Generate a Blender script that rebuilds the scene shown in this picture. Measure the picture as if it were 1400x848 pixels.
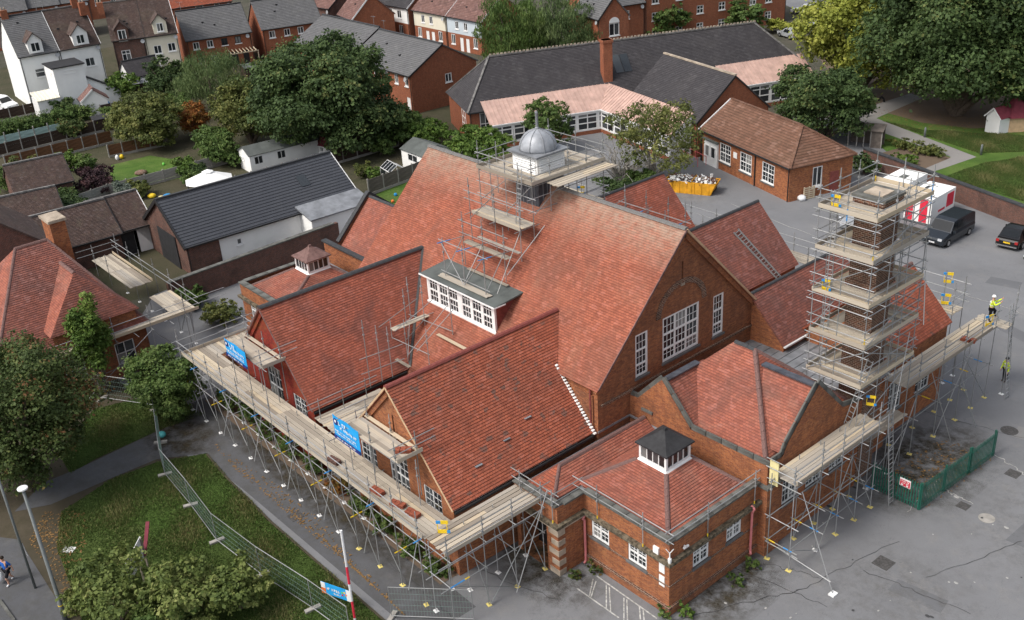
import bpy, math, random
import numpy as np
from mathutils import Vector, Matrix
from mathutils.geometry import tessellate_polygon
for _o in list(bpy.data.objects): bpy.data.objects.remove(_o)
random.seed(7); RNG = np.random.default_rng(7)
scene = bpy.context.scene
COL = scene.collection
R = math.radians
# ------------------------------------------------------------------ camera
CF, CYAW, CPIT, CROLL = 1430.24, 2.458238, 0.461661, 0.066310
CPOS = Vector((25.587, -29.298, 36.0))
_f = Vector((math.cos(CYAW)*math.cos(CPIT), math.sin(CYAW)*math.cos(CPIT), -math.sin(CPIT)))
_r0 = Vector((math.sin(CYAW), -math.cos(CYAW), 0)); _d0 = _f.cross(_r0)
CR = _r0*math.cos(CROLL) + _d0*math.sin(CROLL); CD = _f.cross(CR); CFW = _f
cam_d = bpy.data.cameras.new('camera'); cam = bpy.data.objects.new('camera', cam_d); COL.objects.link(cam)
cam_d.sensor_width = 36; cam_d.lens = CF/1400*36; cam_d.clip_end = 3000; cam_d.clip_start = 0.5
cam.matrix_world = Matrix(((CR.x, -CD.x, -_f.x, CPOS.x), (CR.y, -CD.y, -_f.y, CPOS.y), (CR.z, -CD.z, -_f.z, CPOS.z), (0, 0, 0, 1)))
scene.camera = cam
# ------------------------------------------------------------------ world, sun, exposure
SUN_EL, SUN_AZ = R(52), R(-100)      # azimuth of the sun seen from the scene, in the XY plane
world = bpy.data.worlds.new('World'); scene.world = world; world.use_nodes = True
wn = world.node_tree.nodes; wl = world.node_tree.links
sky = wn.new('ShaderNodeTexSky'); sky.sky_type = 'NISHITA'; sky.sun_disc = False
sky.sun_elevation = SUN_EL; sky.sun_rotation = math.pi/2 - SUN_AZ; sky.dust_density = 4.0; sky.air_density = 1.0; sky.ozone_density = 0.6
hs = wn.new('ShaderNodeHueSaturation'); hs.inputs['Saturation'].default_value = 0.45
wl.new(sky.outputs[0], hs.inputs['Color']); wl.new(hs.outputs[0], wn['Background'].inputs['Color'])
wn['Background'].inputs['Strength'].default_value = 0.135
sun_d = bpy.data.lights.new('sun', 'SUN'); sun_d.energy = 1.35; sun_d.angle = R(16); sun_d.color = (1, 0.95, 0.88)
sun = bpy.data.objects.new('sun', sun_d); COL.objects.link(sun); sun.location = (0, 0, 80)
_sd = Vector((math.cos(SUN_AZ)*math.cos(SUN_EL), math.sin(SUN_AZ)*math.cos(SUN_EL), math.sin(SUN_EL)))
sun.rotation_euler = _sd.to_track_quat('Z', 'Y').to_euler()
vs = scene.view_settings; vs.view_transform = 'Standard'; vs.look = 'None'; vs.exposure = 0.66; vs.gamma = 1.0; vs.use_curve_mapping = False
# ------------------------------------------------------------------ picture point -> place
def G(u, v, z=0.0, x=None, y=None):
    D = CR*(u-700) + CD*(v-424) + CFW*CF
    if x is not None: s = (x-CPOS.x)/D.x
    elif y is not None: s = (y-CPOS.y)/D.y
    else: s = (z-CPOS.z)/D.z
    return CPOS + D*s
def topz(p, v):
    """height above p at which a vertical line through p passes picture row v"""
    lo, hi = -5.0, 60.0
    for _ in range(50):
        m = (lo+hi)/2; q = Vector((p[0], p[1], m)) - CPOS
        if 424 + CF*q.dot(CD)/q.dot(CFW) > v: lo = m
        else: hi = m
    return m
# ------------------------------------------------------------------ mesh helpers
def auto_uv(me, over=None):
    uv = me.uv_layers.new(name='UVMap'); n = len(me.loops)
    co = np.empty(len(me.vertices)*3); me.vertices.foreach_get('co', co); co = co.reshape(-1, 3)
    li = np.empty(n, dtype=np.int32); me.loops.foreach_get('vertex_index', li)
    nn = np.empty(len(me.polygons)*3); me.polygons.foreach_get('normal', nn); nn = nn.reshape(-1, 3)
    
    if over:
        for k, v in over.items(): nn[k] = v
    lt = np.empty(len(me.polygons), dtype=np.int32); me.polygons.foreach_get('loop_total', lt)
    fn = np.repeat(nn, lt, axis=0)
    h = np.hypot(fn[:, 0], fn[:, 1]); flat = h < 0.12; h[flat] = 1
    U = np.stack([-fn[:, 1]/h, fn[:, 0]/h, np.zeros(n)], 1); U[flat] = (1, 0, 0)
    V = np.cross(fn, U); P = co[li]
    out = np.empty((n, 2)); out[:, 0] = (P*U).sum(1); out[:, 1] = (P*V).sum(1)
    uv.data.foreach_set('uv', out.ravel())
def link(o, parent=None):
    COL.objects.link(o)
    if parent is not None: o.parent = parent
    return o
class MB:
    def __init__(s): s.v = []; s.f = []; s.over = {}
    def add(s, vs, fs):
        n = len(s.v); s.v += [tuple(p) for p in vs]; s.f += [tuple(i+n for i in f) for f in fs]; return s
    def box(s, x0, y0, z0, x1, y1, z1):
        if x0 > x1: x0, x1 = x1, x0
        if y0 > y1: y0, y1 = y1, y0
        if z0 > z1: z0, z1 = z1, z0
        return s.add([(x0,y0,z0),(x1,y0,z0),(x1,y1,z0),(x0,y1,z0),(x0,y0,z1),(x1,y0,z1),(x1,y1,z1),(x0,y1,z1)],
                     [(0,3,2,1),(4,5,6,7),(0,1,5,4),(1,2,6,5),(2,3,7,6),(3,0,4,7)])
    def bar(s, p, q, w, h, up=(0,0,1)):
        p = Vector(p); q = Vector(q); d = (q-p).normalized(); u = Vector(up)
        a = d.cross(u)
        if a.length < 1e-4: a = d.cross(Vector((0,1,0)))
        a.normalize(); b = a.cross(d); a *= w/2; b *= h/2
        vs = [p-a-b, p+a-b, p+a+b, p-a+b, q-a-b, q+a-b, q+a+b, q-a+b]
        return s.add(vs, [(0,1,2,3),(7,6,5,4),(0,4,5,1),(1,5,6,2),(2,6,7,3),(3,7,4,0)])
    def tube(s, p, q, r, n=6, r2=None, cap=True):
        p = Vector(p); q = Vector(q); d = (q-p).normalized(); r2 = r if r2 is None else r2
        a = d.orthogonal().normalized(); b = d.cross(a); vs = []
        for c, rr in ((p, r), (q, r2)):
            for k in range(n):
                t = 2*math.pi*k/n; vs.append(c + (a*math.cos(t) + b*math.sin(t))*rr)
        fs = [(k, (k+1) % n, n+(k+1) % n, n+k) for k in range(n)]
        if cap: fs += [tuple(range(n-1, -1, -1)), tuple(range(n, 2*n))]
        return s.add(vs, fs)
    def path(s, pts, r, n=6):
        for a, b in zip(pts, pts[1:]): s.tube(a, b, r, n)
        return s
    def prism(s, poly, d):
        """planar polygon (3-D points) extruded by vector d"""
        n = len(poly); d = Vector(d); P = [Vector(p) for p in poly]
        nrm = Vector((0, 0, 0))
        for i in range(n): nrm += P[i].cross(P[(i+1) % n])
        if nrm.dot(d) > 0: P.reverse()
        vs = P + [p+d for p in P]
        return s.add(vs, [tuple(range(n)), tuple(range(2*n-1, n-1, -1))] + [(i, n+i, n+(i+1) % n, (i+1) % n) for i in range(n)])
    def slab(s, poly, t):
        """planar polygon given thickness t below/behind its face"""
        P = [Vector(p) for p in poly]; n = Vector((0, 0, 0))
        for i in range(len(P)): n += P[i].cross(P[(i+1) % len(P)])
        n.normalize()
        if n.z < 0: n = -n
        return s.prism(P, -n*t)
    def lathe(s, c, prof, n=12, ax=None):
        vs = []; c = Vector(c)
        for r, z in prof:
            for k in range(n):
                t = 2*math.pi*k/n; vs.append((c.x+r*math.cos(t), c.y+r*math.sin(t), c.z+z))
        fs = []
        for j in range(len(prof)-1):
            for k in range(n): fs.append((j*n+k, j*n+(k+1) % n, (j+1)*n+(k+1) % n, (j+1)*n+k))
        fs += [tuple(range(n-1, -1, -1)), tuple(range((len(prof)-1)*n, len(prof)*n))]
        return s.add(vs, fs)
    def courses(s, poly, gauge=0.11, t=0.022, under=0.12):
        """a tiled slope: every course a strip that overlaps the one below, on a solid slab"""
        s.slab(poly, under)
        P = [Vector(p) for p in poly]; n = Vector((0, 0, 0))
        for i in range(len(P)): n += P[i].cross(P[(i+1) % len(P)])
        n.normalize()
        if n.z < 0: n = -n; P.reverse()
        u = Vector((-n.y, n.x, 0)).normalized(); v = n.cross(u); o = P[0]
        Q = [((p-o).dot(u), (p-o).dot(v)) for p in P]
        v0 = min(q[1] for q in Q); v1 = max(q[1] for q in Q); k = 0; va = o.dot(v); v0 = math.floor((v0+va)/gauge)*gauge-va
        while v0 + k*gauge < v1 - 0.02:
            a = v0+k*gauge; b = min(a+gauge, v1); C = Q
            for lim, sg in ((a, 1), (b, -1)):
                out = []
                for i in range(len(C)):
                    p, q = C[i], C[(i+1) % len(C)]; ip = sg*(p[1]-lim) >= -1e-9; iq = sg*(q[1]-lim) >= -1e-9
                    if ip: out.append(p)
                    if ip != iq:
                        w = (lim-p[1])/(q[1]-p[1]); out.append((p[0]+w*(q[0]-p[0]), lim))
                C = out
                if len(C) < 3: break
            if len(C) >= 3:
                up = [o + u*x + v*y + n*(t*(1-(y-a)/gauge)+0.004) for x, y in C]; m = len(C)
                lo = [o + u*x + v*y + n*0.002 for x, y in C]
                fs = [tuple(range(m))] + [(i, m+i, m+(i+1) % m, (i+1) % m) for i in range(m)]
                s.over[len(s.f)] = tuple(n); s.add(up+lo, fs)
            k += 1
        return s
    def build(s, name, mat, parent=None, smooth=False, uv=True):
        me = bpy.data.meshes.new(name); me.from_pydata(s.v, [], s.f)
        if uv: auto_uv(me, s.over)
        me.materials.append(mat if not isinstance(mat, str) else M[mat])
        if smooth: me.polygons.foreach_set('use_smooth', [True]*len(me.polygons))
        o = bpy.data.objects.new(name, me); return link(o, parent)
def thing(name, label, cat, loc=(0,0,0), rotz=0.0, group=None):
    o = bpy.data.objects.new(name, None); o.location = loc; o.rotation_euler = (0,0,rotz); o.empty_display_size = 0.3
    COL.objects.link(o); return tag(o, label, cat, group)
def tag(o, label=None, cat=None, group=None, kind=None):
    if label: o['label'] = label
    if cat: o['category'] = cat
    if group: o['group'] = group
    if kind: o['kind'] = kind
    return o
def structure(o): o['kind'] = 'structure'; return o
def frame(loc, rz):
    """world -> local of a thing at loc turned by rz"""
    c, s = math.cos(-rz), math.sin(-rz)
    def f(p):
        x, y = p[0]-loc[0], p[1]-loc[1]; return Vector((x*c-y*s, x*s+y*c, p[2]-loc[2]))
    return f
_unit = {}
def unit_mesh(kind, mat):
    k = (kind, mat)
    if k not in _unit:
        b = MB()
        if kind == 'tube': b.tube((0,0,0), (0,0,1), 0.0255, 6)
        elif kind == 'box': b.box(-.5,-.5,0,.5,.5,1)
        elif kind == 'plate':
            b.box(-.14,-.11,0,.14,.11,.035); b.box(-.075,-.075,.035,.075,.075,.045); b.tube((0,0,.045),(0,0,.22),.019,6)
        me = bpy.data.meshes.new(kind); me.from_pydata(b.v, [], b.f); auto_uv(me); me.materials.append(M[mat]); _unit[k] = me
    return _unit[k]
def rod(name, p, q, parent, mat='galv', inv=None, th=1.0):
    o = bpy.data.objects.new(name, unit_mesh('tube', mat)); p = Vector(p); q = Vector(q); d = q-p
    o.rotation_mode = 'QUATERNION'; o.rotation_quaternion = d.to_track_quat('Z', 'Y'); o.scale = (th, th, d.length); o.location = p
    return link(o, parent)
def plank(name, p, q, w, h, parent, mat, up=(0,0,1)):
    """a box bar between two points sharing one mesh"""
    o = bpy.data.objects.new(name, unit_mesh('box', mat)); p = Vector(p); q = Vector(q); d = q-p
    z = d.normalized(); x = Vector(up).cross(z)
    if x.length < 1e-4: x = Vector((1, 0, 0))
    x.normalize(); y = z.cross(x); L = d.length
    o.matrix_basis = Matrix(((x.x*w, y.x*h, z.x*L, p.x), (x.y*w, y.y*h, z.y*L, p.y), (x.z*w, y.z*h, z.z*L, p.z), (0,0,0,1)))
    return link(o, parent)
# ------------------------------------------------------------------ materials
M = {}; GA = {}
class NT:
    def __init__(s, name):
        s.m = bpy.data.materials.new(name); s.m.use_nodes = True; s.n = s.m.node_tree.nodes; s.l = s.m.node_tree.links
        s.b = s.n['Principled BSDF']; M[name] = s.m
    def new(s, t, **kw):
        x = s.n.new(t)
        for k, v in kw.items(): setattr(x, k, v)
        return x
    def coord(s, kind='Object', scale=1.0, vec=None):
        tc = s.new('ShaderNodeTexCoord')
        if scale == 1.0: return tc.outputs[kind]
        mp = s.new('ShaderNodeMapping'); sc = (scale,)*3 if not isinstance(scale, tuple) else scale
        mp.inputs['Scale'].default_value = sc; s.l.new(tc.outputs[kind], mp.inputs['Vector']); return mp.outputs[0]
    def noise(s, scale, detail=4, rough=0.6, kind='Object', stretch=None, dist=0.0):
        x = s.new('ShaderNodeTexNoise'); x.inputs['Scale'].default_value = scale; x.inputs['Detail'].default_value = detail
        x.inputs['Roughness'].default_value = rough; x.inputs['Distortion'].default_value = dist
        s.l.new(s.coord(kind, stretch or 1.0), x.inputs['Vector']); return x.outputs['Fac']
    def ramp(s, fac, stops):
        x = s.new('ShaderNodeValToRGB'); e = x.color_ramp.elements
        while len(e) < len(stops): e.new(0.5)
        for k, (p, c) in enumerate(stops):
            e[k].position = p; c = c if isinstance(c, tuple) else (c, c, c); e[k].color = (*c, 1)
        s.l.new(fac, x.inputs[0]); return x.outputs['Color']
    def mix(s, fac, a, b, mode='MIX'):
        x = s.new('ShaderNodeMix', data_type='RGBA', blend_type=mode)
        for k, v in ((0, fac), (6, a), (7, b)):
            if isinstance(v, bpy.types.NodeSocket): s.l.new(v, x.inputs[k])
            else: x.inputs[k].default_value = v if k == 0 else (*v, 1)
        return x.outputs[2]
    def bump(s, h, strength=0.5, dist=0.02, inv=False):
        x = s.new('ShaderNodeBump'); x.inputs['Strength'].default_value = strength; x.inputs['Distance'].default_value = dist; x.invert = inv
        s.l.new(h, x.inputs['Height']); s.l.new(x.outputs[0], s.b.inputs['Normal'])
    def out(s, color=None, rough=0.8, spec=0.3, metal=0.0):
        if color is not None:
            if isinstance(color, bpy.types.NodeSocket): s.l.new(color, s.b.inputs['Base Color'])
            else: s.b.inputs['Base Color'].default_value = (*color, 1)
        if isinstance(rough, bpy.types.NodeSocket): s.l.new(rough, s.b.inputs['Roughness'])
        else: s.b.inputs['Roughness'].default_value = rough
        s.b.inputs['Specular IOR Level'].default_value = spec; s.b.inputs['Metallic'].default_value = metal
        return s.m
def m_plain(name, c, rough=0.7, spec=0.3, metal=0.0, var=0.12, scale=3.0):
    t = NT(name); f = t.noise(scale, 5); lo = tuple(x*(1-var) for x in c); hi = tuple(min(1, x*(1+var)) for x in c)
    return t.out(t.ramp(f, [(0.3, lo), (0.7, hi)]), rough, spec, metal)
def bricknode(t, w, h, c1, c2, mortar, ms=0.01, bias=0.0, off=0.5):
    x = t.new('ShaderNodeTexBrick'); x.offset = off; x.inputs['Scale'].default_value = 1.0
    x.inputs['Brick Width'].default_value = w; x.inputs['Row Height'].default_value = h; x.inputs['Mortar Size'].default_value = ms
    x.inputs['Bias'].default_value = bias; x.inputs['Mortar Smooth'].default_value = 0.3
    x.inputs['Color1'].default_value = (*c1, 1); x.inputs['Color2'].default_value = (*c2, 1); x.inputs['Mortar'].default_value = (*mortar, 1)
    t.l.new(t.coord('UV'), x.inputs['Vector']); return x
def m_brick(name, c1, c2, mortar=(0.25,0.19,0.15), stain=(0.10,0.055,0.04), amt=0.5, pale=None, w=.23, h=.078, ms=.008):
    t = NT(name); b = bricknode(t, w, h, c1, c2, mortar, ms)
    n1 = t.noise(0.55, 6, 0.7); n2 = t.noise(9.0, 4, 0.7)
    c = t.mix(t.ramp(n1, [(0.48, 0.0), (0.72, amt)]), b.outputs['Color'], stain)
    if pale: c = t.mix(t.ramp(t.noise(1.3, 5, 0.75), [(0.56, 0.0), (0.75, 0.7)]), c, pale)
    c = t.mix(0.45, c, t.ramp(n2, [(0.3, 0.25), (0.7, 1.0)]), 'MULTIPLY'); c = t.mix(0.35, c, t.ramp(t.noise(2.6, 6, 0.75, 'Object', (1.0,1.0,.45)), [(0.32, 0.35), (0.62, 1.0)]), 'MULTIPLY')
    t.bump(b.outputs['Fac'], 0.5, 0.01, True); return t.out(c, 0.9, 0.2)
def m_tile(name, c1, c2, gap, patch=(0.09,0.075,0.065), patch_amt=0.5, lichen=None, w=0.19, g=0.16, streak=0.4, spots=0.0, vary=1.0, crest=None):
    GA[name] = g; t = NT(name); b = bricknode(t, w, g, c1, c2, tuple(.45*x+.55*y for x, y in zip(gap, c2)), 0.009, 0.0)
    big = t.noise(0.35, 6, 0.65, dist=0.6)
    c = t.mix(t.ramp(big, [(0.47, 0.0), (0.68, patch_amt)]), b.outputs['Color'], patch)
    st = t.noise(1.6, 5, 0.7, 'UV', (1.0, 0.16, 1.0))
    c = t.mix(t.ramp(st, [(0.5, 0.0), (0.75, streak)]), c, tuple(x*0.45 for x in c1))
    vor = t.new('ShaderNodeTexVoronoi'); vor.inputs['Scale'].default_value = 1.0
    t.l.new(t.coord('UV', (1/w/1.5, 1/g/1.3, 1.0)), vor.inputs['Vector'])
    sep = t.new('ShaderNodeSeparateColor'); t.l.new(vor.outputs['Color'], sep.inputs[0])
    c = t.mix(t.ramp(sep.outputs[0], [(0.15, 0.35*vary), (0.5, 0.0)]), c, tuple(x*0.4 for x in c1))
    c = t.mix(t.ramp(sep.outputs[1], [(0.8, 0.0), (0.97, 0.45*vary)]), c, tuple(min(1, x*1.5+0.05) for x in c2))
    if spots:
        sp = t.mix(1.0, t.ramp(sep.outputs[2], [(0.84, 0.0), (0.88, 1.0)]), t.ramp(t.noise(1.1, 3), [(0.46, 0.0), (0.56, 1.0)]), 'MULTIPLY')
        c = t.mix(t.mix(1.0, sp, (spots,)*3, 'MULTIPLY'), c, (0.085, 0.082, 0.072))
    sv = t.new('ShaderNodeSeparateXYZ'); t.l.new(t.coord('UV'), sv.inputs[0]); dv_ = t.new('ShaderNodeMath', operation='DIVIDE'); dv_.inputs[1].default_value = g; t.l.new(sv.outputs[1], dv_.inputs[0]); fr_ = t.new('ShaderNodeMath', operation='FRACT'); t.l.new(dv_.outputs[0], fr_.inputs[0])
    c = t.mix(t.ramp(fr_.outputs[0], [(0.0, 0.75), (0.1, 0.6), (0.2, 0.0), (1.0, 0.1)]), c, gap)   # dark joint with the row shadow painted in under the butt of every course
    if lichen:
        c = t.mix(t.ramp(t.noise(0.5, 8, 0.78, dist=0.4), [(0.5, 0.0), (0.72, lichen[3])]), c, lichen[:3])
    if crest:   # pale lichen that has settled on the top courses under the ridge
        sx = t.new('ShaderNodeSeparateXYZ'); t.l.new(t.coord(), sx.inputs[0]); mr = t.new('ShaderNodeMapRange'); mr.inputs['From Min'].default_value = crest[0]; mr.inputs['From Max'].default_value = crest[1]; t.l.new(sx.outputs[2], mr.inputs[0])
        f = t.mix(1.0, mr.outputs[0], t.ramp(t.noise(2.2, 8, 0.8), [(0.3, 0.0), (0.62, 1.0)]), 'MULTIPLY'); c = t.mix(t.mix(1.0, f, (0.75,)*3, 'MULTIPLY'), c, crest[2])
    t.bump(b.outputs['Fac'], 0.35, 0.015, True); return t.out(c, 0.88, 0.22)
m_brick('brick', (0.50,0.175,0.065), (0.27,0.085,0.042), (0.36,0.22,0.14), amt=0.5, pale=(0.58,0.27,0.12))
m_brick('brick_dark', (0.43,0.16,0.07), (0.24,0.09,0.05), (0.28,0.17,0.11), amt=0.4, pale=(0.44,0.21,0.10))
m_brick('brick_red', (0.34,0.035,0.025), (0.22,0.03,0.025), (0.15,0.04,0.03), (0.28,0.10,0.03), 0.8)
m_brick('brick_chimney', (0.23,0.095,0.055), (0.10,0.055,0.042), (0.44,0.35,0.27), (0.04,0.03,0.025), 0.5, w=.26, h=.105, ms=.014)
m_brick('brick_wall', (0.20,0.085,0.06), (0.13,0.065,0.055), (0.24,0.20,0.17), (0.06,0.045,0.04), 0.7)
m_brick('brick_house', (0.41,0.125,0.06), (0.31,0.095,0.05), (0.33,0.2,0.13), (0.2,0.08,0.05), 0.3)
m_tile('tile_hall', (0.375,0.12,0.07), (0.265,0.083,0.052), (0.10,0.036,0.026), (0.17,0.08,0.058), 0.65, (0.36,0.235,0.16,0.2), vary=.8, g=.145, crest=(12.2,14.3,(0.36,0.31,0.24)))
m_tile('tile_wing', (0.39,0.112,0.062), (0.275,0.08,0.047), (0.085,0.028,0.02), (0.17,0.07,0.05), 0.55, spots=0.6, streak=.25, vary=.8)
m_tile('tile_red', (0.38,0.115,0.07), (0.27,0.085,0.056), (0.085,0.03,0.024), (0.125,0.065,0.058), 0.65, vary=.85)
m_tile('tile_brown', (0.29,0.105,0.075), (0.19,0.075,0.06), (0.07,0.035,0.03), (0.115,0.07,0.065), 0.7)
m_tile('tile_pink', (0.365,0.122,0.078), (0.255,0.085,0.06), (0.085,0.036,0.03), (0.12,0.07,0.06), 0.7, (0.34,0.23,0.175,0.25), vary=.85, g=.15)
m_tile('tile_old', (0.115,0.075,0.062), (0.075,0.052,0.048), (0.03,0.025,0.022), (0.06,0.05,0.045), 0.6, (0.16,0.15,0.10,0.3), g=0.15)
m_tile('tile_street', (0.21,0.115,0.095), (0.16,0.09,0.08), (0.07,0.045,0.04), (0.09,0.06,0.055), 0.5, w=0.3, g=0.3)
m_tile('tile_slate', (0.135,0.135,0.138), (0.118,0.118,0.122), (0.06,0.06,0.063), (0.16,0.158,0.15), 0.35, w=0.3, g=0.3, streak=0.15, vary=.45)
m_tile('tile_dark', (0.058,0.054,0.058), (0.05,0.047,0.051), (0.025,0.024,0.025), (0.08,0.074,0.075), 0.5, (0.12,0.112,0.112,0.22), w=0.3, g=0.2, vary=.5)
m_tile('tile_black', (0.058,0.063,0.074), (0.054,0.059,0.07), (0.014,0.014,0.016), (0.07,0.074,0.082), 0.3, w=0.33, g=0.34, streak=0.1, vary=.12)
m_tile('tile_lodge', (0.19,0.097,0.064), (0.155,0.08,0.054), (0.08,0.05,0.035), (0.12,0.075,0.05), 0.45, w=0.3, g=0.3)
def m_galv():
    t = NT('galv'); f = t.noise(2.5, 5); inf = t.new('ShaderNodeObjectInfo')
    c = t.ramp(f, [(0.3, (0.27,0.275,0.28)), (0.72, (0.44,0.445,0.45))])
    c = t.mix(t.ramp(inf.outputs['Random'], [(0.1, 0.0), (0.9, 0.75)]), c, (0.20,0.21,0.205)); t.out(c, 0.5, 0.5, 0.35)
m_galv()
def m_board():
    t = NT('board'); inf = t.new('ShaderNodeObjectInfo')
    c = t.ramp(inf.outputs['Random'], [(0.0, (0.28,0.24,0.195)), (0.35, (0.43,0.38,0.31)), (0.7, (0.52,0.455,0.36)), (1.0, (0.37,0.34,0.30))])
    g = t.noise(1.0, 6, 0.7, 'Object', (9.0, 9.0, 0.8)); c = t.mix(0.5, c, t.ramp(g, [(0.3, 0.5), (0.7, 1.0)]), 'MULTIPLY')
    t.out(c, 0.9, 0.15)
    t = NT('board_new'); inf = t.new('ShaderNodeObjectInfo')
    c = t.ramp(inf.outputs['Random'], [(0.0, (0.46,0.38,0.27)), (1.0, (0.53,0.45,0.33))]); t.out(c, 0.85, 0.2)
m_board()
m_plain('white', (0.76,0.76,0.75), 0.45, 0.4, var=0.05); m_plain('white_wall', (0.80,0.80,0.78), 0.85, 0.2, var=0.06, scale=0.6)
m_plain('cream_wall', (0.68,0.64,0.52), 0.85, 0.2, var=0.06, scale=0.6); m_plain('blue_wall', (0.50,0.56,0.60), 0.85, 0.2, var=0.06, scale=0.6)
m_plain('lead', (0.21,0.22,0.235), 0.55, 0.5, 0.2, 0.35, 1.2); m_plain('lead_dark', (0.065,0.07,0.085), 0.5, 0.5, 0.1, 0.5, 2.5)
m_plain('felt_black', (0.028,0.028,0.030), 0.75, 0.3, var=0.3); m_plain('felt_grey', (0.095,0.105,0.10), 0.8, 0.3, var=0.25, scale=0.9)
m_plain('ridge_black', (0.045,0.047,0.05), 0.7, 0.3, var=0.35, scale=4); m_plain('ridge_red', (0.20,0.055,0.045), 0.7, 0.3, var=0.3, scale=5)
m_plain('ridge_grey', (0.15,0.145,0.14), 0.85, 0.2, var=0.5, scale=3); m_plain('ridge_brown', (0.16,0.095,0.085), 0.85, 0.2, var=0.35, scale=3)
m_plain('coping', (0.115,0.115,0.105), 0.9, 0.2, var=0.45, scale=1.4); m_plain('stone', (0.36,0.30,0.235), 0.9, 0.2, var=0.35, scale=1.5)
m_plain('mossy', (0.125,0.105,0.075), 0.95, 0.1, var=0.8, scale=5); m_plain('sill', (0.13,0.13,0.13), 0.85, 0.2, var=0.25)
m_plain('pink_pipe', (0.60,0.20,0.20), 0.5, 0.4, var=0.1); m_plain('black_iron', (0.02,0.02,0.021), 0.5, 0.4)
m_plain('timber', (0.52,0.36,0.22), 0.7, 0.3, var=0.15); m_plain('yellow', (0.75,0.52,0.02), 0.5, 0.4); m_plain('blue', (0.03,0.25,0.60), 0.5, 0.4)
m_plain('pale_yellow', (0.70,0.62,0.32), 0.6, 0.3); m_plain('plastic_yellow', (0.66,0.55,0.18), 0.6, 0.3)
def m_glass():
    t = NT('glass'); inf = t.new('ShaderNodeObjectInfo')
    c = t.ramp(inf.outputs['Random'], [(0.0, (0.010,0.012,0.014)), (0.55, (0.025,0.03,0.035)), (0.8, (0.07,0.078,0.082)), (1.0, (0.24,0.24,0.23))]); t.out(c, 0.08, 0.6)
m_glass()
# ------------------------------------------------------------------ walls with real openings, windows
def wall(name, mat, parent, o, ud, poly, holes=(), reveal=0.12, vd=(0,0,1)):
    """face in the plane o + u*ud + v*vd, outline poly [(u,v)], rectangular openings (u0,v0,u1,v1); outward is ud x vd"""
    o = Vector(o); ud = Vector(ud).normalized(); vd = Vector(vd); n = ud.cross(vd).normalized()
    rings = [[Vector((u, v, 0)) for u, v in poly]]
    for (a, b, c, d) in holes: rings.append([Vector((a,b,0)), Vector((a,d,0)), Vector((c,d,0)), Vector((c,b,0))])
    flat = [p for r in rings for p in r]; tri = tessellate_polygon(rings); mb = MB()
    P = [o + ud*p.x + vd*p.y for p in flat]; fs = []
    for t in tri:
        a, b, c = (P[i] for i in t); fs.append(t if (b-a).cross(c-a).dot(n) > 0 else (t[0], t[2], t[1]))
    mb.add(P, fs)
    for (a, b, c, d) in holes:
        q = [o + ud*x + vd*y for x, y in ((a,b),(c,b),(c,d),(a,d))]; w = [p - n*reveal for p in q]
        mb.add(q+w, [(i, (i+1) % 4, 4+(i+1) % 4, 4+i) for i in range(4)])
    return mb.build(name, mat, parent)
def window(parent, o, ud, u0, v0, u1, v1, cols=2, rows=2, bars=(0, 0), fw=0.07, depth=0.07, sill='sill', frame_mat='white', fan=None, name='window'):
    """frame with mullions and transoms (rows may be a list of fractions); a pane object for each light; bars are thin glazing bars per light"""
    o = Vector(o); ud = Vector(ud).normalized(); up = Vector((0,0,1)); n = ud.cross(up)
    def B(mb, a, b, c, d, y0, y1):
        p = [o + ud*u + up*v + n*y for y in (y0, y1) for u, v in ((a,b),(c,b),(c,d),(a,d))]
        mb.add(p, [(3,2,1,0),(4,5,6,7),(0,1,5,4),(1,2,6,5),(2,3,7,6),(3,0,4,7)])
    mb = MB(); y0, y1 = -depth-0.05, -depth+0.03
    B(mb, u0, v0, u0+fw, v1, y0, y1); B(mb, u1-fw, v0, u1, v1, y0, y1); B(mb, u0+fw, v0, u1-fw, v0+fw, y0, y1); B(mb, u0+fw, v1-fw, u1-fw, v1, y0, y1)
    us = [u0+fw + (u1-u0-2*fw)*k/cols for k in range(cols+1)]
    rf = [k/rows for k in range(rows+1)] if isinstance(rows, int) else [0]+list(rows)+[1]
    vs_ = [v0+fw + (v1-v0-2*fw)*k for k in rf]
    for u in us[1:-1]: B(mb, u-fw*.45, v0+fw, u+fw*.45, v1-fw, y0+.004, y1-.004)
    for v in vs_[1:-1]: B(mb, u0+fw, v-fw*.45, u1-fw, v+fw*.45, y0+.008, y1-.008)
    bw = 0.011 if (u1-u0) < 1.6 else 0.013
    for i in range(cols):
        for j in range(len(vs_)-1):
            for k in range(1, bars[0]+1):
                u = us[i] + (us[i+1]-us[i])*k/(bars[0]+1); B(mb, u-bw, vs_[j], u+bw, vs_[j+1], y0+.02, y1-.03)
            for k in range(1, bars[1]+1):
                v = vs_[j] + (vs_[j+1]-vs_[j])*k/(bars[1]+1); B(mb, us[i], v-bw, us[i+1], v+bw, y0+.022, y1-.032)
    w = mb.build(name, frame_mat, parent)
    for i in range(cols):
        for j in range(len(vs_)-1):
            g = MB(); B(g, us[i], vs_[j], us[i+1], vs_[j+1], y0+.005, y0+.028); g.build('pane', 'glass', w)
    if sill:
        g = MB(); B(g, u0-0.08, v0-0.13, u1+0.08, v0, -depth, 0.09); g.build('sill', sill, w)
    return w
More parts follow.
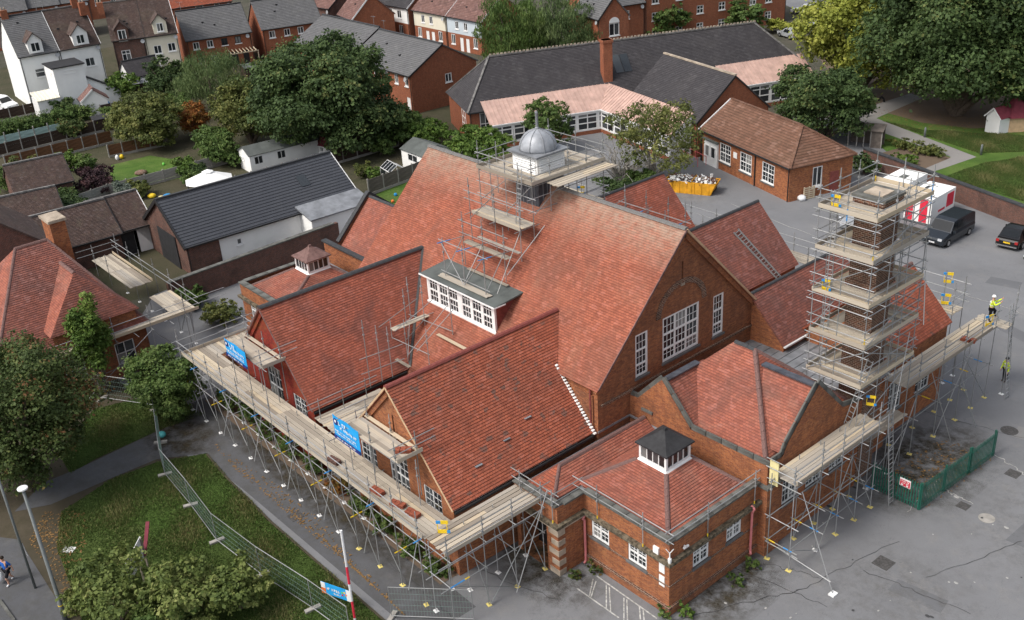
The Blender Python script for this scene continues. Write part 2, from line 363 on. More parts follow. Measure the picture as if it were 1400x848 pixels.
# ================================================================== ground
def m_asphalt(name, c, patchy=0.35, dust=(0.30,0.28,0.25), cracks=True, moss=0.0):
    t = NT(name); a = t.noise(0.16, 7, 0.65, dist=0.15); b = t.noise(34.0, 3, 0.7); d = t.noise(0.45, 9, 0.72, dist=.15)
    col = t.ramp(a, [(0.25, tuple(x*(1-patchy*.6) for x in c)), (0.55, c), (0.8, tuple(x*(1+patchy*.4) for x in c))])
    col = t.mix(t.ramp(d, [(0.54, 0.0), (0.8, 0.42)]), col, dust)
    col = t.mix(t.ramp(t.noise(0.9, 7, 0.8), [(0.58, 0.0), (0.8, 0.42)]), col, tuple(x*.5 for x in c))
    if cracks:
        v = t.new('ShaderNodeTexVoronoi', feature='DISTANCE_TO_EDGE'); v.inputs['Scale'].default_value = 0.09
        nz = t.new('ShaderNodeTexNoise'); nz.inputs['Scale'].default_value = 0.8; nz.inputs['Detail'].default_value = 5
        t.l.new(t.coord(), nz.inputs['Vector']); mx = t.new('ShaderNodeMix', data_type='VECTOR'); mx.inputs[0].default_value = 0.35
        t.l.new(t.coord(), mx.inputs[4]); sc = t.new('ShaderNodeVectorMath', operation='SCALE'); sc.inputs['Scale'].default_value = 12
        t.l.new(nz.outputs['Color'], sc.inputs[0]); ad = t.new('ShaderNodeVectorMath', operation='ADD'); t.l.new(t.coord(), ad.inputs[0]); t.l.new(sc.outputs[0], ad.inputs[1]); t.l.new(ad.outputs[0], v.inputs['Vector'])
        col = t.mix(t.ramp(v.outputs['Distance'], [(0.0015, 0.4), (0.004, 0.0)]), col, tuple(x*.35 for x in c))
    if moss: col = t.mix(t.ramp(t.noise(0.8, 8, 0.8), [(0.45, 0.0), (0.6, moss)]), col, (0.05,0.045,0.025))
    col = t.mix(0.25, col, t.ramp(b, [(0.3, 0.35), (0.7, 1.0)]), 'MULTIPLY'); t.bump(b, 0.25, 0.01); t.out(col, 0.93, 0.2)
m_asphalt('asphalt', (0.192,0.195,0.203)); m_asphalt('path', (0.105,0.107,0.114), 0.35, (0.2,0.19,0.17), True, 0.25); m_asphalt('paving', (0.25,0.24,0.23), 0.2)
m_asphalt('dirt', (0.075,0.063,0.043), 0.5, (0.2,0.165,0.12), False, 0.5); m_asphalt('soil', (0.15,0.11,0.08), 0.4, (0.24,0.19,0.13), False)
def m_grass(name, c1, c2, c3, amt=0.5):
    t = NT(name); a = t.noise(0.35, 8, 0.7, dist=0.7); b = t.noise(7.0, 6, 0.8); d = t.noise(0.13, 4)
    col = t.ramp(a, [(0.32, c1), (0.55, c2), (0.75, c3)]); col = t.mix(t.ramp(d, [(0.45, 0.0), (0.7, amt)]), col, c3)
    col = t.mix(0.6, col, t.ramp(b, [(0.28, 0.25), (0.72, 1.0)]), 'MULTIPLY'); t.bump(b, 0.9, 0.06); t.out(col, 0.95, 0.1)
m_grass('grass', (0.045,0.085,0.018), (0.075,0.13,0.028), (0.135,0.155,0.055)); m_grass('grass_lush', (0.06,0.12,0.025), (0.10,0.175,0.036), (0.17,0.20,0.07), 0.45)
m_grass('town', (0.07,0.075,0.05), (0.10,0.095,0.075), (0.13,0.115,0.09)); m_grass('garden', (0.06,0.065,0.035), (0.085,0.08,0.05), (0.12,0.10,0.07))
def sheet(name, pts, z, mat):
    """flat patch on the ground; points are picture points (tuples) or places (Vectors)"""
    P = [p if isinstance(p, Vector) else G(*p) for p in pts]; P = [Vector((p.x,p.y,z)) for p in P]
    tri = tessellate_polygon([P]); fs = []
    for t in tri:
        a, b, c = (P[i] for i in t); fs.append(t if (b-a).cross(c-a).z > 0 else (t[0],t[2],t[1]))
    return structure(MB().add(P, fs).build(name, mat))
V3 = lambda x, y: Vector((x, y, 0))
structure(MB().add([(-1500,-1500,0),(1500,-1500,0),(1500,1500,0),(-1500,1500,0)], [(0,1,2,3)]).build('ground', 'town'))
sheet('garden_ground', [V3(-160,-40),V3(-60,-40),V3(-55,-2),V3(-56,32),V3(-75,60),V3(-160,60)], .004, 'garden')
sheet('car_park', [V3(60,-60),V3(60,70),V3(-2,54.4),V3(-22,60.9),V3(-30,80),V3(-62,60),V3(-70,46),V3(-56,20),V3(-55,-2),V3(-45,-10),V3(-36,-10),V3(-20,-12),V3(-5,-30),V3(0,-60)], .008, 'asphalt')
# front grass and the paths round it
lawn = [(283,620),(310,652),(370,712),(430,764),(524,848),(560,890),(300,1000),(120,870),(96,800),(78,750),(84,700),(150,657),(215,632)]
sheet('verge', [V3(-80,-45),V3(-5,-45),V3(-5,-30),V3(-24,-12.2),V3(-36,-10.2),V3(-44,-6),V3(-60,-6),V3(-80,-20)], .004, 'dirt')
sheet('lawn', lawn, .014, 'grass'); sheet('lawn', [(128,560),(210,540),(282,566),(215,590),(130,628),(96,648),(80,620)], .014, 'grass')
sheet('footpath', [(284,556),(300,590),(283,620),(215,628),(150,655),(70,690),(20,700),(60,660),(110,640),(215,590)], .018, 'path')
sheet('footpath', [V3(-36,-10.4),V3(-36,-6.3),V3(-7,-6.3),V3(-7,-9.6),V3(-24,-9.9)], .012, 'path')
sheet('flower_bed', [V3(-35.6,-6.9),V3(-35.6,-5.3),V3(-9.5,-5.3),V3(-9.5,-6.6)], .03, 'soil')
sheet('pavement', [(0,735),(26,738),(95,848),(110,900),(-60,900),(-60,735)], .02, 'path'); sheet('road', [(-5,820),(16,848),(40,900),(-80,900),(-80,820)], .012, 'asphalt')
for a, b in (((0,822),(20,850)),): structure(MB().bar(G(*a)+Vector((0,0,.05)), G(*b)+Vector((0,0,.05)), .14, .12).build('kerb', 'coping'))
for pts in ([(283,622),(310,654),(370,714),(430,766),(526,850)],):
    mb = MB(); Q_ = [G(*p) for p in pts]
    for a, b in zip(Q_, Q_[1:]): mb.bar(a+Vector((0,0,.02)), b+Vector((0,0,.02)), .12, .10)
    structure(mb.build('kerb', 'dirt'))
def m_moss(name, c, cut, amt=.85):
    t = NT(name); f = t.noise(1.1, 9, 0.78, dist=.1); g = t.coord('Generated'); vm = t.new('ShaderNodeVectorMath', operation='DISTANCE'); vm.inputs[1].default_value = (.5,.5,0); fl_ = t.new('ShaderNodeVectorMath', operation='MULTIPLY'); fl_.inputs[1].default_value = (1,1,0); t.l.new(g, fl_.inputs[0]); t.l.new(fl_.outputs[0], vm.inputs[0])
    fall = t.ramp(vm.outputs['Value'], [(.22, 1.0), (.55, 0.0)]); k = t.mix(1.0, t.ramp(f, [(cut, 0.0), (cut+.2, amt)]), fall, 'MULTIPLY')
    t.out(t.ramp(t.noise(5.0, 5), [(0.3, tuple(x*.5 for x in c)), (0.7, c)]), 0.95, 0.1); t.l.new(k, t.b.inputs['Alpha'])
m_moss('moss_film', (0.075,0.062,0.040), .40); m_moss('dust_film', (0.25,0.235,0.21), .46, .28)
for (x0_, y0_, x1_, y1_, mt) in ((-1.5,13.6,5.6,25.0,'moss_film'),(-10.5,-4.2,-3.2,.4,'moss_film'),(-2.5,-.6,3.0,7.6,'moss_film'),(-36,-8.2,-8,-5.6,'moss_film'),(-36.5,-12.6,-29,-7.6,'moss_film'),(1.5,4,12,13,'dust_film'),(-46,40,-32,50,'dust_film'),(4,12,16,26,'dust_film'),(-6.5,-6,3,-.2,'dust_film')):
    structure(MB().add([(x0_,y0_,0),(x1_,y0_,0),(x1_,y1_,0),(x0_,y1_,0)], [(0,1,2,3)]).build('ground_stain', mt)).location.z = .0265
# playing field side
sheet('lawn', [V3(-22,61.2),V3(-1,54.9),V3(60,60),V3(60,130),V3(-75,130),V3(-50,88),V3(-36,72)], .014, 'grass_lush')
sheet('woodland_floor', [(1150,120),(1190,150),(1225,158),(1260,168),(1330,176),(1400,172),(1460,120),(1400,80),(1200,60),(1120,80)], .019, 'soil')
sheet('footpath', [(1160,155),(1245,128),(1262,134),(1198,162),(1335,215),(1262,240),(1225,240),(1300,215),(1180,172)], .023, 'paving')
sheet('vegetable_bed', [(1196,212),(1240,200),(1300,216),(1262,232),(1215,232)], .027, 'soil')
sheet('lawn', [(152,226),(205,213),(262,222),(250,244),(185,255),(150,252)], .014, 'grass_lush'); sheet('lawn', [(493,276),(570,240),(600,250),(560,300)], .014, 'grass_lush')
for pts in ([(1180,60),(1060,0),(1160,-30),(1250,20)],): sheet('parking_area', pts, .012, 'asphalt')
# painted hatching beside the entrance block
t = m_plain('road_paint', (0.42,0.42,0.40), 0.9, 0.2, var=0.5, scale=6)
for a, b in (((816,788),(898,846)),((789,805),(846,845))): structure(MB().bar(G(*a)+Vector((0,0,.016)), G(*b)+Vector((0,0,.016)), .07, .006).build('painted_line', 'road_paint'))
for a, b in (((815,795),(808,817)),((829,800),(829,834)),((833,803),(835,838)),((853,818),(853,850)),((857,820),(858,852)),((874,828),(876,852)),((879,832),(881,852)),((811,792),(806,815))): structure(MB().bar(G(*a)+Vector((0,0,.021)), G(*b)+Vector((0,0,.021)), .06, .006).build('painted_line', 'road_paint'))

# repairs, joints, cracks and drips in the tarmac
m_asphalt('asphalt_new', (0.145,0.148,0.156), 0.25); m_asphalt('asphalt_old', (0.225,0.222,0.218), 0.35)
for k, (x, y, w, h, rz, mt) in enumerate(((7.5,9.5,2.6,1.1,.1,'asphalt_new'),(9.0,18.0,1.2,3.4,.0,'asphalt_new'),(5.6,26.5,3.2,1.4,.2,'asphalt_old'),(-2,38,4.5,1.2,-.3,'asphalt_new'),(-18,37,1.4,5,.1,'asphalt_old'),(12,14,2.2,2.4,.3,'asphalt_old'),(-28,40,5,1.1,-.25,'asphalt_new'),(6,2.5,1.8,1.2,.5,'asphalt_new'),(-6,45,2.4,1.4,.2,'asphalt_new'),(-2.5,-5.2,2.2,.9,.3,'asphalt_new'))):
    o = MB().add([(-w/2,-h/2,0),(w/2,-h/2+.08,0),(w/2-.06,h/2,0),(-w/2+.05,h/2-.05,0)], [(0,1,2,3)]).build('tarmac_patch', mt); o.location = (x,y,.0125+.0004*k); o.rotation_euler.z = rz; structure(o)
m_plain('crack', (0.06,0.06,0.062), 0.95, 0.1); m_plain('scuff', (0.34,0.335,0.32), 0.9, 0.2, var=.4, scale=9); _rr = random.Random(11)
def crack(a, b, w, mt, nm='tarmac_crack', n=16, jit=.12):
    A = G(*a); B = G(*b); mb = MB(); p = None
    for k in range(n+1):
        q = A.lerp(B, k/n) + Vector((_rr.uniform(-jit,jit), _rr.uniform(-jit,jit), 0)); q.z = .030
        if p is not None: mb.bar(p, q, w*_rr.uniform(.6,1.4), .003)
        p = q
    structure(mb.build(nm, mt))
for a, b, w, mt in (((920,848),(1092,808),.03,'crack'),((1092,808),(1230,740),.022,'crack'),((1120,790),(1040,770),.02,'crack'),((985,770),(1130,830),.025,'crack'),((1300,640),(1240,700),.02,'scuff'),((1362,622),(1400,650),.05,'scuff'),((1290,670),(1330,690),.045,'scuff'),((1180,780),(1330,840),.022,'crack'),((1250,560),(1400,600),.022,'crack'),((1000,280),(1130,330),.05,'scuff'),((560,790),(620,848),.025,'crack'),((600,760),(760,820),.025,'crack'),((420,640),(560,800),.02,'crack'),((1270,790),(1400,740),.02,'crack'),((1310,400),(1400,430),.04,'scuff')): crack(a, b, w, mt)
for k in range(46):
    u, v = _rr.uniform(960,1400), _rr.uniform(560,848)
    if u < 1130 and v < 700: continue
    q = G(u,v); r_ = _rr.uniform(.03,.11); o = MB().lathe((0,0,0), [(r_,0),(r_,.003)], 7).build('tarmac_spot', 'scuff' if _rr.random() < .6 else 'crack'); o.location = (q.x,q.y,.029); o.scale.x = _rr.uniform(.6,1.8); structure(o)
# ================================================================== the school
S = thing('school_building', 'large red brick school hall with steep clay tiled roofs wrapped in scaffolding', 'building')
_ridge_me = {}
def ridge(p, q, mat, parent=None, w=0.30, drop=0.13, seg=0.46):
    parent = parent or S
    p = Vector(p); q = Vector(q); d = q-p; L = d.length; n = max(1, round(L/seg)); d.normalize()
    x = d.cross(Vector((0,0,1))).normalized(); z = x.cross(d)
    if mat not in _ridge_me:
        b = MB(); b.add([(-.5,0,-1),(-.32,0,-.25),(0,0,0.12),(.32,0,-.25),(.5,0,-1),(-.5,.97,-1),(-.32,.97,-.25),(0,.97,.02),(.32,.97,-.25),(.5,.97,-1)],
                        [(0,1,6,5),(1,2,7,6),(2,3,8,7),(3,4,9,8),(4,3,2,1,0),(5,6,7,8,9)])
        me = bpy.data.meshes.new('ridge_tile'); me.from_pydata(b.v, [], b.f); auto_uv(me); me.materials.append(M[mat]); _ridge_me[mat] = me
    for k in range(n):
        o = bpy.data.objects.new('ridge_tile', _ridge_me[mat]); a = p + d*(L*k/n); s = L/n
        a = a + z*random.uniform(-.008, .008)
        o.matrix_basis = Matrix(((x.x*w, d.x*s, z.x*drop, a.x), (x.y*w, d.y*s, z.y*drop, a.y), (x.z*w, d.z*s, z.z*drop, a.z), (0,0,0,1)))
        link(o, parent)
def roof(poly, mat, parent=None, name='roof'):
    return MB().courses(poly, GA[mat]).build(name, mat, parent or S)
def rake(name, pts, w, h, mat, parent=None):
    mb = MB()
    for a, b in zip(pts, pts[1:]): mb.bar(a, b, w, h)
    return mb.build(name, mat, parent or S)
XR, XL, YR, ZR, YE, ZE = -8.66, -31.85, 11.07, 14.27, 4.0, 7.10
SL = (ZR-ZE)/(YR-YE)
hz = lambda y: ZR - abs(YR-y)*SL
# --- hall
rf = roof([(XL,YE,ZE),(XR,YE,ZE),(XR,YR,ZR),(XL,YR,ZR)], 'tile_hall')
roof([(-27.1,0.9,hz(0.9)),(-14.0,0.9,hz(0.9)),(-14.0,YE,ZE),(-27.1,YE,ZE)], 'tile_hall')
roof([(XR,18.1,hz(18.1)),(XL,18.1,hz(18.1)),(XL,YR,ZR),(XR,YR,ZR)], 'tile_hall')
ridge((XL,YR,ZR+.10), (-22.2,YR,ZR+.10), 'ridge_grey', w=.36); ridge((-18.7,YR,ZR+.10), (XR,YR,ZR+.10), 'ridge_grey', w=.36)
xg = -8.91
gw = wall('gable_wall', 'brick_dark', S, (xg,0,0), (0,1,0), [(4.28,0),(17.75,0),(17.75,hz(17.75)-.15),(YR,ZR-.15),(4.28,hz(4.28)-.15)],
     [(9.45,6.55,12.55,9.35),(7.25,6.5,8.25,9.15),(13.8,6.5,14.75,9.15),(10.98,11.0,11.12,12.3)])
window(S, (xg,0,0), (0,1,0), 9.45,6.55,12.55,9.35, 3, [0.25,0.62], (2,1), fw=.13)
window(S, (xg,0,0), (0,1,0), 7.25,6.5,8.25,9.15, 1, [0.25,0.62], (2,1), fw=.12)
window(S, (xg,0,0), (0,1,0), 13.8,6.5,14.75,9.15, 1, [0.25,0.62], (2,1), fw=.12)
MB().box(xg-.13,10.98,11.0,xg-.10,11.12,12.3).build('vent_slit', 'black_iron', S)
MB().box(xg,10.9,10.86,xg+.07,11.2,11.0).build('vent_sill', 'stone', S)
mb = MB(); N = 22; C0 = Vector((xg, 11.0, 9.45))
for k in range(N):
    a0, a1 = math.pi*k/N, math.pi*(k+1)/N - .01
    q = [C0 + Vector((0, math.cos(a)*r, math.sin(a)*r*0.86)) for a, r in ((a0,1.75),(a1,1.75),(a1,2.12),(a0,2.12))]; mb.prism(q, (0.06,0,0))
mb.build('window_arch', 'brick_chimney', S)
rake('string_course', [(xg+.02,4.5,5.95),(xg+.02,17.6,5.95)], .16, .14, 'brick_chimney')
for sgn in (-1, 1):
    y0 = YR + sgn*6.95
    rake('verge_corbel', [(xg+.06, y0, hz(y0)-.34), (xg+.06, YR, ZR-.34)], .2, .3, 'brick')
    rake('verge_board', [(XR+.02, y0, hz(y0)-.05), (XR+.02, YR, ZR-.05)], .05, .12, 'timber' if sgn > 0 else 'ridge_brown')
wall('side_wall', 'brick', S, (0,4.28,0), (1,0,0), [(-14,0),(xg,0),(xg,7.3),(-14,7.3)])
MB().box(-10.6,4.18,4.6,-9.2,4.28,6.6).build('wall_panel', 'brick_dark', S)
wall('far_gable_wall', 'brick_dark', S, (-31.6,0,0), (0,-1,0), [(-17.75,0),(-4.28,0),(-4.28,7.2),(-YR,ZR-.15),(-17.75,7.2)])
wall('back_wall', 'brick_dark', S, (0,17.75,0), (-1,0,0), [(8.91,0),(31.6,0),(31.6,7.3),(8.91,7.3)])
MB().path([(-9.35,4.16,7.0),(-9.35,4.16,4.5)], .06, 8).build('downpipe', 'ridge_red', S)
# stepped mortar line where the wing roof meets the hall corner
mb = MB()
for k in range(24):
    t = k/23; p = Vector((-11.95,4.1,7.45)).lerp(Vector((-8.95,3.98,4.42)), t)
    mb.box(p.x-.075, p.y-.02, p.z-.06, p.x+.075, p.y+.14, p.z+.01)
mb.build('stepped_flashing', 'white_wall', S)
# --- the two front wings and the two behind
def wing(xr, zr, ze, half, y0, y1, mat, rmat, wmat, front=True, rw=.32, lhalf=None):
    sl = (zr-ze)/half
    s = -1 if front else 1
    lh = lhalf or half
    for sg in (-1, 1):
        hh = half if sg > 0 else lh
        roof([(xr,y0,zr),(xr,y1,zr),(xr+sg*hh,y1,zr-sl*hh),(xr+sg*hh,y0,zr-sl*hh)], mat)
    ridge((xr,y0,zr+.08), (xr,y1,zr+.08), rmat, w=rw)
    yg = y0 - s*0.22
    return yg, sl
yg, sl = wing(-13.96, 9.48, 4.36, 4.9, -5.67, 6.2, 'tile_wing', 'ridge_red', 'brick')
def gable_front(xr, zr, ze, half, y, wmat, holes, wins):
    sl = (zr-ze)/half; hw = half-.28
    wall('gable_wall', wmat, S, (xr,y,0), (1,0,0), [(-hw,0),(hw,0),(hw,ze+.12),(0,zr-.18),(-hw,ze+.12)], holes)
    for sg in (-1, 1):
        rake('verge_corbel', [(xr+sg*hw, y-.05, ze-.05), (xr, y-.05, zr-.40)], .14, .26, wmat)
        rake('verge_board', [(xr+sg*(half-.02), y-.23, ze-.03), (xr, y-.23, zr-.05)], .04, .10, 'timber' if wmat == 'brick' else 'ridge_brown')
        wall('side_wall', wmat, S, (xr+sg*hw, y, 0), (0, sg, 0), [(0 if sg > 0 else -10,0),(10 if sg > 0 else 0,0),(10 if sg > 0 else 0,ze+.1),(0 if sg > 0 else -10,ze+.1)])
    for w in wins: window(S, (xr,y,0), (1,0,0), *w)
gable_front(-13.96, 9.48, 4.36, 4.9, -5.45, 'brick', [(-.85,2.3,.85,5.4),(2.15,2.0,3.65,4.55),(-3.65,2.0,-2.15,4.55),(-.07,6.4,.07,7.7)],
            [(-.85,2.3,.85,5.4,2,[.55],(1,2)),(2.15,2.0,3.65,4.55,2,[.5],(1,2)),(-3.65,2.0,-2.15,4.55,2,[.5],(1,2))])
MB().box(-14.03,-5.36,6.4,-13.89,-5.33,7.7).build('vent_slit', 'black_iron', S); MB().box(-14.15,-5.52,6.28,-13.77,-5.45,6.4).build('vent_sill', 'stone', S)
wing(-27.09, 9.53, 4.36, 4.75, -5.67, 6.4, 'tile_red', 'ridge_black', 'brick_red', rw=.42)
gable_front(-27.09, 9.53, 4.36, 4.75, -5.45, 'brick_red', [(-.85,2.3,.85,5.45),(2.15,2.0,3.65,4.5)], [(-.85,2.3,.85,5.45,2,[.55],(1,1)),(2.15,2.0,3.65,4.5,2,[.5],(1,2))])
MB().bar((-9.02,-5.6,4.22), (-9.02,4.0,4.22), .14, .12).build('gutter', 'black_iron', S); MB().bar((-22.30,-5.6,4.22), (-22.30,1.0,4.22), .14, .12).build('gutter', 'black_iron', S)
MB().bar((-22.35,1.33,4.52), (-27.0,6.38,9.55), .16, .06).build('valley_lead', 'black_iron', S)
mb = MB()
for k, y in enumerate((-3.4, -1.2, 0.6)):
    x = -10.0 - .35*k; z = 9.48-(x+13.96)*1.045+.06; mb.bar((x,y,z),(x+.01,y+.45,z),.16,.02)
mb.build('lead_slip', 'lead', S)
wing(-15.1, 10.0, 6.3, 3.55, 11.2, 26.0, 'tile_brown', 'ridge_black', 'brick', False, .26)
wall('back_gable_wall', 'brick', S, (-15.1,25.8,0), (-1,0,0), [(-3.4,0),(3.4,0),(3.4,6.3),(0,9.85),(-3.4,6.3)])
wing(-24.77, 9.5, 4.5, 4.6, 11.2, 27.2, 'tile_red', 'ridge_black', 'brick', False, .26)
wall('back_gable_wall', 'brick', S, (-24.77,27.0,0), (-1,0,0), [(-4.3,0),(4.3,0),(4.3,4.6),(0,9.3),(-4.3,4.6)])
wall('side_wall', 'brick', S, (-20.4,0,0), (0,1,0), [(17.7,0),(27.0,0),(27.0,4.6),(17.7,4.6)])
wall('side_wall', 'brick', S, (-11.7,0,0), (0,1,0), [(17.7,0),(25.8,0),(25.8,6.3),(17.7,6.3)])
# roof ladder lying on the back wing
ld = thing('roof_ladder', 'aluminium roof ladder lying on the brown tiled back wing roof', 'ladder', G(1032,350,x=-13.0))
L0 = Vector(G(1032, 375, x=-11.9)) ; L0.z = 10.0-(L0.x+15.1)*1.042+.12
def slope_pt(u, v):
    # meet the +X slope of the back wing
    D = CR*(u-700)+CD*(v-424)+CFW*CF; n = Vector((1.042,0,1)); s = (n.dot(Vector((-15.1,0,10.13))-CPOS))/n.dot(D); return CPOS+D*s
a, b = slope_pt(1003,318), slope_pt(1062,381); a2, b2 = slope_pt(1009,313), slope_pt(1067,378)
ld.location = b; fr = frame(b, 0)
plank('stile', fr(a), fr(b), .06, .09, ld, 'galv'); plank('stile', fr(a2), fr(b2), .06, .09, ld, 'galv')
for k in range(17):
    t = (k+.5)/17; rod('rung', fr(a.lerp(b,t)), fr(a2.lerp(b2,t)), ld, 'galv')
# --- dormer on the front slope between the wings
dx0, dx1, dy, dz0, dz1 = -23.95, -17.35, 4.32, 7.42, 9.22
dm = MB().box(dx0-.05,dy-.08,dz0-.12,dx1+.05,dy+.05,dz0+.04).box(dx0,dy,dz0,dx0+.16,dy+.14,dz1).box(dx1-.16,dy,dz0,dx1,dy+.14,dz1).box(dx0,dy,dz1-.14,dx1,dy+.14,dz1).build('dormer', 'white', S)
for k in range(6):
    w0 = (dx1-dx0-.32-.24)/6; a = dx0+.16+k*w0 + (.24 if k > 2 else 0)
    mb = MB()
    for (u0, v0, u1, v1) in ((a,dz0+.04,a+w0,dz0+.14),(a,dz1-.24,a+w0,dz1-.14),(a,dz0+.14,a+.13,dz1-.24),(a+w0-.13,dz0+.14,a+w0,dz1-.24),(a+.13,(dz0+dz1)/2-.05,a+w0-.13,(dz0+dz1)/2+.05)):
        mb.box(u0, dy+.01, v0, u1, dy+.12, v1)
    for i in (1, 2):
        u = a+.13+(w0-.26)*i/3; mb.box(u-.018, dy+.03, dz0+.14, u+.018, dy+.1, dz1-.24)
    for v in (.27, .75): mb.box(a+.13, dy+.032, dz0+(dz1-dz0)*v-.018, a+w0-.13, dy+.098, dz0+(dz1-dz0)*v+.018)
    mb.build('dormer_window', 'white', dm); MB().box(a+.1,dy+.06,dz0+.1,a+w0-.1,dy+.075,dz1-.2).build('pane', 'glass', dm)
MB().box(dx0+.16+3*w0,dy+.005,dz0+.04,dx0+.40+3*w0,dy+.13,dz1-.14).build('mullion', 'white', dm)
for x, mt in ((dx1-.06,'ridge_red'),(dx0+.06,'ridge_red')): MB().prism([(x,dy+.14,dz0),(x,dy+.14,dz1),(x,dy+2.1,dz1)], (.05,0,0)).build('dormer_cheek', mt, dm)
MB().slab([(dx0-.35,dy-.28,dz1+.06),(dx1+.35,dy-.28,dz1+.06),(dx1+.35,dy+2.25,dz1+.3),(dx0-.35,dy+2.25,dz1+.3)], .1).build('dormer_roof', 'felt_grey', dm)
MB().box(dx0-.37,dy-.31,dz1-.02,dx1+.37,dy-.27,dz1+.07).box(dx1+.355,dy-.27,dz1-.02,dx1+.385,dy+.6,dz1+.05).build('dormer_fascia', 'white', dm)
# --- cupola
m_plain('lead_pale', (0.30,0.315,0.34), 0.5, 0.5, 0.15, 0.3, 1.5)
cx, cy = -20.4, 11.02
cu = MB().box(cx-1.05,cy-1.05,12.6,cx+1.05,cy+1.05,15.1).build('cupola', 'lead_dark', S)
mb = MB()
for x in (-.7,-.35,0,.35,.7):
    mb.box(cx+x-.02,cy-1.09,12.9,cx+x+.02,cy-1.05,15.0); mb.box(cx+1.05,cy+x-.02,12.9,cx+1.09,cy+x+.02,15.0)
mb.build('lead_roll', 'lead', cu)
MB().box(cx-1.12,cy-1.12,15.1,cx+1.12,cy+1.12,16.3).build('cupola_box', 'white', cu)
for sg in range(4):
    rot = Matrix.Rotation(sg*math.pi/2, 3, 'Z')
    for k in range(7):
        z = 15.28+k*.14; p = [rot @ Vector(q) for q in ((-.98,-1.12,z),(.98,-1.12,z),(.98,-1.19,z-.05),(-.98,-1.19,z-.05))]
        p = [Vector((cx,cy,0))+q for q in p]; MB().prism(p, (0,0,.02)).build('louvre', 'white', cu)
MB().box(cx-1.36,cy-1.36,16.3,cx+1.36,cy+1.36,16.42).build('cupola_cornice', 'lead', cu)
prof = [(1.16,0),(1.16,.12),(1.13,.35),(1.02,.62),(.82,.88),(.55,1.06),(.28,1.16),(.13,1.22)]
MB().lathe((cx,cy,16.42), prof, 28).build('dome', 'lead_pale', cu, smooth=True)
mb = MB()
for k in range(8):
    t = 2*math.pi*k/8+.39; pts = [(cx+(r+.015)*math.cos(t), cy+(r+.015)*math.sin(t), 16.42+z) for r, z in prof]; mb.path(pts, .03, 5)
mb.build('dome_rib', 'lead', cu)
MB().lathe((cx,cy,17.6), [(.14,0),(.14,.1),(.09,.16),(.09,.95),(.11,1.0),(.06,1.12)], 10).build('finial', 'lead', cu)
# --- corner entrance block (right) and its roof lantern
def lantern(c, hb, zb, ze, za, roofm, parent, nlight=4):
    x, y = c
    ln = MB().box(x-hb,y-hb,zb+.06,x+hb,y+hb,zb+.2)
    for sx in (-1,1):
        for sy in (-1,1): ln.box(x+sx*hb,y+sy*hb,zb+.2,x+sx*(hb-.13),y+sy*(hb-.13),ze-.12)
    ln.box(x-hb,y-hb,ze-.12,x+hb,y+hb,ze); ln = ln.build('roof_lantern', 'white', parent)
    MB().add([(x-hb-.13,y-hb-.13,zb-.08),(x+hb+.13,y-hb-.13,zb-.08),(x+hb+.13,y+hb+.13,zb-.08),(x-hb-.13,y+hb+.13,zb-.08),(x-hb-.01,y-hb-.01,zb+.08),(x+hb+.01,y-hb-.01,zb+.08),(x+hb+.01,y+hb+.01,zb+.08),(x-hb-.01,y+hb+.01,zb+.08)],
             [(0,3,2,1),(4,5,6,7),(0,1,5,4),(1,2,6,5),(2,3,7,6),(3,0,4,7)]).build('lantern_skirt', 'white', ln)
    for side in range(4):
        rot = Matrix.Rotation(side*math.pi/2, 3, 'Z'); W = 2*(hb-.13)
        for k in range(nlight):
            u0 = -W/2+W*k/nlight+.035; u1 = -W/2+W*(k+1)/nlight-.035; mb = MB()
            q = [Vector((x,y,0)) + rot @ Vector((u,-hb+.05,z)) for u, z in ((u0,zb+.2),(u1,zb+.2),(u1,ze-.12),(u0,ze-.12))]
            mb.prism(q, (rot @ Vector((0,.03,0)))); mb.build('pane', 'glass', ln)
        mb = MB()
        for k in range(1, nlight):
            u = -W/2+W*k/nlight; q = [Vector((x,y,0)) + rot @ Vector((uu,-hb+.01,z)) for uu, z in ((u-.022,zb+.2),(u+.022,zb+.2),(u+.022,ze-.12),(u-.022,ze-.12))]
            mb.prism(q, (rot @ Vector((0,.08,0))))
        mb.build('mullion', 'white', ln)
    he = hb+.15; hm = he*.42; zm = ze+(za-ze)*.5; mb = MB(); v = []
    for h, z in ((he,ze-.03),(he,ze+.05),(hm,zm),(.12,za-.12),(.09,za)):
        v += [(x-h,y-h,z),(x+h,y-h,z),(x+h,y+h,z),(x-h,y+h,z)]
    f = [(3,2,1,0)]
    for j in range(4): f += [(4*j+k, 4*j+(k+1) % 4, 4*j+4+(k+1) % 4, 4*j+4+k) for k in range(4)]
    f.append((16,17,18,19)); mb.add(v, f).build('lantern_roof', roofm, ln)
    return ln
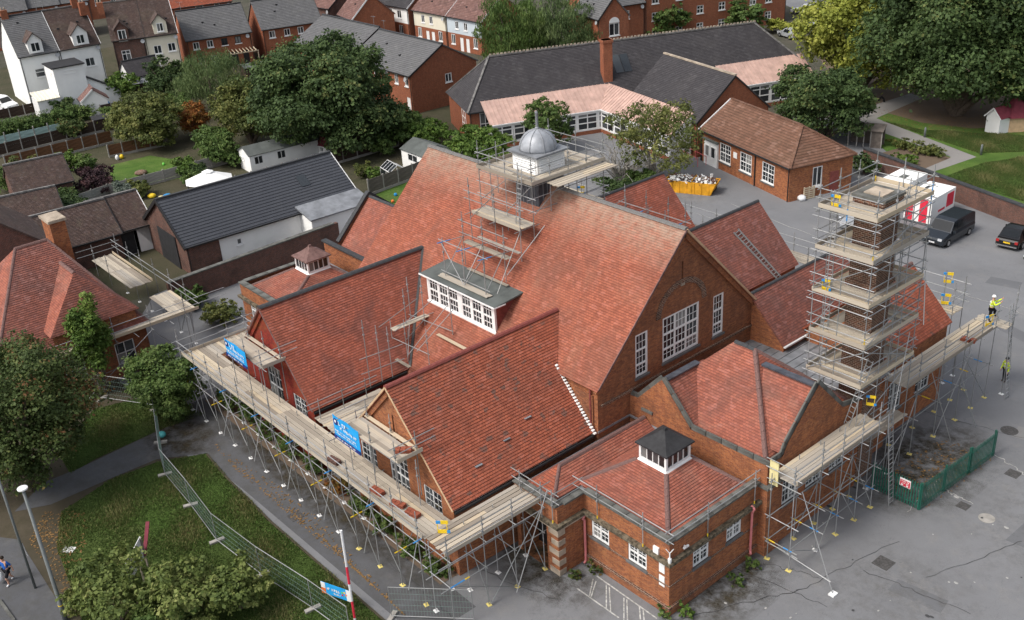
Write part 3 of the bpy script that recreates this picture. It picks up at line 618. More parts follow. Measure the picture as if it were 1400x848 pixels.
def block(x0, y0, x1, y1, ztop, zc, lc, lroof, wins_s, wins_e, roofrect, zr0, face='E', rmat='tile_pink'):
    sy = [(u0,v0,u1,v1) for u0,v0,u1,v1 in wins_s]; ex = [(u0,v0,u1,v1) for u0,v0,u1,v1 in wins_e]
    wall('front_wall', 'brick', S, (0,y0,0), (1,0,0), [(x0,0),(x1,0),(x1,ztop-.1),(x0,ztop-.1)], sy)
    if face == 'E': wall('side_wall', 'brick', S, (x1,0,0), (0,1,0), [(y0,0),(y1,0),(y1,ztop-.1),(y0,ztop-.1)], ex)
    else: wall('side_wall', 'brick', S, (x0,0,0), (0,-1,0), [(-y1,0),(-y0,0),(-y0,ztop-.1),(-y1,ztop-.1)])
    for w in wins_s: window(S, (0,y0,0), (1,0,0), *w, 2, [.62], (1,1), fw=.10)
    for w in wins_e: window(S, (x1,0,0), (0,1,0), *w, 2, [.62], (1,1), fw=.10)
    xs = (x0, x1)
    def ring(nm, a, b, pr, inn, mat):
        MB().box(x0-(pr if face=='W' else 0),y0-pr,a,x1+(pr if face=='E' else 0),y0+inn,b).build(nm, mat, S)
        if face == 'E': MB().box(x1-inn,y0+inn,a,x1+pr,y1-.05,b).build(nm, mat, S)
        else: MB().box(x0-pr,y0+inn,a,x0+inn,y1-.05,b).build(nm, mat, S)
    ring('cornice', zc, zc+.10, .10, .05, 'stone'); ring('cornice_ledge', zc+.10, zc+.30, .24, .05, 'mossy'); ring('sill_band', 1.72, 1.79, .05, .03, 'brick_chimney')
    ring('plinth', 0, .42, .09, .02, 'brick_dark'); ring('plinth_ledge', .42, .52, .12, .02, 'brick_chimney')
    # coping stones along the parapet
    def stones(p, q, n):
        p = Vector(p); q = Vector(q)
        for k in range(n):
            a = p.lerp(q, k/n); b = p.lerp(q, (k+1)/n-.006); plank('coping_stone', a, b, .46, .1, S, 'coping')
    z = ztop-.05
    stones((x0,y0+.12,z), (x1+.1,y0+.12,z), 6)
    if face == 'E': stones((x1-.12,y0+.36,z), (x1-.12,y1-.1,z), 7)
    else: stones((x0+.12,y0+.36,z), (x0+.12,y1-.1,z), 7)
    rx0, ry0, rx1, ry1 = roofrect; lx, ly, hb, zb = lc; h = hb+.1
    A = [(rx0,ry0,zr0),(rx1,ry0,zr0),(rx1,ry1,zr0),(rx0,ry1,zr0)]; B = [(lx-h,ly-h,zb),(lx+h,ly-h,zb),(lx+h,ly+h,zb),(lx-h,ly+h,zb)]
    MB().box(x0+.1,y0+.1,zr0-.3,x1-.1,y1-.1,zr0-.1).build('gutter_lead', 'lead', S)
    for k in range(4): roof([A[k],A[(k+1)%4],B[(k+1)%4],B[k]], rmat); ridge(Vector(A[k])+Vector((0,0,.09)), Vector(B[k])+Vector((0,0,.09)), 'ridge_brown', w=.26, drop=.1)
    lantern((lx,ly), hb, zb, zb+1.0, zb+1.85, lroof, S)
block(-5.7,0,0,6.78, 4.42, 3.02, (-4.1,4.25,.92,5.0), 'felt_black', [(-5.18,1.85,-3.96,2.93),(-2.66,1.83,-1.44,2.9)], [(1.7,1.85,2.88,2.93),(4.22,1.95,5.38,3.03)], (-6.9,.62,-.62,6.45), 4.0)
# pink downpipes, wall boxes and posters on the entrance block
for p in ([(-5.52,-.12,3.0),(-5.52,-.30,2.9),(-5.52,-.16,2.75),(-5.52,-.16,.15),(-5.52,-.3,.05)], [(.12,5.95,3.35),(.28,6.0,3.2),(.16,6.0,2.9),(.16,6.0,.55),(.3,5.85,.42)]):
    MB().path([Vector(q) for q in p], .065, 8).build('downpipe', 'pink_pipe', S)
MB().box(-.95,-.1,3.35,-.62,0,3.72).build('meter_box', 'white', S)
for z in (2.35, 1.55): MB().box(-.62,-.03,z,-.28,-.005,z+.62).build('wall_notice', 'white', S)
MB().lathe((0.12,-.12,3.32), [(.07,0),(.09,.1),(.09,.26),(.05,.3),(.03,.34),(.03,.6)], 8).bar((.12,-.12,3.9),(.0,-.25,4.15),.03,.03).bar((.12,-.12,3.9),(.25,.0,4.15),.03,.03).build('security_camera', 'white', S)
MB().bar((.02,1.0,3.66),(.14,1.0,3.62),.07,.07).bar((.12,.85,3.62),(.12,1.2,3.62),.09,.09).build('flood_light', 'white', S)
# --- porch left of the entrance block
wall('porch_wall', 'brick', S, (-5.7,0,0), (0,1,0), [(-1.83,0),(0.05,0),(0.05,4.3),(-1.83,4.3)])
wall('porch_wall', 'brick', S, (0,-1.83,0), (1,0,0), [(-8.9,0),(-5.7,0),(-5.7,4.3),(-8.9,4.3)], [(-8.6,.02,-6.55,3.0)], reveal=1.2)
MB().box(-8.6,-.64,0,-6.55,-.6,3.0).build('porch_door', 'black_iron', S)
for k in range(5):
    z = .02+k*.62; w = .5 if k % 2 else .68
    MB().box(-5.7-w,-1.86,z,-5.67,-1.83+.45,z+.34).build('quoin_stone', 'stone', S)
MB().box(-8.95,-2.03,3.0,-5.5,-1.78,3.12).build('cornice', 'stone', S); MB().box(-8.95,-2.08,3.12,-5.46,-1.78,3.3).build('cornice_ledge', 'mossy', S)
MB().box(-5.75,-1.78,3.0,-5.5,-.12,3.12).build('cornice', 'stone', S); MB().box(-5.75,-1.78,3.12,-5.46,-.24,3.3).build('cornice_ledge', 'mossy', S)
for k in range(4): plank('coping_stone', (-8.9+.8*k,-1.7,4.36), (-8.12+.8*k,-1.7,4.36), .5, .1, S, 'coping')
for k in range(2): plank('coping_stone', (-5.8,-1.43+.72*k,4.363), (-5.8,-.73+.72*k,4.363), .5, .1, S, 'coping')
MB().box(-8.92,-1.5,3.7,-5.72,6.7,3.88).build('gutter_lead', 'lead', S)
roof([(-6.55,-1.2,3.95),(-6.55,6.7,3.95),(-7.75,6.7,4.78),(-7.75,.3,4.78)], 'tile_pink'); roof([(-8.55,-1.2,3.95),(-6.55,-1.2,3.95),(-7.75,.3,4.78)], 'tile_wing'); roof([(-8.7,6.7,4.0),(-8.7,-1.2,4.0),(-7.75,.3,4.78),(-7.75,6.7,4.78)], 'tile_pink')
ridge((-7.75,.3,4.87),(-7.75,6.7,4.87),'ridge_brown',w=.26); ridge((-6.6,-1.2,4.05),(-7.75,.3,4.87),'ridge_brown',w=.22)
MB().box(-8.93,4.26,4.3,-8.87,6.74,4.42).build('flashing', 'lead', S); MB().box(-8.9,6.7,4.3,-5.7,6.76,4.42).build('flashing', 'lead', S)
# --- the cross gabled block behind it
def gcoping(pts, n, parent=None):
    for a, b in zip(pts, pts[1:]):
        a = Vector(a); b = Vector(b); L = max(2, round((b-a).length/1.1))
        for k in range(L): plank('coping_stone', a.lerp(b,k/L), a.lerp(b,(k+1)/L-.01), .38, .1, S, 'coping', up=n)
yD, xD = 6.78, .38
wall('parapet_wall', 'brick', S, (0,yD,0), (1,0,0), [(-8.9,0),(xD,0),(xD,5.42),(-4.55,5.36),(-6.58,7.55),(-8.3,5.72),(-8.9,5.66)])
gcoping([(-8.9,yD+.1,5.72),(-8.3,yD+.1,5.76),(-6.58,yD+.1,7.62),(-4.55,yD+.1,5.44),(xD+.1,yD+.1,5.48)], (0,1,0))
MB().box(-8.86,yD-.05,4.2,-4.4,yD,4.34).build('string_course', 'brick_chimney', S); MB().box(-8.0,yD-.09,5.1,-7.2,yD,5.25).build('stone_tablet', 'coping', S)
dwins = [(8.15,2.3,9.45,4.0),(10.2,2.3,11.6,4.0),(12.3,2.3,13.6,4.0)]
wall('side_wall', 'brick', S, (xD,0,0), (0,1,0), [(yD,0),(15.0,0),(15.0,5.6),(13.1,6.0),(10.7,8.4),(8.3,6.0),(8.0,5.42),(yD,5.42)], dwins)
for w in dwins: window(S, (xD,0,0), (0,1,0), *w, 2, [.5], (1,1), fw=.09)
MB().box(xD-.02,yD+.95,4.12,xD+.06,15.0,4.24).build('string_course', 'stone', S)
MB().box(xD-.75,yD-.08,0,xD+.12,yD+.95,4.12).build('corner_pier', 'brick', S); MB().box(xD-.85,yD-.2,4.12,xD+.24,yD+1.05,4.27).build('pier_cap', 'coping', S); MB().box(xD-.8,yD-.16,0,xD+.2,yD+1.0,.55).build('pier_plinth', 'brick_dark', S)
gcoping([(xD-.1,yD+.4,5.48),(xD-.1,8.0,5.48),(xD-.1,8.3,6.05),(xD-.1,10.7,8.5),(xD-.1,13.1,6.05),(xD-.1,15.0,5.66)], (1,0,0))
rx0, ry0, rx1, ry1, zb = -8.8, 7.1, .1, 15.2, 5.05; A1, A2 = Vector((-5.1,11.0,8.75)), Vector((-3.8,11.0,8.75))
roof([(rx0,ry0,zb),(rx1,ry0,zb),A2,A1], 'tile_pink'); roof([(rx1,ry0,zb),(rx1,ry1,zb),A2], 'tile_pink'); roof([(rx1,ry1,zb),(rx0,ry1,zb),A1,A2], 'tile_pink'); roof([(rx0,ry1,zb),(rx0,ry0,zb),A1], 'tile_pink')
ridge(A1+Vector((0,0,.08)), A2+Vector((0,0,.08)), 'ridge_black'); ridge(Vector((rx1,ry0,zb+.08)), A2+Vector((0,0,.08)), 'ridge_brown', w=.28); ridge(Vector((rx1,ry1,zb+.08)), A2+Vector((0,0,.08)), 'ridge_brown', w=.28)
roof([(-6.58,yD+.2,7.4),(-6.58,10.2,7.4),(-4.4,9.0,5.2),(-4.4,yD+.2,5.2)], 'tile_pink'); roof([(-6.58,10.2,7.4),(-6.58,yD+.2,7.4),(-8.75,yD+.2,5.2),(-8.75,9.0,5.2)], 'tile_pink')
MB().bar((-6.58,yD+.3,7.45),(-6.58,9.7,7.45),.4,.08).build('ridge_lead', 'lead_dark', S)
roof([(xD-.2,10.7,8.25),(-3.0,10.7,8.25),(-1.2,8.0,5.5),(xD-.2,8.0,5.5)], 'tile_pink'); roof([(-3.0,10.7,8.25),(xD-.2,10.7,8.25),(xD-.2,13.4,5.5),(-1.2,13.4,5.5)], 'tile_pink')
MB().bar((xD-.25,10.7,8.3),(-3.0,10.7,8.3),.4,.1).build('ridge_lead', 'lead_dark', S)
# --- link block with lead flat roof, double pile block, chimney stack
MB().box(-8.86,13.8,4.5,-.62,19.6,4.95).build('flat_roof', 'lead', S)
mb = MB()
for k in range(13): mb.bar((-8.6+k*.62,14.9,4.97),(-8.6+k*.62,17.38 if k < 4 else 19.5,4.97),.06,.06)
mb.build('lead_roll', 'lead', S)
wall('side_wall', 'brick', S, (-.6,0,0), (0,1,0), [(15.0,0),(19.5,0),(19.5,5.0),(15.0,5.0)])
c1x, c1z = -8.98, 8.05
wall('gable_wall', 'brick', S, (0,17.42,0), (1,0,0), [(-8.9,4.9),(-6.45,4.9),(-6.45,5.5),(-8.9,7.95)])
wall('side_wall', 'brick', S, (-6.5,0,0), (0,1,0), [(17.42,4.9),(20.5,4.9),(20.5,5.5),(17.42,5.5)])
roof([(c1x,17.3,c1z),(c1x,26.6,c1z),(-6.35,26.6,5.42),(-6.35,17.3,5.42)], 'tile_brown'); roof([(c1x,26.6,c1z),(c1x,17.9,c1z),(-11.6,17.9,5.42),(-11.6,26.6,5.42)], 'tile_brown')
ridge((c1x,17.3,c1z+.07),(c1x,26.6,c1z+.07),'ridge_black',w=.24,drop=.1)
MB().bar((-6.3,17.3,5.36),(-6.3,20.4,5.36),.14,.1).build('gutter', 'white', S)
c2x, c2z = -3.9, 8.5
roof([(c2x,19.4,c2z),(c2x,26.6,c2z),(-.85,26.6,5.42),(-.85,19.4,5.42)], 'tile_wing'); roof([(c2x,26.6,c2z),(c2x,19.4,c2z),(-6.6,19.4,5.75),(-6.6,26.6,5.75)], 'tile_wing')
ridge((c2x,19.4,c2z+.07),(c2x,26.6,c2z+.07),'ridge_brown',w=.24,drop=.1)
wall('gable_wall', 'brick', S, (0,19.55,0), (1,0,0), [(-6.4,0),(-1.05,0),(-1.05,5.4),(c2x,8.3),(-6.4,5.8)])
w2 = [(20.2,1.6,21.8,3.7),(23.4,1.6,25.0,3.7)]
wall('side_wall', 'brick', S, (-1.05,0,0), (0,1,0), [(19.5,0),(26.45,0),(26.45,5.4),(19.5,5.4)], w2)
for w in w2: window(S, (-1.05,0,0), (0,1,0), *w, 2, 2, (1,1))
wall('back_wall', 'brick', S, (0,26.45,0), (-1,0,0), [(1.05,0),(11.5,0),(11.5,5.4),(8.98,7.9),(6.5,5.5),(3.9,8.3),(1.05,5.4)])
chx0, chy0, chw = -1.28, 15.25, 1.56
ch = MB().box(chx0,chy0,0,chx0+chw,chy0+chw,16.75).build('chimney_stack', 'brick_chimney', S)
for z, e, h in ((4.95,.16,.35),(11.95,.12,.28),(16.35,.05,.15),(16.5,.1,.25)): MB().box(chx0-e,chy0-e,z,chx0+chw+e,chy0+chw+e,z+h).build('corbel_band', 'brick_chimney', ch)
MB().box(chx0-.17,chy0-.17,16.76,chx0+chw+.17,chy0+chw+.17,16.90).build('chimney_cap', 'coping', ch)
MB().box(chx0+.25,chy0+.25,16.90,chx0+chw-.25,chy0+chw-.25,16.96).build('chimney_hood', 'stone', ch)
# --- the same pair of corner blocks at the far left end
block(-42.4,.1,-36.1,7.3, 4.42, 3.02, (-39.1,4.6,.92,5.0), 'ridge_brown', [(-41.2,1.85,-40.0,2.93)], [], (-41.9,.7,-36.4,6.9), 4.0, 'W', 'tile_pink')
wall('parapet_wall', 'brick', S, (0,7.35,0), (1,0,0), [(-42.0,0),(-31.6,0),(-31.6,5.45),(-42.0,5.45)])
MB().box(-42.1,7.2,5.45,-31.7,7.65,5.58).build('parapet_coping', 'ridge_black', S)
wall('end_gable', 'brick', S, (-40.3,0,0), (0,-1,0), [(-15.2,0),(-7.6,0),(-7.6,5.6),(-10.9,8.75),(-15.2,5.4)])
MB().bar((-40.4,7.7,5.75),(-40.4,10.9,8.9),.4,.16).bar((-40.4,10.9,8.9),(-40.4,15.1,5.5),.4,.16).build('gable_coping', 'ridge_black', S)
roof([(-40.2,10.9,8.6),(-31.6,10.9,8.6),(-31.6,7.7,5.3),(-40.2,7.7,5.3)], 'tile_pink'); roof([(-31.6,10.9,8.6),(-40.2,10.9,8.6),(-40.2,15.2,5.2),(-31.6,15.2,5.2)], 'tile_pink')
ridge((-40.2,10.9,8.68),(-31.7,10.9,8.68),'ridge_black')
MB().box(-36.1,-5.0,0,-31.9,7.3,3.9).build('link_wall', 'brick', S)
# ================================================================== scaffolding
class Scaf:
    def __init__(s, name, label, loc):
        s.t = thing(name, label, 'scaffolding', loc, 0, 'scaffolding around the school'); s.o = Vector(loc)
    def rod(s, n, p, q, mat='galv'): return rod(n, Vector(p)-s.o, Vector(q)-s.o, s.t, mat)
    def post(s, x, y, z0, z1, plate=None):
        s.rod('standard', (x,y,z0), (x,y,z1))
        if plate:
            o = bpy.data.objects.new('base_plate', unit_mesh('plate', plate)); o.location = Vector((x,y,z0))-s.o; o.rotation_euler.z = random.uniform(-.3,.3); link(o, s.t)
        s.coup(x, y, [z1-.55, z1-1.0] if z1-z0 > 2 else [])
    def coup(s, x, y, zs):
        for z in zs:
            o = bpy.data.objects.new('coupler', unit_mesh('box', 'galv')); o.location = Vector((x,y,z))-s.o; o.scale = (.1,.1,.09); link(o, s.t)
    def boards(s, x0, y0, x1, y1, z, along='x', mat='board', length=3.9, gap=0.03, skip=None, w=.225):
        n = max(1, round(abs((y1-y0) if along == 'x' else (x1-x0))/(w+gap)))
        for k in range(n):
            c = (y0 if along == 'x' else x0) + ((y1-y0) if along == 'x' else (x1-x0))*(k+.5)/n
            a, e = (x0, x1) if along == 'x' else (y0, y1); m = max(1, round((e-a)/length)); off = random.uniform(-.25,.25)
            for j in range(m):
                p = a+(e-a)*j/m + (off if j else random.uniform(-.06,.06)); q = a+(e-a)*(j+1)/m + (off if j < m-1 else random.uniform(-.06,.06))
                zz = z + random.uniform(-.006,.006) + (.004 if k % 2 else 0)
                if skip and skip((p+q)/2, c): continue
                P, Q = ((p,c,zz),(q,c,zz)) if along == 'x' else ((c,p,zz),(c,q,zz))
                plank('board', Vector(P)-s.o, Vector(Q)-s.o, w, .038, s.t, mat if random.random() > .12 else 'board_new')
    def toe(s, p, q, mat='board'):
        p = Vector(p)+Vector((0,0,.13)); q = Vector(q)+Vector((0,0,.13)); plank('toe_board', p-s.o, q-s.o, .038, .225, s.t, mat)
    def rails(s, p, q, hs=(.5,1.0), ext=.25):
        p = Vector(p); q = Vector(q); d = (q-p).normalized()*ext
        for h in hs: s.rod('guard_rail', p-d+Vector((0,0,h)), q+d+Vector((0,0,h)))
    def sleeve(s, p, q, t0, t1, mat):
        p = Vector(p); q = Vector(q); a = p.lerp(q,t0); b = p.lerp(q,t1); rod('tube_sleeve', a-s.o, b-s.o, s.t, mat, th=1.25)
def ladder(label, a, b, w=.42, side=None, n=None, mat='galv'):
    a = Vector(a); b = Vector(b); d = (b-a).normalized(); t = thing('ladder', label, 'ladder', a)
    sd = Vector(side) if side else d.cross(Vector((0,0,1))).normalized(); L = (b-a).length; n = n or int(L/.27)
    for s_ in (-1, 1): rod('stile', sd*w/2*s_, (b-a)+sd*w/2*s_, t, mat)
    for k in range(n):
        c = d*(L*(k+.6)/n); rod('rung', c-sd*w/2, c+sd*w/2, t, mat, th=.8)
    return t
def ladder_guard(label, loc, rz=0.0, sc=0.72):
    t = thing('ladder_guard', label, 'safety gate', loc, rz, 'yellow and blue ladder guards on the scaffold decks'); t.scale = (sc,)*3
    MB().box(-.35,-.03,.0,.3,.03,.28).build('lower_panel', 'yellow', t); MB().box(-.1,-.03,.78,.42,.03,1.05).build('upper_panel', 'yellow', t)
    MB().box(-.42,-.035,.8,-.1,.035,1.02).box(.3,-.035,.02,.52,.035,.24).build('hinge_panel', 'blue', t)
    MB().box(-.36,-.02,.28,-.31,.02,.78).box(.3,-.02,.28,.35,.02,.78).build('gate_frame', 'yellow', t); return t
# --- front run
F = Scaf('front_scaffold', 'long tube and board scaffold along the left facade with a timber walkway', (-35.2,-8,0))
ZD = 4.12; xs = [-35.1+2.02*k for k in range(14)]
yo, yi = -8.0, -6.35
for k, x in enumerate(xs):
    F.post(x, yo, 0, 5.75 if k % 3 else 6.1, 'plastic_yellow' if k > 9 else 'white'); F.post(x, yi, 0, ZD+.35 if k not in (4,5,10,11,12) else 6.9, 'white')
    F.rod('transom', (x,yo-.3,ZD-.08), (x,yi+.55,ZD-.08)); F.rod('transom', (x,yo-.2,2.2), (x,yi+.2,2.2))
for z in (2.55, 3.76): F.rod('ledger', (-35.6,yo+.05,z), (-8.4,yo+.05,z)); F.rod('ledger', (-35.6,yi-.05,z+.2), (-8.4,yi-.05,z+.2))
F.rails((-35.1,yo,ZD), (-8.9,yo,ZD), (.55,1.05))
F.boards(-35.2,-7.78,-8.6,-6.0,ZD,'x'); F.toe((-35.2,-7.86,ZD), (-8.7,-7.86,ZD))
for k in range(1, 13, 2):
    F.rod('brace', (xs[k],yo-.06,.15), (xs[k]-2.0,yo-.06,3.9)); 
for k in range(0, 13, 2): F.rod('raker', (xs[k]+.6,yo-.05,.1), (xs[k]+.1,yi,3.9)); F.sleeve((xs[k],yo-.2,2.2),(xs[k],yi+.2,2.2),.0,.35,'yellow'); F.sleeve((xs[k+1],yo-.3,ZD-.08),(xs[k+1],yi+.5,ZD-.08),.0,.2,'blue')
for k in (1,3,5,7,9,11): F.rod('brace', (xs[k]-.1,yo-.08,3.9), (xs[k]+2.1,yo-.08,1.0)); F.rod('brace', (xs[k],yi,.2), (xs[k]+2,yi,3.8))
# left end return
for y in (-4.6,-3.3): F.post(-35.0, y, 0, 5.4, 'white')
F.boards(-35.15,-6.0,-33.4,-3.2,ZD,'x',length=1.8); F.toe((-35.2,-7.9,ZD), (-35.2,-3.2,ZD)); F.rails((-35.3,-8.1,ZD), (-35.3,-2.4,ZD), (.55,1.05)); F.rails((-35.3,-3.2,ZD), (-32.2,-3.2,ZD), (.55,1.05))
# upper platforms at the two gables
for xa, xb in ((-29.3,-24.8),(-16.2,-11.3)):
    zp = 6.85
    for x in (xa+.25, (xa+xb)/2, xb-.25): F.post(x, -5.78, ZD, zp+1.15); F.post(x, -7.05, ZD, zp+(1.15 if x > xa+.5 else .2)); F.rod('transom', (x,-7.25,zp-.06), (x,-5.6,zp-.06))
    F.boards(xa,-7.1,xb,-5.95,zp,'x'); F.toe((xb+.05,-7.15,zp), (xb+.05,-5.6,zp)); F.boards(xa,-5.85,xb,-5.62,zp+.03,'x')
    F.rails((xb,-7.3,zp), (xb,-5.0,zp), (.5,.95)); F.rails((xa,-7.2,zp), (xa,-5.7,zp), (.5,.95)); F.rod('ledger', (xa-.3,-7.05,zp-.1), (xb+.3,-7.05,zp-.1))
# gallery between the wings
F.boards(-22.0,-5.8,-19.0,-1.2,ZD+.02,'y',length=2.4)
for y in (-5.6,-4.0,-2.4): F.post(-21.6, y, ZD, ZD+1.4)
F.rails((-21.6,-6.4,ZD), (-21.6,-1.8,ZD), (.9,1.25)); F.rails((-18.6,-6.6,ZD), (-18.6,-5.0,ZD), (.5,1.0)); F.post(-18.6,-6.0,0,ZD+1.6); F.post(-18.9,-4.8,0,ZD+1.5)
# --- return along the right hand wing
Q = Scaf('return_scaffold', 'short scaffold return under the red tiled wing beside the porch pillar', (-6.7,-8,0))
for k, y in enumerate((-7.9,-5.75,-3.9,-2.0)):
    Q.post(-6.65, y, 0, ZD+1.35, 'plastic_yellow'); Q.post(-8.15, y, 0, ZD+.2, 'white'); Q.rod('transom', (-8.9,y,ZD-.08), (-6.4,y,ZD-.08)); Q.rod('transom', (-8.3,y,2.4), (-6.5,y,2.4))
for z in (2.45, 3.85): Q.rod('ledger', (-6.6,-8.5,z), (-6.6,-1.4,z)); Q.rod('ledger', (-8.1,-8.3,z-.2), (-8.1,-1.6,z-.2))
Q.boards(-8.85,-7.75,-6.95,-1.45,ZD,'y',length=3.2); Q.toe((-6.85,-7.9,ZD), (-6.85,-1.4,ZD)); Q.rails((-6.65,-8,ZD), (-6.65,-1.6,ZD), (.5,1.05))
Q.boards(-9.3,-5.4,-8.95,3.0,ZD+.06,'y','white',length=2.8)
for a, b in (((-6.55,-5.7,.1),(-6.55,-2.2,3.9)),((-6.55,-3.9,.1),(-6.55,-7.6,2.4)),((-6.6,-2.0,.1),(-8.1,-2.0,2.3)),((-6.5,-5.75,.2),(-8.1,-5.75,3.9)),((-6.5,-3.9,.2),(-8.15,-3.9,3.7))): Q.rod('brace', a, b)
Q.rod('raker', (-6.1,-4.4,.3), (-6.5,-1.7,4.9)); Q.sleeve((-6.6,-8.5,2.45),(-6.6,-1.4,2.45),.08,.2,'blue'); Q.sleeve((-6.6,-8.5,2.45),(-6.6,-1.4,2.45),.2,.24,'yellow')
# --- guard rail along the entrance block parapet
E_ = Scaf('parapet_guard_rail', 'double steel guard rail along the parapet of the small entrance block', (0,0,3.4))
for p, q in (((-6.4,-.05,4.75),(.3,-.05,4.75)),((-.05,-.25,4.8),(-.05,6.9,4.8)),((-5.95,-2.0,4.75),(-5.95,.2,4.75)),((-9.2,-1.75,4.75),(-5.6,-1.75,4.75))):
    for h in (-.28, .22): E_.rod('guard_rail', Vector(p)+Vector((0,0,h)), Vector(q)+Vector((0,0,h)))
for x, y in ((-4.6,-.14),(-1.55,-.14),(.12,2.6),(.12,6.2),(-5.9,-1.95),(-8.3,-1.95)):
    E_.post(x, y, 3.25, 5.35); E_.sleeve((x,y,3.3),(x,y,5.2),.02,.12,'yellow')
# --- right hand run
Rr = Scaf('side_scaffold', 'tube scaffold with timber deck along the right facade above the car park', (2.1,6.6,0))
ZR_ = 5.0
ysn = [6.6, 8.85, 10.65, 12.36, 13.9]
for k, y in enumerate(ysn):
    Rr.post(2.1, y, 0, 6.7 if k else 6.3, 'plastic_yellow' if k != 1 else 'white'); Rr.post(.78, y, 0, ZR_+.3, 'plastic_yellow')
    for z in (1.25, 2.7, ZR_-.08): Rr.rod('transom', (.5,y,z), (2.5,y,z)); 
    Rr.sleeve((.5,y,1.25),(2.5,y,1.25),.1,.35,'yellow'); Rr.sleeve((.5,y,1.25),(2.5,y,1.25),.6,.85,'blue')
for z in (1.3, 2.75, ZR_-.1): Rr.rod('ledger', (2.05,6.3,z), (2.05,14.2,z)); Rr.rod('ledger', (.83,6.3,z+.05), (.83,14.2,z+.05))
Rr.boards(.55,6.9,2.0,14.6,ZR_,'y'); Rr.toe((2.06,6.9,ZR_), (2.06,14.6,ZR_)); Rr.rails((2.1,6.7,ZR_), (2.1,14.4,ZR_)); Rr.rails((.6,6.7,ZR_), (2.2,6.7,ZR_))
Rr.rod('raker', (4.6,6.7,.05), (2.15,7.2,4.6)); Rr.rod('ledger', (.6,6.75,.95), (4.4,6.75,.62)); Rr.rod('ledger', (.6,6.6,1.05), (2.5,6.7,.95))
o = bpy.data.objects.new('base_plate', unit_mesh('box', 'white')); o.location = Vector((4.62,6.7,0))-Rr.o; o.scale = (.3,.4,.08); link(o, Rr.t)
for a, b in (((2.2,8.9,.05),(2.2,11.4,4.6)),((2.2,8.9,.05),(2.2,6.7,1.3)),((2.2,12.3,.1),(2.2,10.7,2.7)),((.8,8.8,.2),(.8,12.3,4.8)),((2.15,13.9,.2),(.8,13.9,2.6))): Rr.rod('brace', a, b)
mats = MB().box(.5,6.78,4.5,1.0,6.84,5.9).build('debris_panel', 'pale_yellow', Rr.t); mats.location = -Rr.o
# far part beyond the chimney
for k, y in enumerate((19.8,22.4,24.9,26.8,28.5)):
    Rr.post(.95, y, 0, ZR_+1.6, 'plastic_yellow'); Rr.post(-.4, y, 0, ZR_+.2, 'plastic_yellow')
    for z in (2.4, ZR_-.1): Rr.rod('transom', (-.6,y,z), (1.2,y,z))
    Rr.sleeve((-.6,y,2.4),(1.2,y,2.4),.3,.6,'yellow' if k % 2 else 'blue')
for z in (2.45, 4.9): Rr.rod('ledger', (.9,15.0,z), (.9,28.9,z)); Rr.rod('ledger', (-.35,19.5,z), (-.35,28.9,z))
Rr.boards(-.55,18.6,.95,28.6,ZR_,'y'); Rr.toe((1.0,18.6,ZR_), (1.0,28.0,ZR_)); Rr.rails((.95,18.8,ZR_), (.95,28.7,ZR_)); Rr.boards(-.5,28.6,1.5,29.6,ZR_+.02,'x',length=2)
for a, b in (((2.1,22.4,.05),(.95,21.2,4.9)),((1.0,22.4,.05),(1.0,25.6,4.6)),((1.0,26.8,.1),(1.0,24.9,2.5)),((2.3,24.9,.05),(1.0,24.9,3.0)),((1.0,28.5,.1),(1.0,24.9,4.4)),((1.0,18.9,2.3),(1.0,15.0,.3)),((1.3,17.2,.05),(1.0,19.6,3.9))): Rr.rod('brace', a, b)
for y in (15.2,17.2): Rr.post(1.0, y, 0, 4.6, 'white')
Rr.boards(.2,14.8,1.1,18.7,3.3,'y',length=2.0)
Rr.post(1.5,29.6,0,ZR_+2.6,'white'); Rr.rails((1.5,28.6,ZR_),(1.5,29.8,ZR_))
ladder('aluminium ladder up to the deck beside the green palisade fence', (2.75,14.9,0), (2.2,14.75,5.7), side=(0,1,0))
ladder('aluminium ladder at the far end of the right hand scaffold', (2.0,29.3,0), (1.35,29.3,6.4), side=(0,1,0))
# --- scaffold tower round the chimney
T = Scaf('chimney_scaffold', 'tall five deck scaffold tower wrapped round the brick chimney stack', (-.5,15.8,5))
tx, ty = (-2.08,-.5,1.1), (13.32,15.0,16.7,18.3)
for x in tx:
    for y in ty:
        if x == -.5 and y in (15.0,16.7): continue
        z0 = 0 if x > 1 else (5.02 if not (x < -.6 and y < 15) else 5.5); T.post(x, y, z0, 18.1)
levels = (7.3, 9.6, 11.92, 14.3, 16.5)
hole = lambda a, c: (-1.5 < a < .5 and 15.05 < c < 17.0)
for i, z in enumerate(levels):
    for y in (ty[0], ty[-1]): T.rod('ledger', (-2.4,y,z-.1), (1.4,y,z-.1)); T.rails((-2.1,y,z), (1.1,y,z))
    for x in (tx[0], tx[-1]): T.rod('ledger', (x,13.0,z-.14), (x,18.6,z-.14)); T.rails((x,13.3,z), (x,18.3,z))
    T.boards(-2.05,13.35,1.08,15.0,z,'x',length=3.4); T.boards(-2.05,17.05,1.08,18.3,z,'x',length=3.4)
    T.boards(-2.05,15.02,-1.35,17.03,z,'y',length=2.2); T.boards(.42,15.02,1.08,17.03,z,'y',length=2.2)
    mt = 'board' if i % 2 else 'board_new'
    T.toe((-2.1,13.28,z), (1.16,13.28,z), 'board'); T.toe((1.16,13.28,z), (1.16,18.36,z), mt); T.toe((-2.12,13.28,z), (-2.12,18.36,z)); T.toe((-2.1,18.36,z), (1.16,18.36,z), mt)
    if i < 4: T.rod('brace', (-2.14,13.3,z), (-2.14,18.2,levels[i+1]-.2)) if i % 2 else T.rod('brace', (1.16,18.2,z+.1), (1.16,13.4,levels[i+1]-.2))
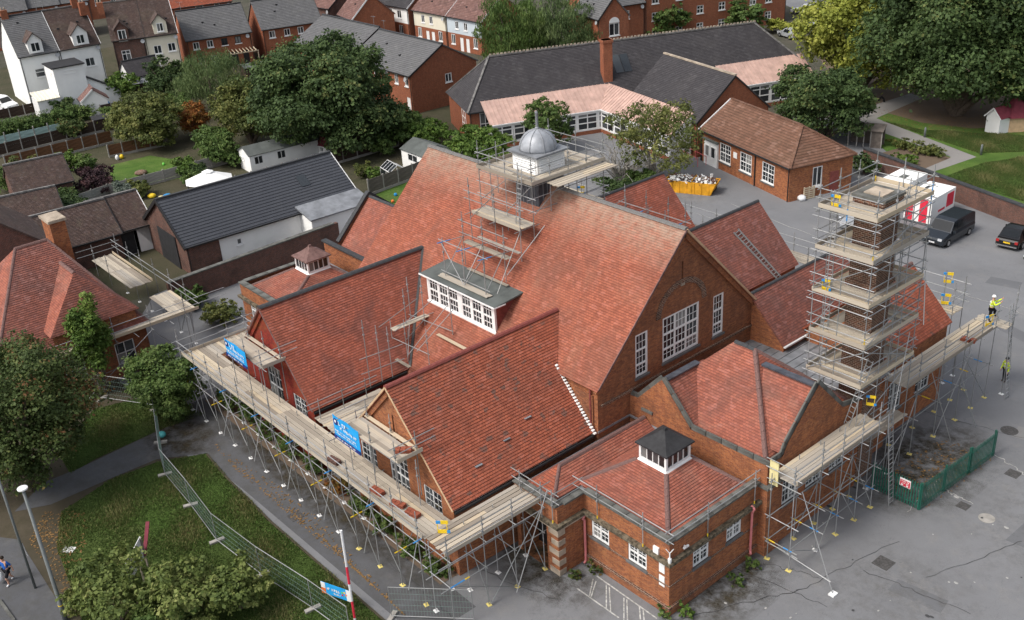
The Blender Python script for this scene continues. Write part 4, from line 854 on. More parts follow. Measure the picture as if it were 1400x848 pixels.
for x, y in ((-1.5,17.1),(.55,17.1),(-1.3,13.32),(1.1,15.9)): T.post(x, y, 5.0 if y > 14 else 5.4, 17.6)
for i, z in enumerate(levels):
    for y in (14.2,15.8,17.6): T.rod('transom', (-2.5,y,z-.06), (1.55,y,z-.06))
    T.rod('ledger', (1.16,13.0,z-.45), (1.16,18.6,z-.45)); T.rod('ledger', (-2.4,13.26,z-.45), (1.4,13.26,z-.45))
    zz = z-2.2; T.rod('brace', (-2.05,13.24,zz), (1.05,13.24,z-.2)) if i % 2 else T.rod('brace', (1.18,13.4,zz), (1.18,18.2,z-.2))
T.rod('raker', (1.9,15.6,5.2), (1.2,17.6,9.0)); T.rod('raker', (2.0,17.4,9.8), (1.2,18.2,13.9)); T.sleeve((1.1,13.32,9),(1.1,13.32,12),.3,.4,'yellow'); T.sleeve((1.1,13.32,14),(1.1,13.32,18),.1,.2,'yellow'); T.sleeve((-.5,13.32,14),(-.5,13.32,18),.55,.7,'blue'); T.sleeve((1.1,18.3,14),(1.1,18.3,18),.5,.8,'blue'); T.sleeve((-2.08,18.3,14),(-2.08,18.3,18),.5,.7,'yellow')
for i, z in enumerate(levels[:-1]): ladder(('ladder between the chimney decks, ' + ('lowest', 'second from the bottom', 'third from the bottom', 'topmost')[i] + ' of four'), (-1.75,14.2,z+.05), (-1.55,13.75,z+3.1), w=.36, side=(1,.2,0))
ladder('ladder leaning from the lower deck up to the chimney scaffold', (.75,13.0,5.1), (1.0,14.3,8.6), w=.36, side=(1,-.3,0))
# --- cupola scaffold and the frames below it
K = Scaf('cupola_scaffold', 'scaffold with a timber deck round the domed roof cupola on the hall ridge', (-20.6,8.4,11.6))
kx, ky = (-23.1,-20.6,-18.2), (8.45,11.4,14.35)
for x in kx:
    for y in ky:
        if x == -20.6 and y == 11.4: continue
        K.post(x, y, hz(y)+.15, 17.0)
zc = 15.25
K.boards(-23.15,8.4,-18.15,9.8,zc,'x',length=2.5); K.boards(-23.15,12.2,-18.15,14.4,zc,'x',length=2.5); K.boards(-23.15,9.82,-21.6,12.18,zc,'y',length=2.4); K.boards(-19.2,9.82,-18.15,12.18,zc,'y',length=2.4)
K.toe((-23.2,8.36,zc), (-18.1,8.36,zc)); K.toe((-18.1,8.36,zc), (-18.1,14.4,zc)); K.toe((-23.2,8.36,zc), (-23.2,14.4,zc)); K.boards(-18.1,9.5,-17.0,14.4,zc-.1,'y',length=2.5)
for a, b in (((-23.1,8.45,zc),(-18.2,8.45,zc)),((-18.2,8.45,zc),(-18.2,14.35,zc)),((-23.1,14.35,zc),(-18.2,14.35,zc)),((-23.1,8.45,zc),(-23.1,14.35,zc))): K.rails(a, b); K.rod('ledger', Vector(a)-Vector((0,0,.12)), Vector(b)-Vector((0,0,.12)))
z2 = 12.75
for x in (-22.0,-19.4): K.post(x, 8.45, hz(8.45)+.15, 16.4)
for y in (9.9,12.9): K.post(-18.2, y, hz(y)+.15, 16.6); K.post(-23.1, y, hz(y)+.15, 16.6)
for z_ in (13.6,14.4): K.rod('ledger', (-23.4,8.45,z_), (-17.9,8.45,z_)); K.rod('ledger', (-18.2,8.1,z_), (-18.2,14.6,z_))
K.rod('brace', (-18.14,8.5,13.4), (-18.14,11.3,15.1)); K.rod('brace', (-20.6,8.38,13.0), (-18.3,8.38,15.1)); K.rod('brace', (-23.0,7.4,12.3), (-20.7,7.4,14.2))
K.boards(-22.9,7.55,-18.3,8.7,z2,'x',length=4.6); K.rails((-23.2,7.4,z2), (-18.1,7.4,z2), (.8,1.3)); K.toe((-22.9,7.5,z2-.15),(-18.3,7.5,z2-.15))
for x in (-23.0,-20.6,-18.3): K.post(x, 7.45, hz(7.45)+.1, 14.9); K.rod('transom', (x,7.0,z2-.1), (x,9.0,z2-.1))
K.boards(-22.4,6.2,-18.2,6.65,11.25,'x',length=4.2); K.boards(-21.8,6.9,-17.9,7.15,11.5,'x',length=4.2)
K.rod('brace', (-18.3,7.5,12.7), (-17.8,5.0,9.6)); K.rod('brace', (-23.1,8.4,13.2), (-20.6,8.4,15.0)); K.rod('brace', (-17.4,8.6,12.9), (-18.0,6.0,10.4))
ladder('ladder from the roof up to the cupola deck', (-19.0,7.9,12.8), (-19.0,8.3,16.2), w=.36, side=(1,0,0))
Dm = Scaf('dormer_scaffold', 'braced tube frame standing on the flat roof of the white dormer', (-20.6,5.5,9.5))
dxs = (-22.4,-20.5,-18.5)
for x in dxs:
    for y in (4.7,6.3):
        if y < 5: Dm.post(x, y, 9.4, 12.0)
        else: Dm.post(x, y, hz(y)+.25, 13.2)
    Dm.rod('transom', (x,4.3,11.75), (x,6.8,11.55)); Dm.sleeve((x,4.3,11.75),(x,6.8,11.55),.0,.4,'blue')
for y in (4.7,6.3): Dm.rod('ledger', (-22.8,y,11.8), (-18.1,y,11.8)); Dm.rod('ledger', (-22.8,y,12.6 if y > 5 else 9.75), (-18.1,y,12.6 if y > 5 else 9.75))
for a, b in (((-22.4,4.6,11.7),(-20.5,4.6,9.5)),((-18.5,4.6,11.7),(-20.4,4.6,9.5)),((-22.4,4.7,9.6),(-22.4,6.3,11.6)),((-18.5,4.7,9.5),(-18.5,6.3,11.6)),((-20.5,6.3,11.6),(-20.5,4.7,9.6))): Dm.rod('brace', a, b)
Dm.boards(-22.9,4.45,-18.1,4.9,9.42,'x',length=4.8); Dm.boards(-22.0,6.0,-18.2,6.3,9.6,'x',length=3.8)
Vl = Scaf('valley_scaffold', 'loose tube frame standing in the roof valley below the dormer', (-23.2,2.2,5))
for x, y, h in ((-24.2,3.0,9.4),(-23.0,3.2,9.6),(-22.6,1.4,7.6),(-23.8,1.2,7.2),(-20.6,1.6,7.6),(-20.4,3.4,9.9)): Vl.post(x, y, hz(y)+.1 if x > -23.5 else 5.4, h)
for a, b in (((-24.4,3.0,6.75),(-20.2,3.3,6.9)),((-24.0,1.2,6.0),(-20.3,1.5,6.0)),((-24.2,2.9,6.6),(-22.6,1.4,4.9)),((-23.0,3.2,6.8),(-23.8,1.2,4.9)),((-24.2,3.6,7.7),(-23.9,.4,7.0)),((-22.8,3.8,8.0),(-22.4,.6,7.2)),((-20.4,3.6,8.2),(-20.6,.8,6.4)),((-22.6,1.4,5.1),(-20.5,3.3,8.6))): Vl.rod('tube', a, b)
Vl.boards(-23.6,1.0,-23.1,4.2,6.8,'y',length=3.2); Vl.boards(-21.4,2.9,-18.6,3.1,6.4,'x','board_new',length=2.8); Vl.boards(-22.9,.6,-21.5,.9,5.0,'x',length=1.5)
def meetW2(u, v, lift=.12):
    nn = Vector((1.088,0,1)); D = CR*(u-700)+CD*(v-424)+CFW*CF; q = Vector((-27.09,0,9.53+lift)); return CPOS+D*(nn.dot(q-CPOS)/nn.dot(D))
vp = [meetW2(u, v) for u, v in ((507,530),(523,522),(537,516),(559,470))]
for p, vt in zip(vp, (438,445,447,395)): Vl.post(p.x, p.y, p.z, topz(p, vt))
for h_ in (1.0, 2.0): Vl.rod('guard_rail', vp[0]+Vector((-.2,-.4,h_)), vp[2]+Vector((.3,.8,h_+.1)))
Vl.rod('ledger', vp[3]+Vector((-.2,-.6,1.4)), vp[3]+Vector((.4,2.6,1.6)))
pk = G(1292,418,z=ZR_)
Rr.boards(pk.x-2.2,pk.y-.9,pk.x+1.0,pk.y+.5,ZR_,'x',length=3.2)
for dx_, dy_ in ((-2.0,-.8),(.9,-.8),(-2.0,.5),(.9,.5),(-.4,.5)): Rr.post(pk.x+dx_, pk.y+dy_, 0, ZR_+2.2, 'white')
Rr.rails((pk.x-2.2,pk.y+.5,ZR_), (pk.x+1.0,pk.y+.5,ZR_), (.5,1.0,1.7)); Rr.rails((pk.x+.9,pk.y-.9,ZR_), (pk.x+.9,pk.y+.6,ZR_)); Rr.rails((pk.x-6.0,pk.y+.5,ZR_), (pk.x-2.2,pk.y+.5,ZR_))
# --- scaffold behind the roofs
Bk = Scaf('rear_scaffold', 'scaffold rails and boards showing behind the back wing roofs', (-16,28.5,0))
for x in (-27.0,-24.5,-22.0,-19.5,-17.2,-14.9,-12.6,-10.4): Bk.post(x, 28.6, 0, 6.4, 'white'); Bk.post(x, 30.2, 0, 6.4, 'white'); Bk.rod('transom', (x,28.4,4.9), (x,30.4,4.9))
Bk.boards(-19.6,28.7,-8.6,30.1,5.0,'x'); Bk.rails((-27.5,30.2,5), (-8.5,30.2,5)); Bk.boards(-24.5,28.7,-19.8,29.4,5.0,'x')
for x in (-22.4,-20.4,-18.4,-16.9):
    for y in (18.6,20.6): Bk.post(x, y, 4, 11.0)
for y in (18.6,20.6): Bk.rod('ledger', (-23,y,9.6), (-16.4,y,9.6)); Bk.rod('ledger', (-23,y,8.4), (-16.4,y,8.4))
for x in (-20.4,-16.9): Bk.rod('transom', (x,18.0,9.6), (x,21.2,9.6)); Bk.sleeve((x,18.0,9.6),(x,21.2,9.6),.3,.7,'blue')
for x in (-25.5,-23.0): 
    for y in (15.2,17.0): Bk.post(x, y, 8, 13.6)
Bk.boards(-25.8,15.0,-21.0,17.2,11.2,'x',length=2.4); Bk.rails((-25.8,17.2,11.2), (-20.8,17.2,11.2)); Bk.rails((-20.8,15.0,11.2), (-20.8,17.2,11.2)); Bk.rod('brace', (-23,17,9), (-20.4,18.6,11))
# --- scaffold round the old lodge at the left
Lg = Scaf('lodge_scaffold', 'scaffold with pale boards along the eaves of the red tiled lodge', (-42.2,-5,0))
for y in (-12.4,-9.8,-7.2,-4.6): Lg.post(-41.9, y, 0, 5.3, 'white'); Lg.rod('transom', (-43.4,y,3.5), (-41.4,y,3.5)); Lg.rod('transom', (-43.2,y-1.2,3.5), (-41.2,y-1.2,3.5))
Lg.boards(-43.2,-15.4,-42.05,-3.6,3.6,'y','board'); Lg.toe((-42.0,-13.4,3.6), (-42.0,-3.5,3.6), 'board_new'); Lg.rails((-41.9,-13.8,3.6), (-41.9,-1.6,3.6)); Lg.boards(-46.6,-5.3,-42.2,-3.6,3.65,'x','board',length=2.2)
for x in (-57.0,-54.5,-52.0,-49.5,-46.6,-44.0): Lg.post(x, -3.5, 0, 5.4, 'white'); 
for x in (-56.5,-53.6): Lg.post(x, -5.6, 2.5, 5.2)
Lg.boards(-57.4,-5.6,-49.4,-3.9,3.6,'x','board'); Lg.toe((-57.4,-3.8,3.6), (-49.4,-3.8,3.6), 'board_new'); Lg.rails((-57.8,-3.5,3.6), (-42,-3.5,3.6)); Lg.rails((-57.4,-6.4,3.6), (-57.4,-3.3,3.6))
for a, b in (((-49.6,-3.6,.1),(-46.6,-3.4,3.5)),((-46.6,-3.4,.2),(-44.0,-3.4,3.6)),((-41.8,-12.4,.2),(-41.8,-7.2,3.4)),((-41.8,-7.2,1.6),(-41.8,-12.4,1.4)),((-41.8,-4.6,.2),(-41.8,-7.2,3.3)),((-41.2,-4.6,.1),(-43.6,-3.5,3.4))): Lg.rod('brace', a, b)
# --- ladder guards, each beside a hatch
for nm, p, rz in (('ladder guard at the outer corner of the front deck', (-8.3,-6.9,ZD+.05), .75), ('ladder guard at the foot of the chimney tower', (1.3,14.2,6.0), .5), ('ladder guard on the third chimney deck', (-1.6,13.7,11.95), .1), ('orange and yellow ladder guard on the top chimney deck', (-1.5,13.8,16.55), .2),
                  ('ladder guard near the far end of the right deck', (.6,28.3,ZR_+.05), 1.2), ('ladder guard behind the small right roof, upper one', tuple(G(1293,404,z=ZR_+.1)+Vector((0,0,.9))), .5), ('ladder guard behind the small right roof, lower one', tuple(G(1292,416,z=ZR_+.1)), .5), ('ladder guard behind the hall ridge by the cupola', (-22.6,16.6,11.3), .8), ('ladder guard below the dome on the deck corner', (-19.6,13.6,zc+.05), .4), ('small ladder guard on the rear frame', (-18.2,19.6,8.5), .6)):
    if 'dome' not in nm: ladder_guard(nm[0].upper()+nm[1:], p, rz, .58 if 'chimney' in nm or 'hall' in nm else .7)
# ================================================================== buildings around
m_plain('lamp_dish', (0.32,0.33,0.34), 0.5, 0.4)
def ang(a, b): return math.atan2(b.y-a.y, b.x-a.x)
def house(name, label, A, B, ze, half, rise, wallm, roofm, wins=(), group='houses behind the gardens', L=None, over=.25, rz=None, hipl=0, hipr=0, chim=(), gauge=.3, cat='house', z0=0, ridgem=None, right_wins=(), low=None, frame_mat='white', g2='glass', ridge_on=True, sides=None, doors=()):
    """A,B: picture points of the near eave (left, right); half: eave to ridge in plan"""
    ridgem = ridgem or ('ridge_grey' if roofm == 'tile_old' else 'ridge_black' if roofm in ('tile_black','tile_dark','tile_slate') else 'ridge_brown')
    a = A if isinstance(A, Vector) else G(*A, z=ze)
    b = B if isinstance(B, Vector) else (G(*B, z=ze) if B else None)
    rz = ang(a, b) if rz is None else rz
    L = L or (b-a).length
    t = thing(name, label, cat, (a.x,a.y,0), rz, group); D = 2*half
    holes = [(u,v,u+w,v+h) for u,v,w,h,*_ in wins] + [(u,0.02,u+w,h) for u,w,h,*_ in doors]
    if low:   # lower storey of another material
        zl, lm = low
        wall('wall', lm, t, (0,0,0), (1,0,0), [(0,z0),(L,z0),(L,zl),(0,zl)], [h for h in holes if h[3] <= zl]); wall('wall', wallm, t, (0,0,0), (1,0,0), [(0,zl),(L,zl),(L,ze),(0,ze)], [h for h in holes if h[1] >= zl])
    else: wall('wall', wallm, t, (0,0,0), (1,0,0), [(0,z0),(L,z0),(L,ze),(0,ze)], holes)
    sm = sides or (low[1] if low else wallm)
    ap = [(half,ze+rise-.08)] 
    wall('wall', sm, t, (L,0,0), (0,1,0), [(0,z0),(D,z0),(D,ze)]+(ap if not hipr else [])+[(0,ze)], [(u,v,u+w,v+h) for u,v,w,h,*_ in right_wins])
    wall('wall', sm, t, (0,0,0), (0,-1,0), [(-D,z0),(0,z0),(0,ze)]+([(-half,ze+rise-.08)] if not hipl else [])+[(-D,ze)])
    wall('wall', sm, t, (0,D,0), (-1,0,0), [(-L,z0),(0,z0),(0,ze),(-L,ze)])
    for w in wins:
        u,v,ww,h = w[:4]; kw = dict(cols=2, rows=1, fw=.09, depth=.05); kw.update(w[4] if len(w) > 4 else {}); window(t, (0,0,0), (1,0,0), u,v,u+ww,v+h, kw['cols'], kw['rows'], kw.get('bars',(0,0)), fw=kw['fw'], depth=kw['depth'], sill=kw.get('sill','white'), frame_mat=kw.get('frame',frame_mat))
    for w in right_wins: u,v,ww,h = w[:4]; window(t, (L,0,0), (0,1,0), u,v,u+ww,v+h, 2, 1, fw=.09, depth=.05, sill='white')
    for d in doors: u,w,h,mt = d; MB().box(u,.05,.02,u+w,.11,h).build('door', mt, t)
    s = rise/half; e = over; zz = ze-s*e; vo = .15
    x0, x1 = (-vo if not hipl else -e), (L+vo if not hipr else L+e)
    r0, r1 = (x0 if not hipl else hipl), (x1 if not hipr else L-hipr); zr = ze+rise
    def RF(poly): return MB().courses(poly, GA[roofm], .03).build('roof', roofm, t)
    rf = RF([(x0,-e,zz),(x1,-e,zz),(r1,half,zr),(r0,half,zr)]); RF([(x1,D+e,zz),(x0,D+e,zz),(r0,half,zr),(r1,half,zr)])
    if hipr: RF([(x1,-e,zz),(x1,D+e,zz),(r1,half,zr)])
    if hipl: RF([(x0,D+e,zz),(x0,-e,zz),(r0,half,zr)])
    mb = MB().bar((r0,half,zr+.07),(r1,half,zr+.07),.26,.16)
    for hp, xx in ((hipr,(x1,r1)),(hipl,(x0,r0))):
        if hp: mb.bar((xx[0],-e,zz+.07),(xx[1],half,zr+.07),.24,.12); mb.bar((xx[0],D+e,zz+.07),(xx[1],half,zr+.07),.24,.12)
    mb.build('ridge', ridgem, rf)
    if not hipr: MB().bar((L+vo+.02,-e,zz-.03),(L+vo+.02,half,zr-.03),.05,.2).build('bargeboard', 'black_iron' if wallm.startswith('brick') else 'white', t)
    MB().bar((x0,-e-.06,zz-.02),(x1,-e-.06,zz-.02),.12,.12).build('gutter', 'black_iron', t)
    for cxx, cyy, ch_ in chim:
        c = MB().box(cxx-.45,cyy-.35,zr-1.2,cxx+.45,cyy+.35,zr+ch_).build('chimney', 'brick_house', rf)
        for k in (-.2,.2): MB().lathe((cxx+k,cyy,zr+ch_), [(.11,0),(.09,.4)], 8).build('chimney_pot', 'stone', t)
    for xx in ((.12, L-.12) if ze > 2.7 else ()): MB().tube((xx,-.07,z0),(xx,-.07,ze-.15),.045,6).build('downpipe', 'black_iron', t)
    rr = random.Random(int(L*100)); 
    for k in range(2 if ze > 4 else 0):
        yv = half*rr.uniform(.35,.8); xv = L*rr.uniform(.2,.8); zv = ze+rise*yv/half; MB().box(xv-.14,yv-.12,zv-.02,xv+.14,yv+.12,zv+.16).build('roof_vent', 'felt_black', rf)
    if ze > 4.5 and roofm != 'tile_dark':
        xv = L*rr.choice((.08,.92)); zv = zr+.1; MB().tube((xv,half,zv-.2),(xv,half,zv+1.3),.02,5).bar((xv-.5,half,zv+1.2),(xv+.5,half,zv+1.2),.02,.02).bar((xv-.3,half-.25,zv+1.2),(xv-.3,half+.25,zv+1.2),.015,.015).bar((xv,half-.25,zv+1.2),(xv,half+.25,zv+1.2),.015,.015).bar((xv+.3,half-.25,zv+1.2),(xv+.3,half+.25,zv+1.2),.015,.015).build('aerial', 'galv', rf)
        MB().lathe((0,0,0), [(.05,0),(.28,.06),(.3,.1)], 12).build('satellite_dish', 'lamp_dish', t).matrix_basis = Matrix.Translation((L*.94,-.22,ze-.7)) @ Matrix.Rotation(R(75), 4, 'X')
    t['L'] = L
    return t
def wall_dormer(t, u, w, ze, top, wallm, roofm, win):
    """gabled dormer rising from the eaves of a house"""
    d = 2.6; h = w*.55; dm = MB().add([(u,-.03,ze-.3),(u+w,-.03,ze-.3),(u+w,-.03,top),(u+w/2,-.03,top+h),(u,-.03,top),(u,d,top),(u+w,d,top),(u+w/2,d,top+h)],[(0,1,2,3,4),(1,6,2),(0,4,5),(2,6,7,3),(4,3,7,5)]).build('dormer', wallm, t)
    for sg in (0, 1):
        x = u if sg == 0 else u+w; o = -.25 if sg == 0 else .25
        MB().slab([(x+o,-.25,top-.18),(u+w/2,-.25,top+h+.08),(u+w/2,d+1.2,top+h+.08),(x+o,d+1.2,top-.18)], .09).build('dormer_roof', roofm, dm)
    window(t, (u,-.06,0), (1,0,0), win[0], win[1], win[0]+win[2], win[1]+win[3], 2, 1, fw=.09, depth=-.02, sill='white')
W2 = lambda u, v, w=1.1, h=1.15, **k: (u,v,w,h,k)
S1 = dict(cols=1, rows=[.65])
# the two white houses and the pair beside them
hA = house('white_house', 'tall white rendered house with dark concrete tiled roof at the top left corner', (25,77), (79,67.5), 7.3, 4.9, 4.6, 'white_wall', 'tile_slate', [W2(1.6,4.0,1.3,1.2,cols=1,rows=[.6])], chim=((.5,4.9,.9),), gauge=.33)
wall_dormer(hA, 1.5, 1.9, 7.3, 9.0, 'white_wall', 'tile_old', (.35,7.5,1.2,1.25))
hB = house('white_house', 'white rendered house with old brown roof joined to the corner house', (79.5,67.3), (135,57.5), 7.3, 4.9, 4.6, 'white_wall', 'tile_old', [W2(3.2,4.2,1.3,1.2),W2(1.5,4.6,.6,.9,cols=1)], chim=((4.8,4.9,1.1),(5.3,3.2,.6)), gauge=.15)
wall_dormer(hB, 2.2, 2.1, 7.3, 9.0, 'white_wall', 'tile_old', (.5,7.5,1.1,1.25))
# flat roofed wing of the white houses, conservatory
a = G(71.5,94,6.2); fr_ = ang(G(25,77,7.3), G(135,57.5,7.3)); ex = thing('house_extension', 'white two storey flat roofed extension in front of the white houses', 'extension', (a.x,a.y,0), fr_)
MB().box(0,0,0,4.0,4.6,6.1).build('wall', 'white_wall', ex); MB().box(-.2,-.2,6.1,4.2,4.6,6.25).build('roof', 'felt_black', ex); window(ex, (0,0,0), (1,0,0), 1.2,5.1,3.0,5.6, 1, 1, depth=-.01, sill=None); window(ex, (0,0,0), (0,-1,0), -2.2,4.6,-1.2,5.5, 2, 1, depth=-.01, sill=None)
MB().box(-3.0,-.6,0,-.02,2.6,2.5).build('conservatory_wall', 'white', ex); MB().slab([(-3.1,-.8,2.5),(-.02,-.8,2.5),(-.02,2.6,3.1),(-3.1,2.6,3.1)], .08).build('conservatory_roof', 'cream_wall', ex)
for k in range(7): MB().bar((-3.0+k*.48,-.8,2.54),(-3.0+k*.48,2.6,3.14),.05,.05).build('glazing_bar', 'white', ex)
MB().prism([(4.0,.4,0),(8.2,.4,0),(8.2,.4,1.6),(4.0,.4,4.2)], (0,2.6,0)).build('side_wing', 'white_wall', ex); MB().slab([(4.0,.2,4.3),(8.4,.2,1.65),(8.4,3.2,1.65),(4.0,3.2,4.3)], .12).build('side_roof', 'felt_black', ex)
hC = house('brick_cottage', 'red brown brick house with dormer and white lean-to beneath', (153,54.5), (196,49), 7.3, 4.9, 4.4, 'brick_wall', 'tile_old', [W2(.9,4.0,1.2,1.6,rows=[.7]),W2(.9,1.0,1.2,1.2)], chim=((-.6,3.2,.4),), gauge=.15)
wall_dormer(hC, .6, 1.8, 7.3, 8.7, 'brick_wall', 'tile_old', (.35,7.0,1.1,1.5))
hD = house('cream_house', 'cream rendered house with a white gabled dormer under the old brown roof', (196.5,49), (241,43), 7.3, 4.9, 4.4, 'cream_wall', 'tile_old', [W2(1.0,4.5,1.1,1.2),W2(3.0,4.6,1.1,1.2)], gauge=.15)
wall_dormer(hD, 1.5, 1.9, 7.3, 9.0, 'cream_wall', 'tile_old', (.5,7.6,.9,1.2))
house('lean_to', 'low dark tiled outhouse in front of the cream house', (178,105), (222,96), 2.6, 2.2, 1.8, 'white_wall', 'tile_dark', (), chim=(), cat='outhouse')
house('garden_outhouse', 'small white outhouse with brown tiled roof among the hedges', (108,133), (126,139), 2.5, 1.6, 1.3, 'white_wall', 'tile_street', (), rz=R(-12), L=2.4, cat='outhouse', right_wins=())
# modern brick semis
sw = lambda *us: [W2(u,3.3,.95,1.05) for u in us]
hs1 = house('brick_semi', 'modern orange brick semi with grey slate roof behind the willow', (254,55), (342,42), 4.9, 4.3, 3.6, 'brick_house', 'tile_slate', sw(.9,3.0)+[W2(5.2,3.3,.95,1.05,frame='black_iron'),W2(7.3,3.3,.95,1.05,frame='black_iron'),W2(1.3,1.0,.9,1.0),W2(3.2,1.0,1.0,1.0)], doors=((6.0,1.4,2.1,'black_iron'),(8.2,.9,2.1,'black_iron')))
pg = thing('pergola', 'yellow timber pergola against the slate roofed brick semi', 'pergola', hs1.location, hs1.rotation_euler.z)
for k in range(8): MB().bar((6.0+k*.55,-2.2,2.3),(6.0+k*.55,-.02,2.45),.07,.14).build('rafter', 'board_new', pg)
MB().bar((5.8,-2.1,2.2),(10.2,-2.1,2.2),.08,.16).build('beam', 'board_new', pg)
for x in (5.9,10.1): MB().box(x-.06,-2.16,0,x+.06,-2.04,2.2).build('post', 'board_new', pg)
house('brick_semi', 'modern orange brick semi with grey slate roof above the dark sycamore', (358,39.5), (422,30), 4.9, 4.3, 3.6, 'brick_house', 'tile_slate', sw(1.0,3.4,5.6)+[W2(1.6,.9,.9,.9,frame='black_iron')], L=9.6)
mw = [W2(.7,3.4,.8,1.25),W2(3.1,3.4,.8,1.25),W2(5.9,3.4,.8,1.25),W2(8.5,3.4,.8,1.25),W2(10.9,3.4,.8,1.25),W2(13.2,3.4,.8,1.25)]
house('brick_terrace', 'orange brick terrace with grey roof and a plain gable facing the school', (478.6,79.5), (560.7,102.7), 5.0, 5.1, 2.9, 'brick_house', 'tile_slate', mw, right_wins=[(5.2,3.0,1.0,1.1)], doors=((13.3,.8,2.0,'white'),))
p = G(478.6,79.5,5.0); house('brick_terrace', 'orange brick terrace with grey roof stepped back behind the sycamore crown', Vector((p.x-16.5,p.y+1.2,0)), None, 5.0, 5.1, 2.9, 'brick_house', 'tile_slate', [(u,3.4,.8,1.25,{}) for u in (8.5,10.9,13.2)], rz=R(-1.5), L=15.2)
# street terrace above
p0 = G(564,12,5.2); cs = ('cream_wall', 'blue_wall')
for k, (nm, mt, wd) in enumerate((('cream upper storey, a climbing plant and two white doors', 'cream_wall', 8.9), ('pale blue and cream upper storey at the far right end', 'blue_wall', 8.9))):
    house('street_terrace', 'brown roofed terrace house with ' + nm, Vector((p0.x+k*8.95,p0.y-.12*k,0)), None, 5.2, 4.2, 3.2, mt, 'tile_street', [W2(2.2,3.3,.9,1.2),W2(4.4,3.3,.9,1.2),W2(1.0,.9,1.0,1.5),W2(6.6,.9,1.0,1.5)], rz=R(-.8), L=wd, low=(2.6,'brick_house'), sides='brick_house', doors=((3.2,.85,2.1,'white'),(4.7,.85,2.1,'white')), group='terrace houses along the street')
house('street_terrace', 'white upper storey house with dark roof left of the terrace', Vector((p0.x-9.4,p0.y-.3,0)), None, 5.4, 4.2, 3.2, 'white_wall', 'tile_dark', [W2(1.0,3.4,.6,1.2,cols=1),W2(3.2,3.4,.8,1.3),W2(5.4,3.4,1.2,1.3),W2(3.0,.9,1.1,1.4),W2(5.6,.9,1.1,1.4)], rz=R(-.8), L=8.6, low=(2.7,'brick_house'), sides='brick_house', group='terrace houses along the street')
p1 = G(462,20,4.6); house('gabled_house', 'white and brick gabled house at the top edge beside the dark garage roof', Vector((p1.x,p1.y,0)), None, 4.8, 3.6, 3.4, 'white_wall', 'tile_street', [W2(2.6,3.2,1.0,1.0)], rz=R(-12), L=6.5, low=(2.6,'brick_house'), group='terrace houses along the street')
house('garage_block', 'low brick garage with dark tiled roof among the street houses', (500,25), (524,23), 2.6, 2.6, 2.4, 'brick_house', 'tile_dark', (), rz=R(-5), L=5.4, cat='garage', group='terrace houses along the street')
house('brick_house', 'brick house with a red front door near the top edge', (421,6), (456,12), 5.4, 4.2, 3.0, 'brick_wall', 'tile_street', [W2(5.0,1.0,1.0,1.4)], doors=((1.9,.9,2.1,'ridge_red'),), group='terrace houses along the street', L=6.4)
house('red_roofed_house', 'brick house with bright red tiled roof behind the slate semi', (231,11), (316,0), 6.0, 4.2, 3.2, 'brick_house', 'tile_wing', [W2(4.4,4.6,1.3,1.1,cols=1),W2(7.6,4.6,.9,1.1,cols=1)], group='houses behind the gardens')
for i, (u, v, l) in enumerate(((-40,22,9),(2,15,9.5),(52,8,8.5))):
    q = G(u, v, 6.5); house('far_house', ('dark roofed house cut by the left edge', 'dark slate house behind the white corner house', 'blue slate roofed house with brick chimney at the top edge')[i], Vector((q.x,q.y,0)), None, 6.5, 4.4, 3.4, 'brick_house', 'tile_slate', (), rz=R(77), L=l, chim=((l-1.2,4.4,1.0),))
for i, (u, v) in enumerate(((118,-8),(172,-14))):
    q = G(u, v, 5.0); house('far_house', ('brick terrace with white bay windows at the top edge, left one', 'brick terrace with white bay windows at the top edge, right one')[i], Vector((q.x,q.y,0)), None, 6.5, 4.4, 3.4, 'brick_house', 'tile_street', [W2(1.2,2.6,1.0,1.6),W2(4.2,2.6,1.0,1.6),W2(7.0,2.6,1.0,1.6)], rz=R(77), L=9.5)
# blocks of flats
pb = G(1073,30,0); dv = Vector((math.cos(R(74)), math.sin(R(74)), 0))
fw_ = lambda us: [W2(u,v,1.2,1.2,rows=[.55],cols=2) for u in us for v in (.9,3.5,6.0)]
a1 = pb - dv*26; house('brick_flats', 'three storey red brick flats with white windows behind the long dark roof', Vector((a1.x,a1.y,0)), None, 8.2, 5, 3.6, 'brick_house', 'tile_dark', fw_((1.2,5.4,9.2,13.2,19.0,22.0)), rz=R(74), L=26, cat='flats', group='brick flats')
a2 = pb - dv*34.5; house('brick_flats', 'lower brick wing of the flats with slate roof', Vector((a2.x,a2.y,0)), None, 6.6, 4.2, 3.2, 'brick_house', 'tile_slate', [W2(2.0,4.4,.9,1.2,rows=[.5],cols=1),W2(4.6,4.4,1.2,1.2,rows=[.5])], rz=R(74), L=8.4, cat='flats', group='brick flats')
nrm_ = Vector((dv.y,-dv.x,0)); a3 = pb - dv*39 + nrm_*2.0
gb = house('brick_flats', 'brick gable with white arched window on the flats', Vector((a3.x,a3.y,0)), None, 7.3, 2.3, 2.6, 'brick_house', 'tile_slate', (), rz=R(74-90), L=7.5, cat='flats', group='brick flats', right_wins=[(1.5,4.6,1.6,1.7)])
mb = MB(); mb.prism([Vector((7.5,2.3+.8*math.cos(a),6.35+.75*math.sin(a))) for a in [math.pi*k/10 for k in range(11)]], (.06,0,0)); mb.build('arch_panel', 'white', gb)
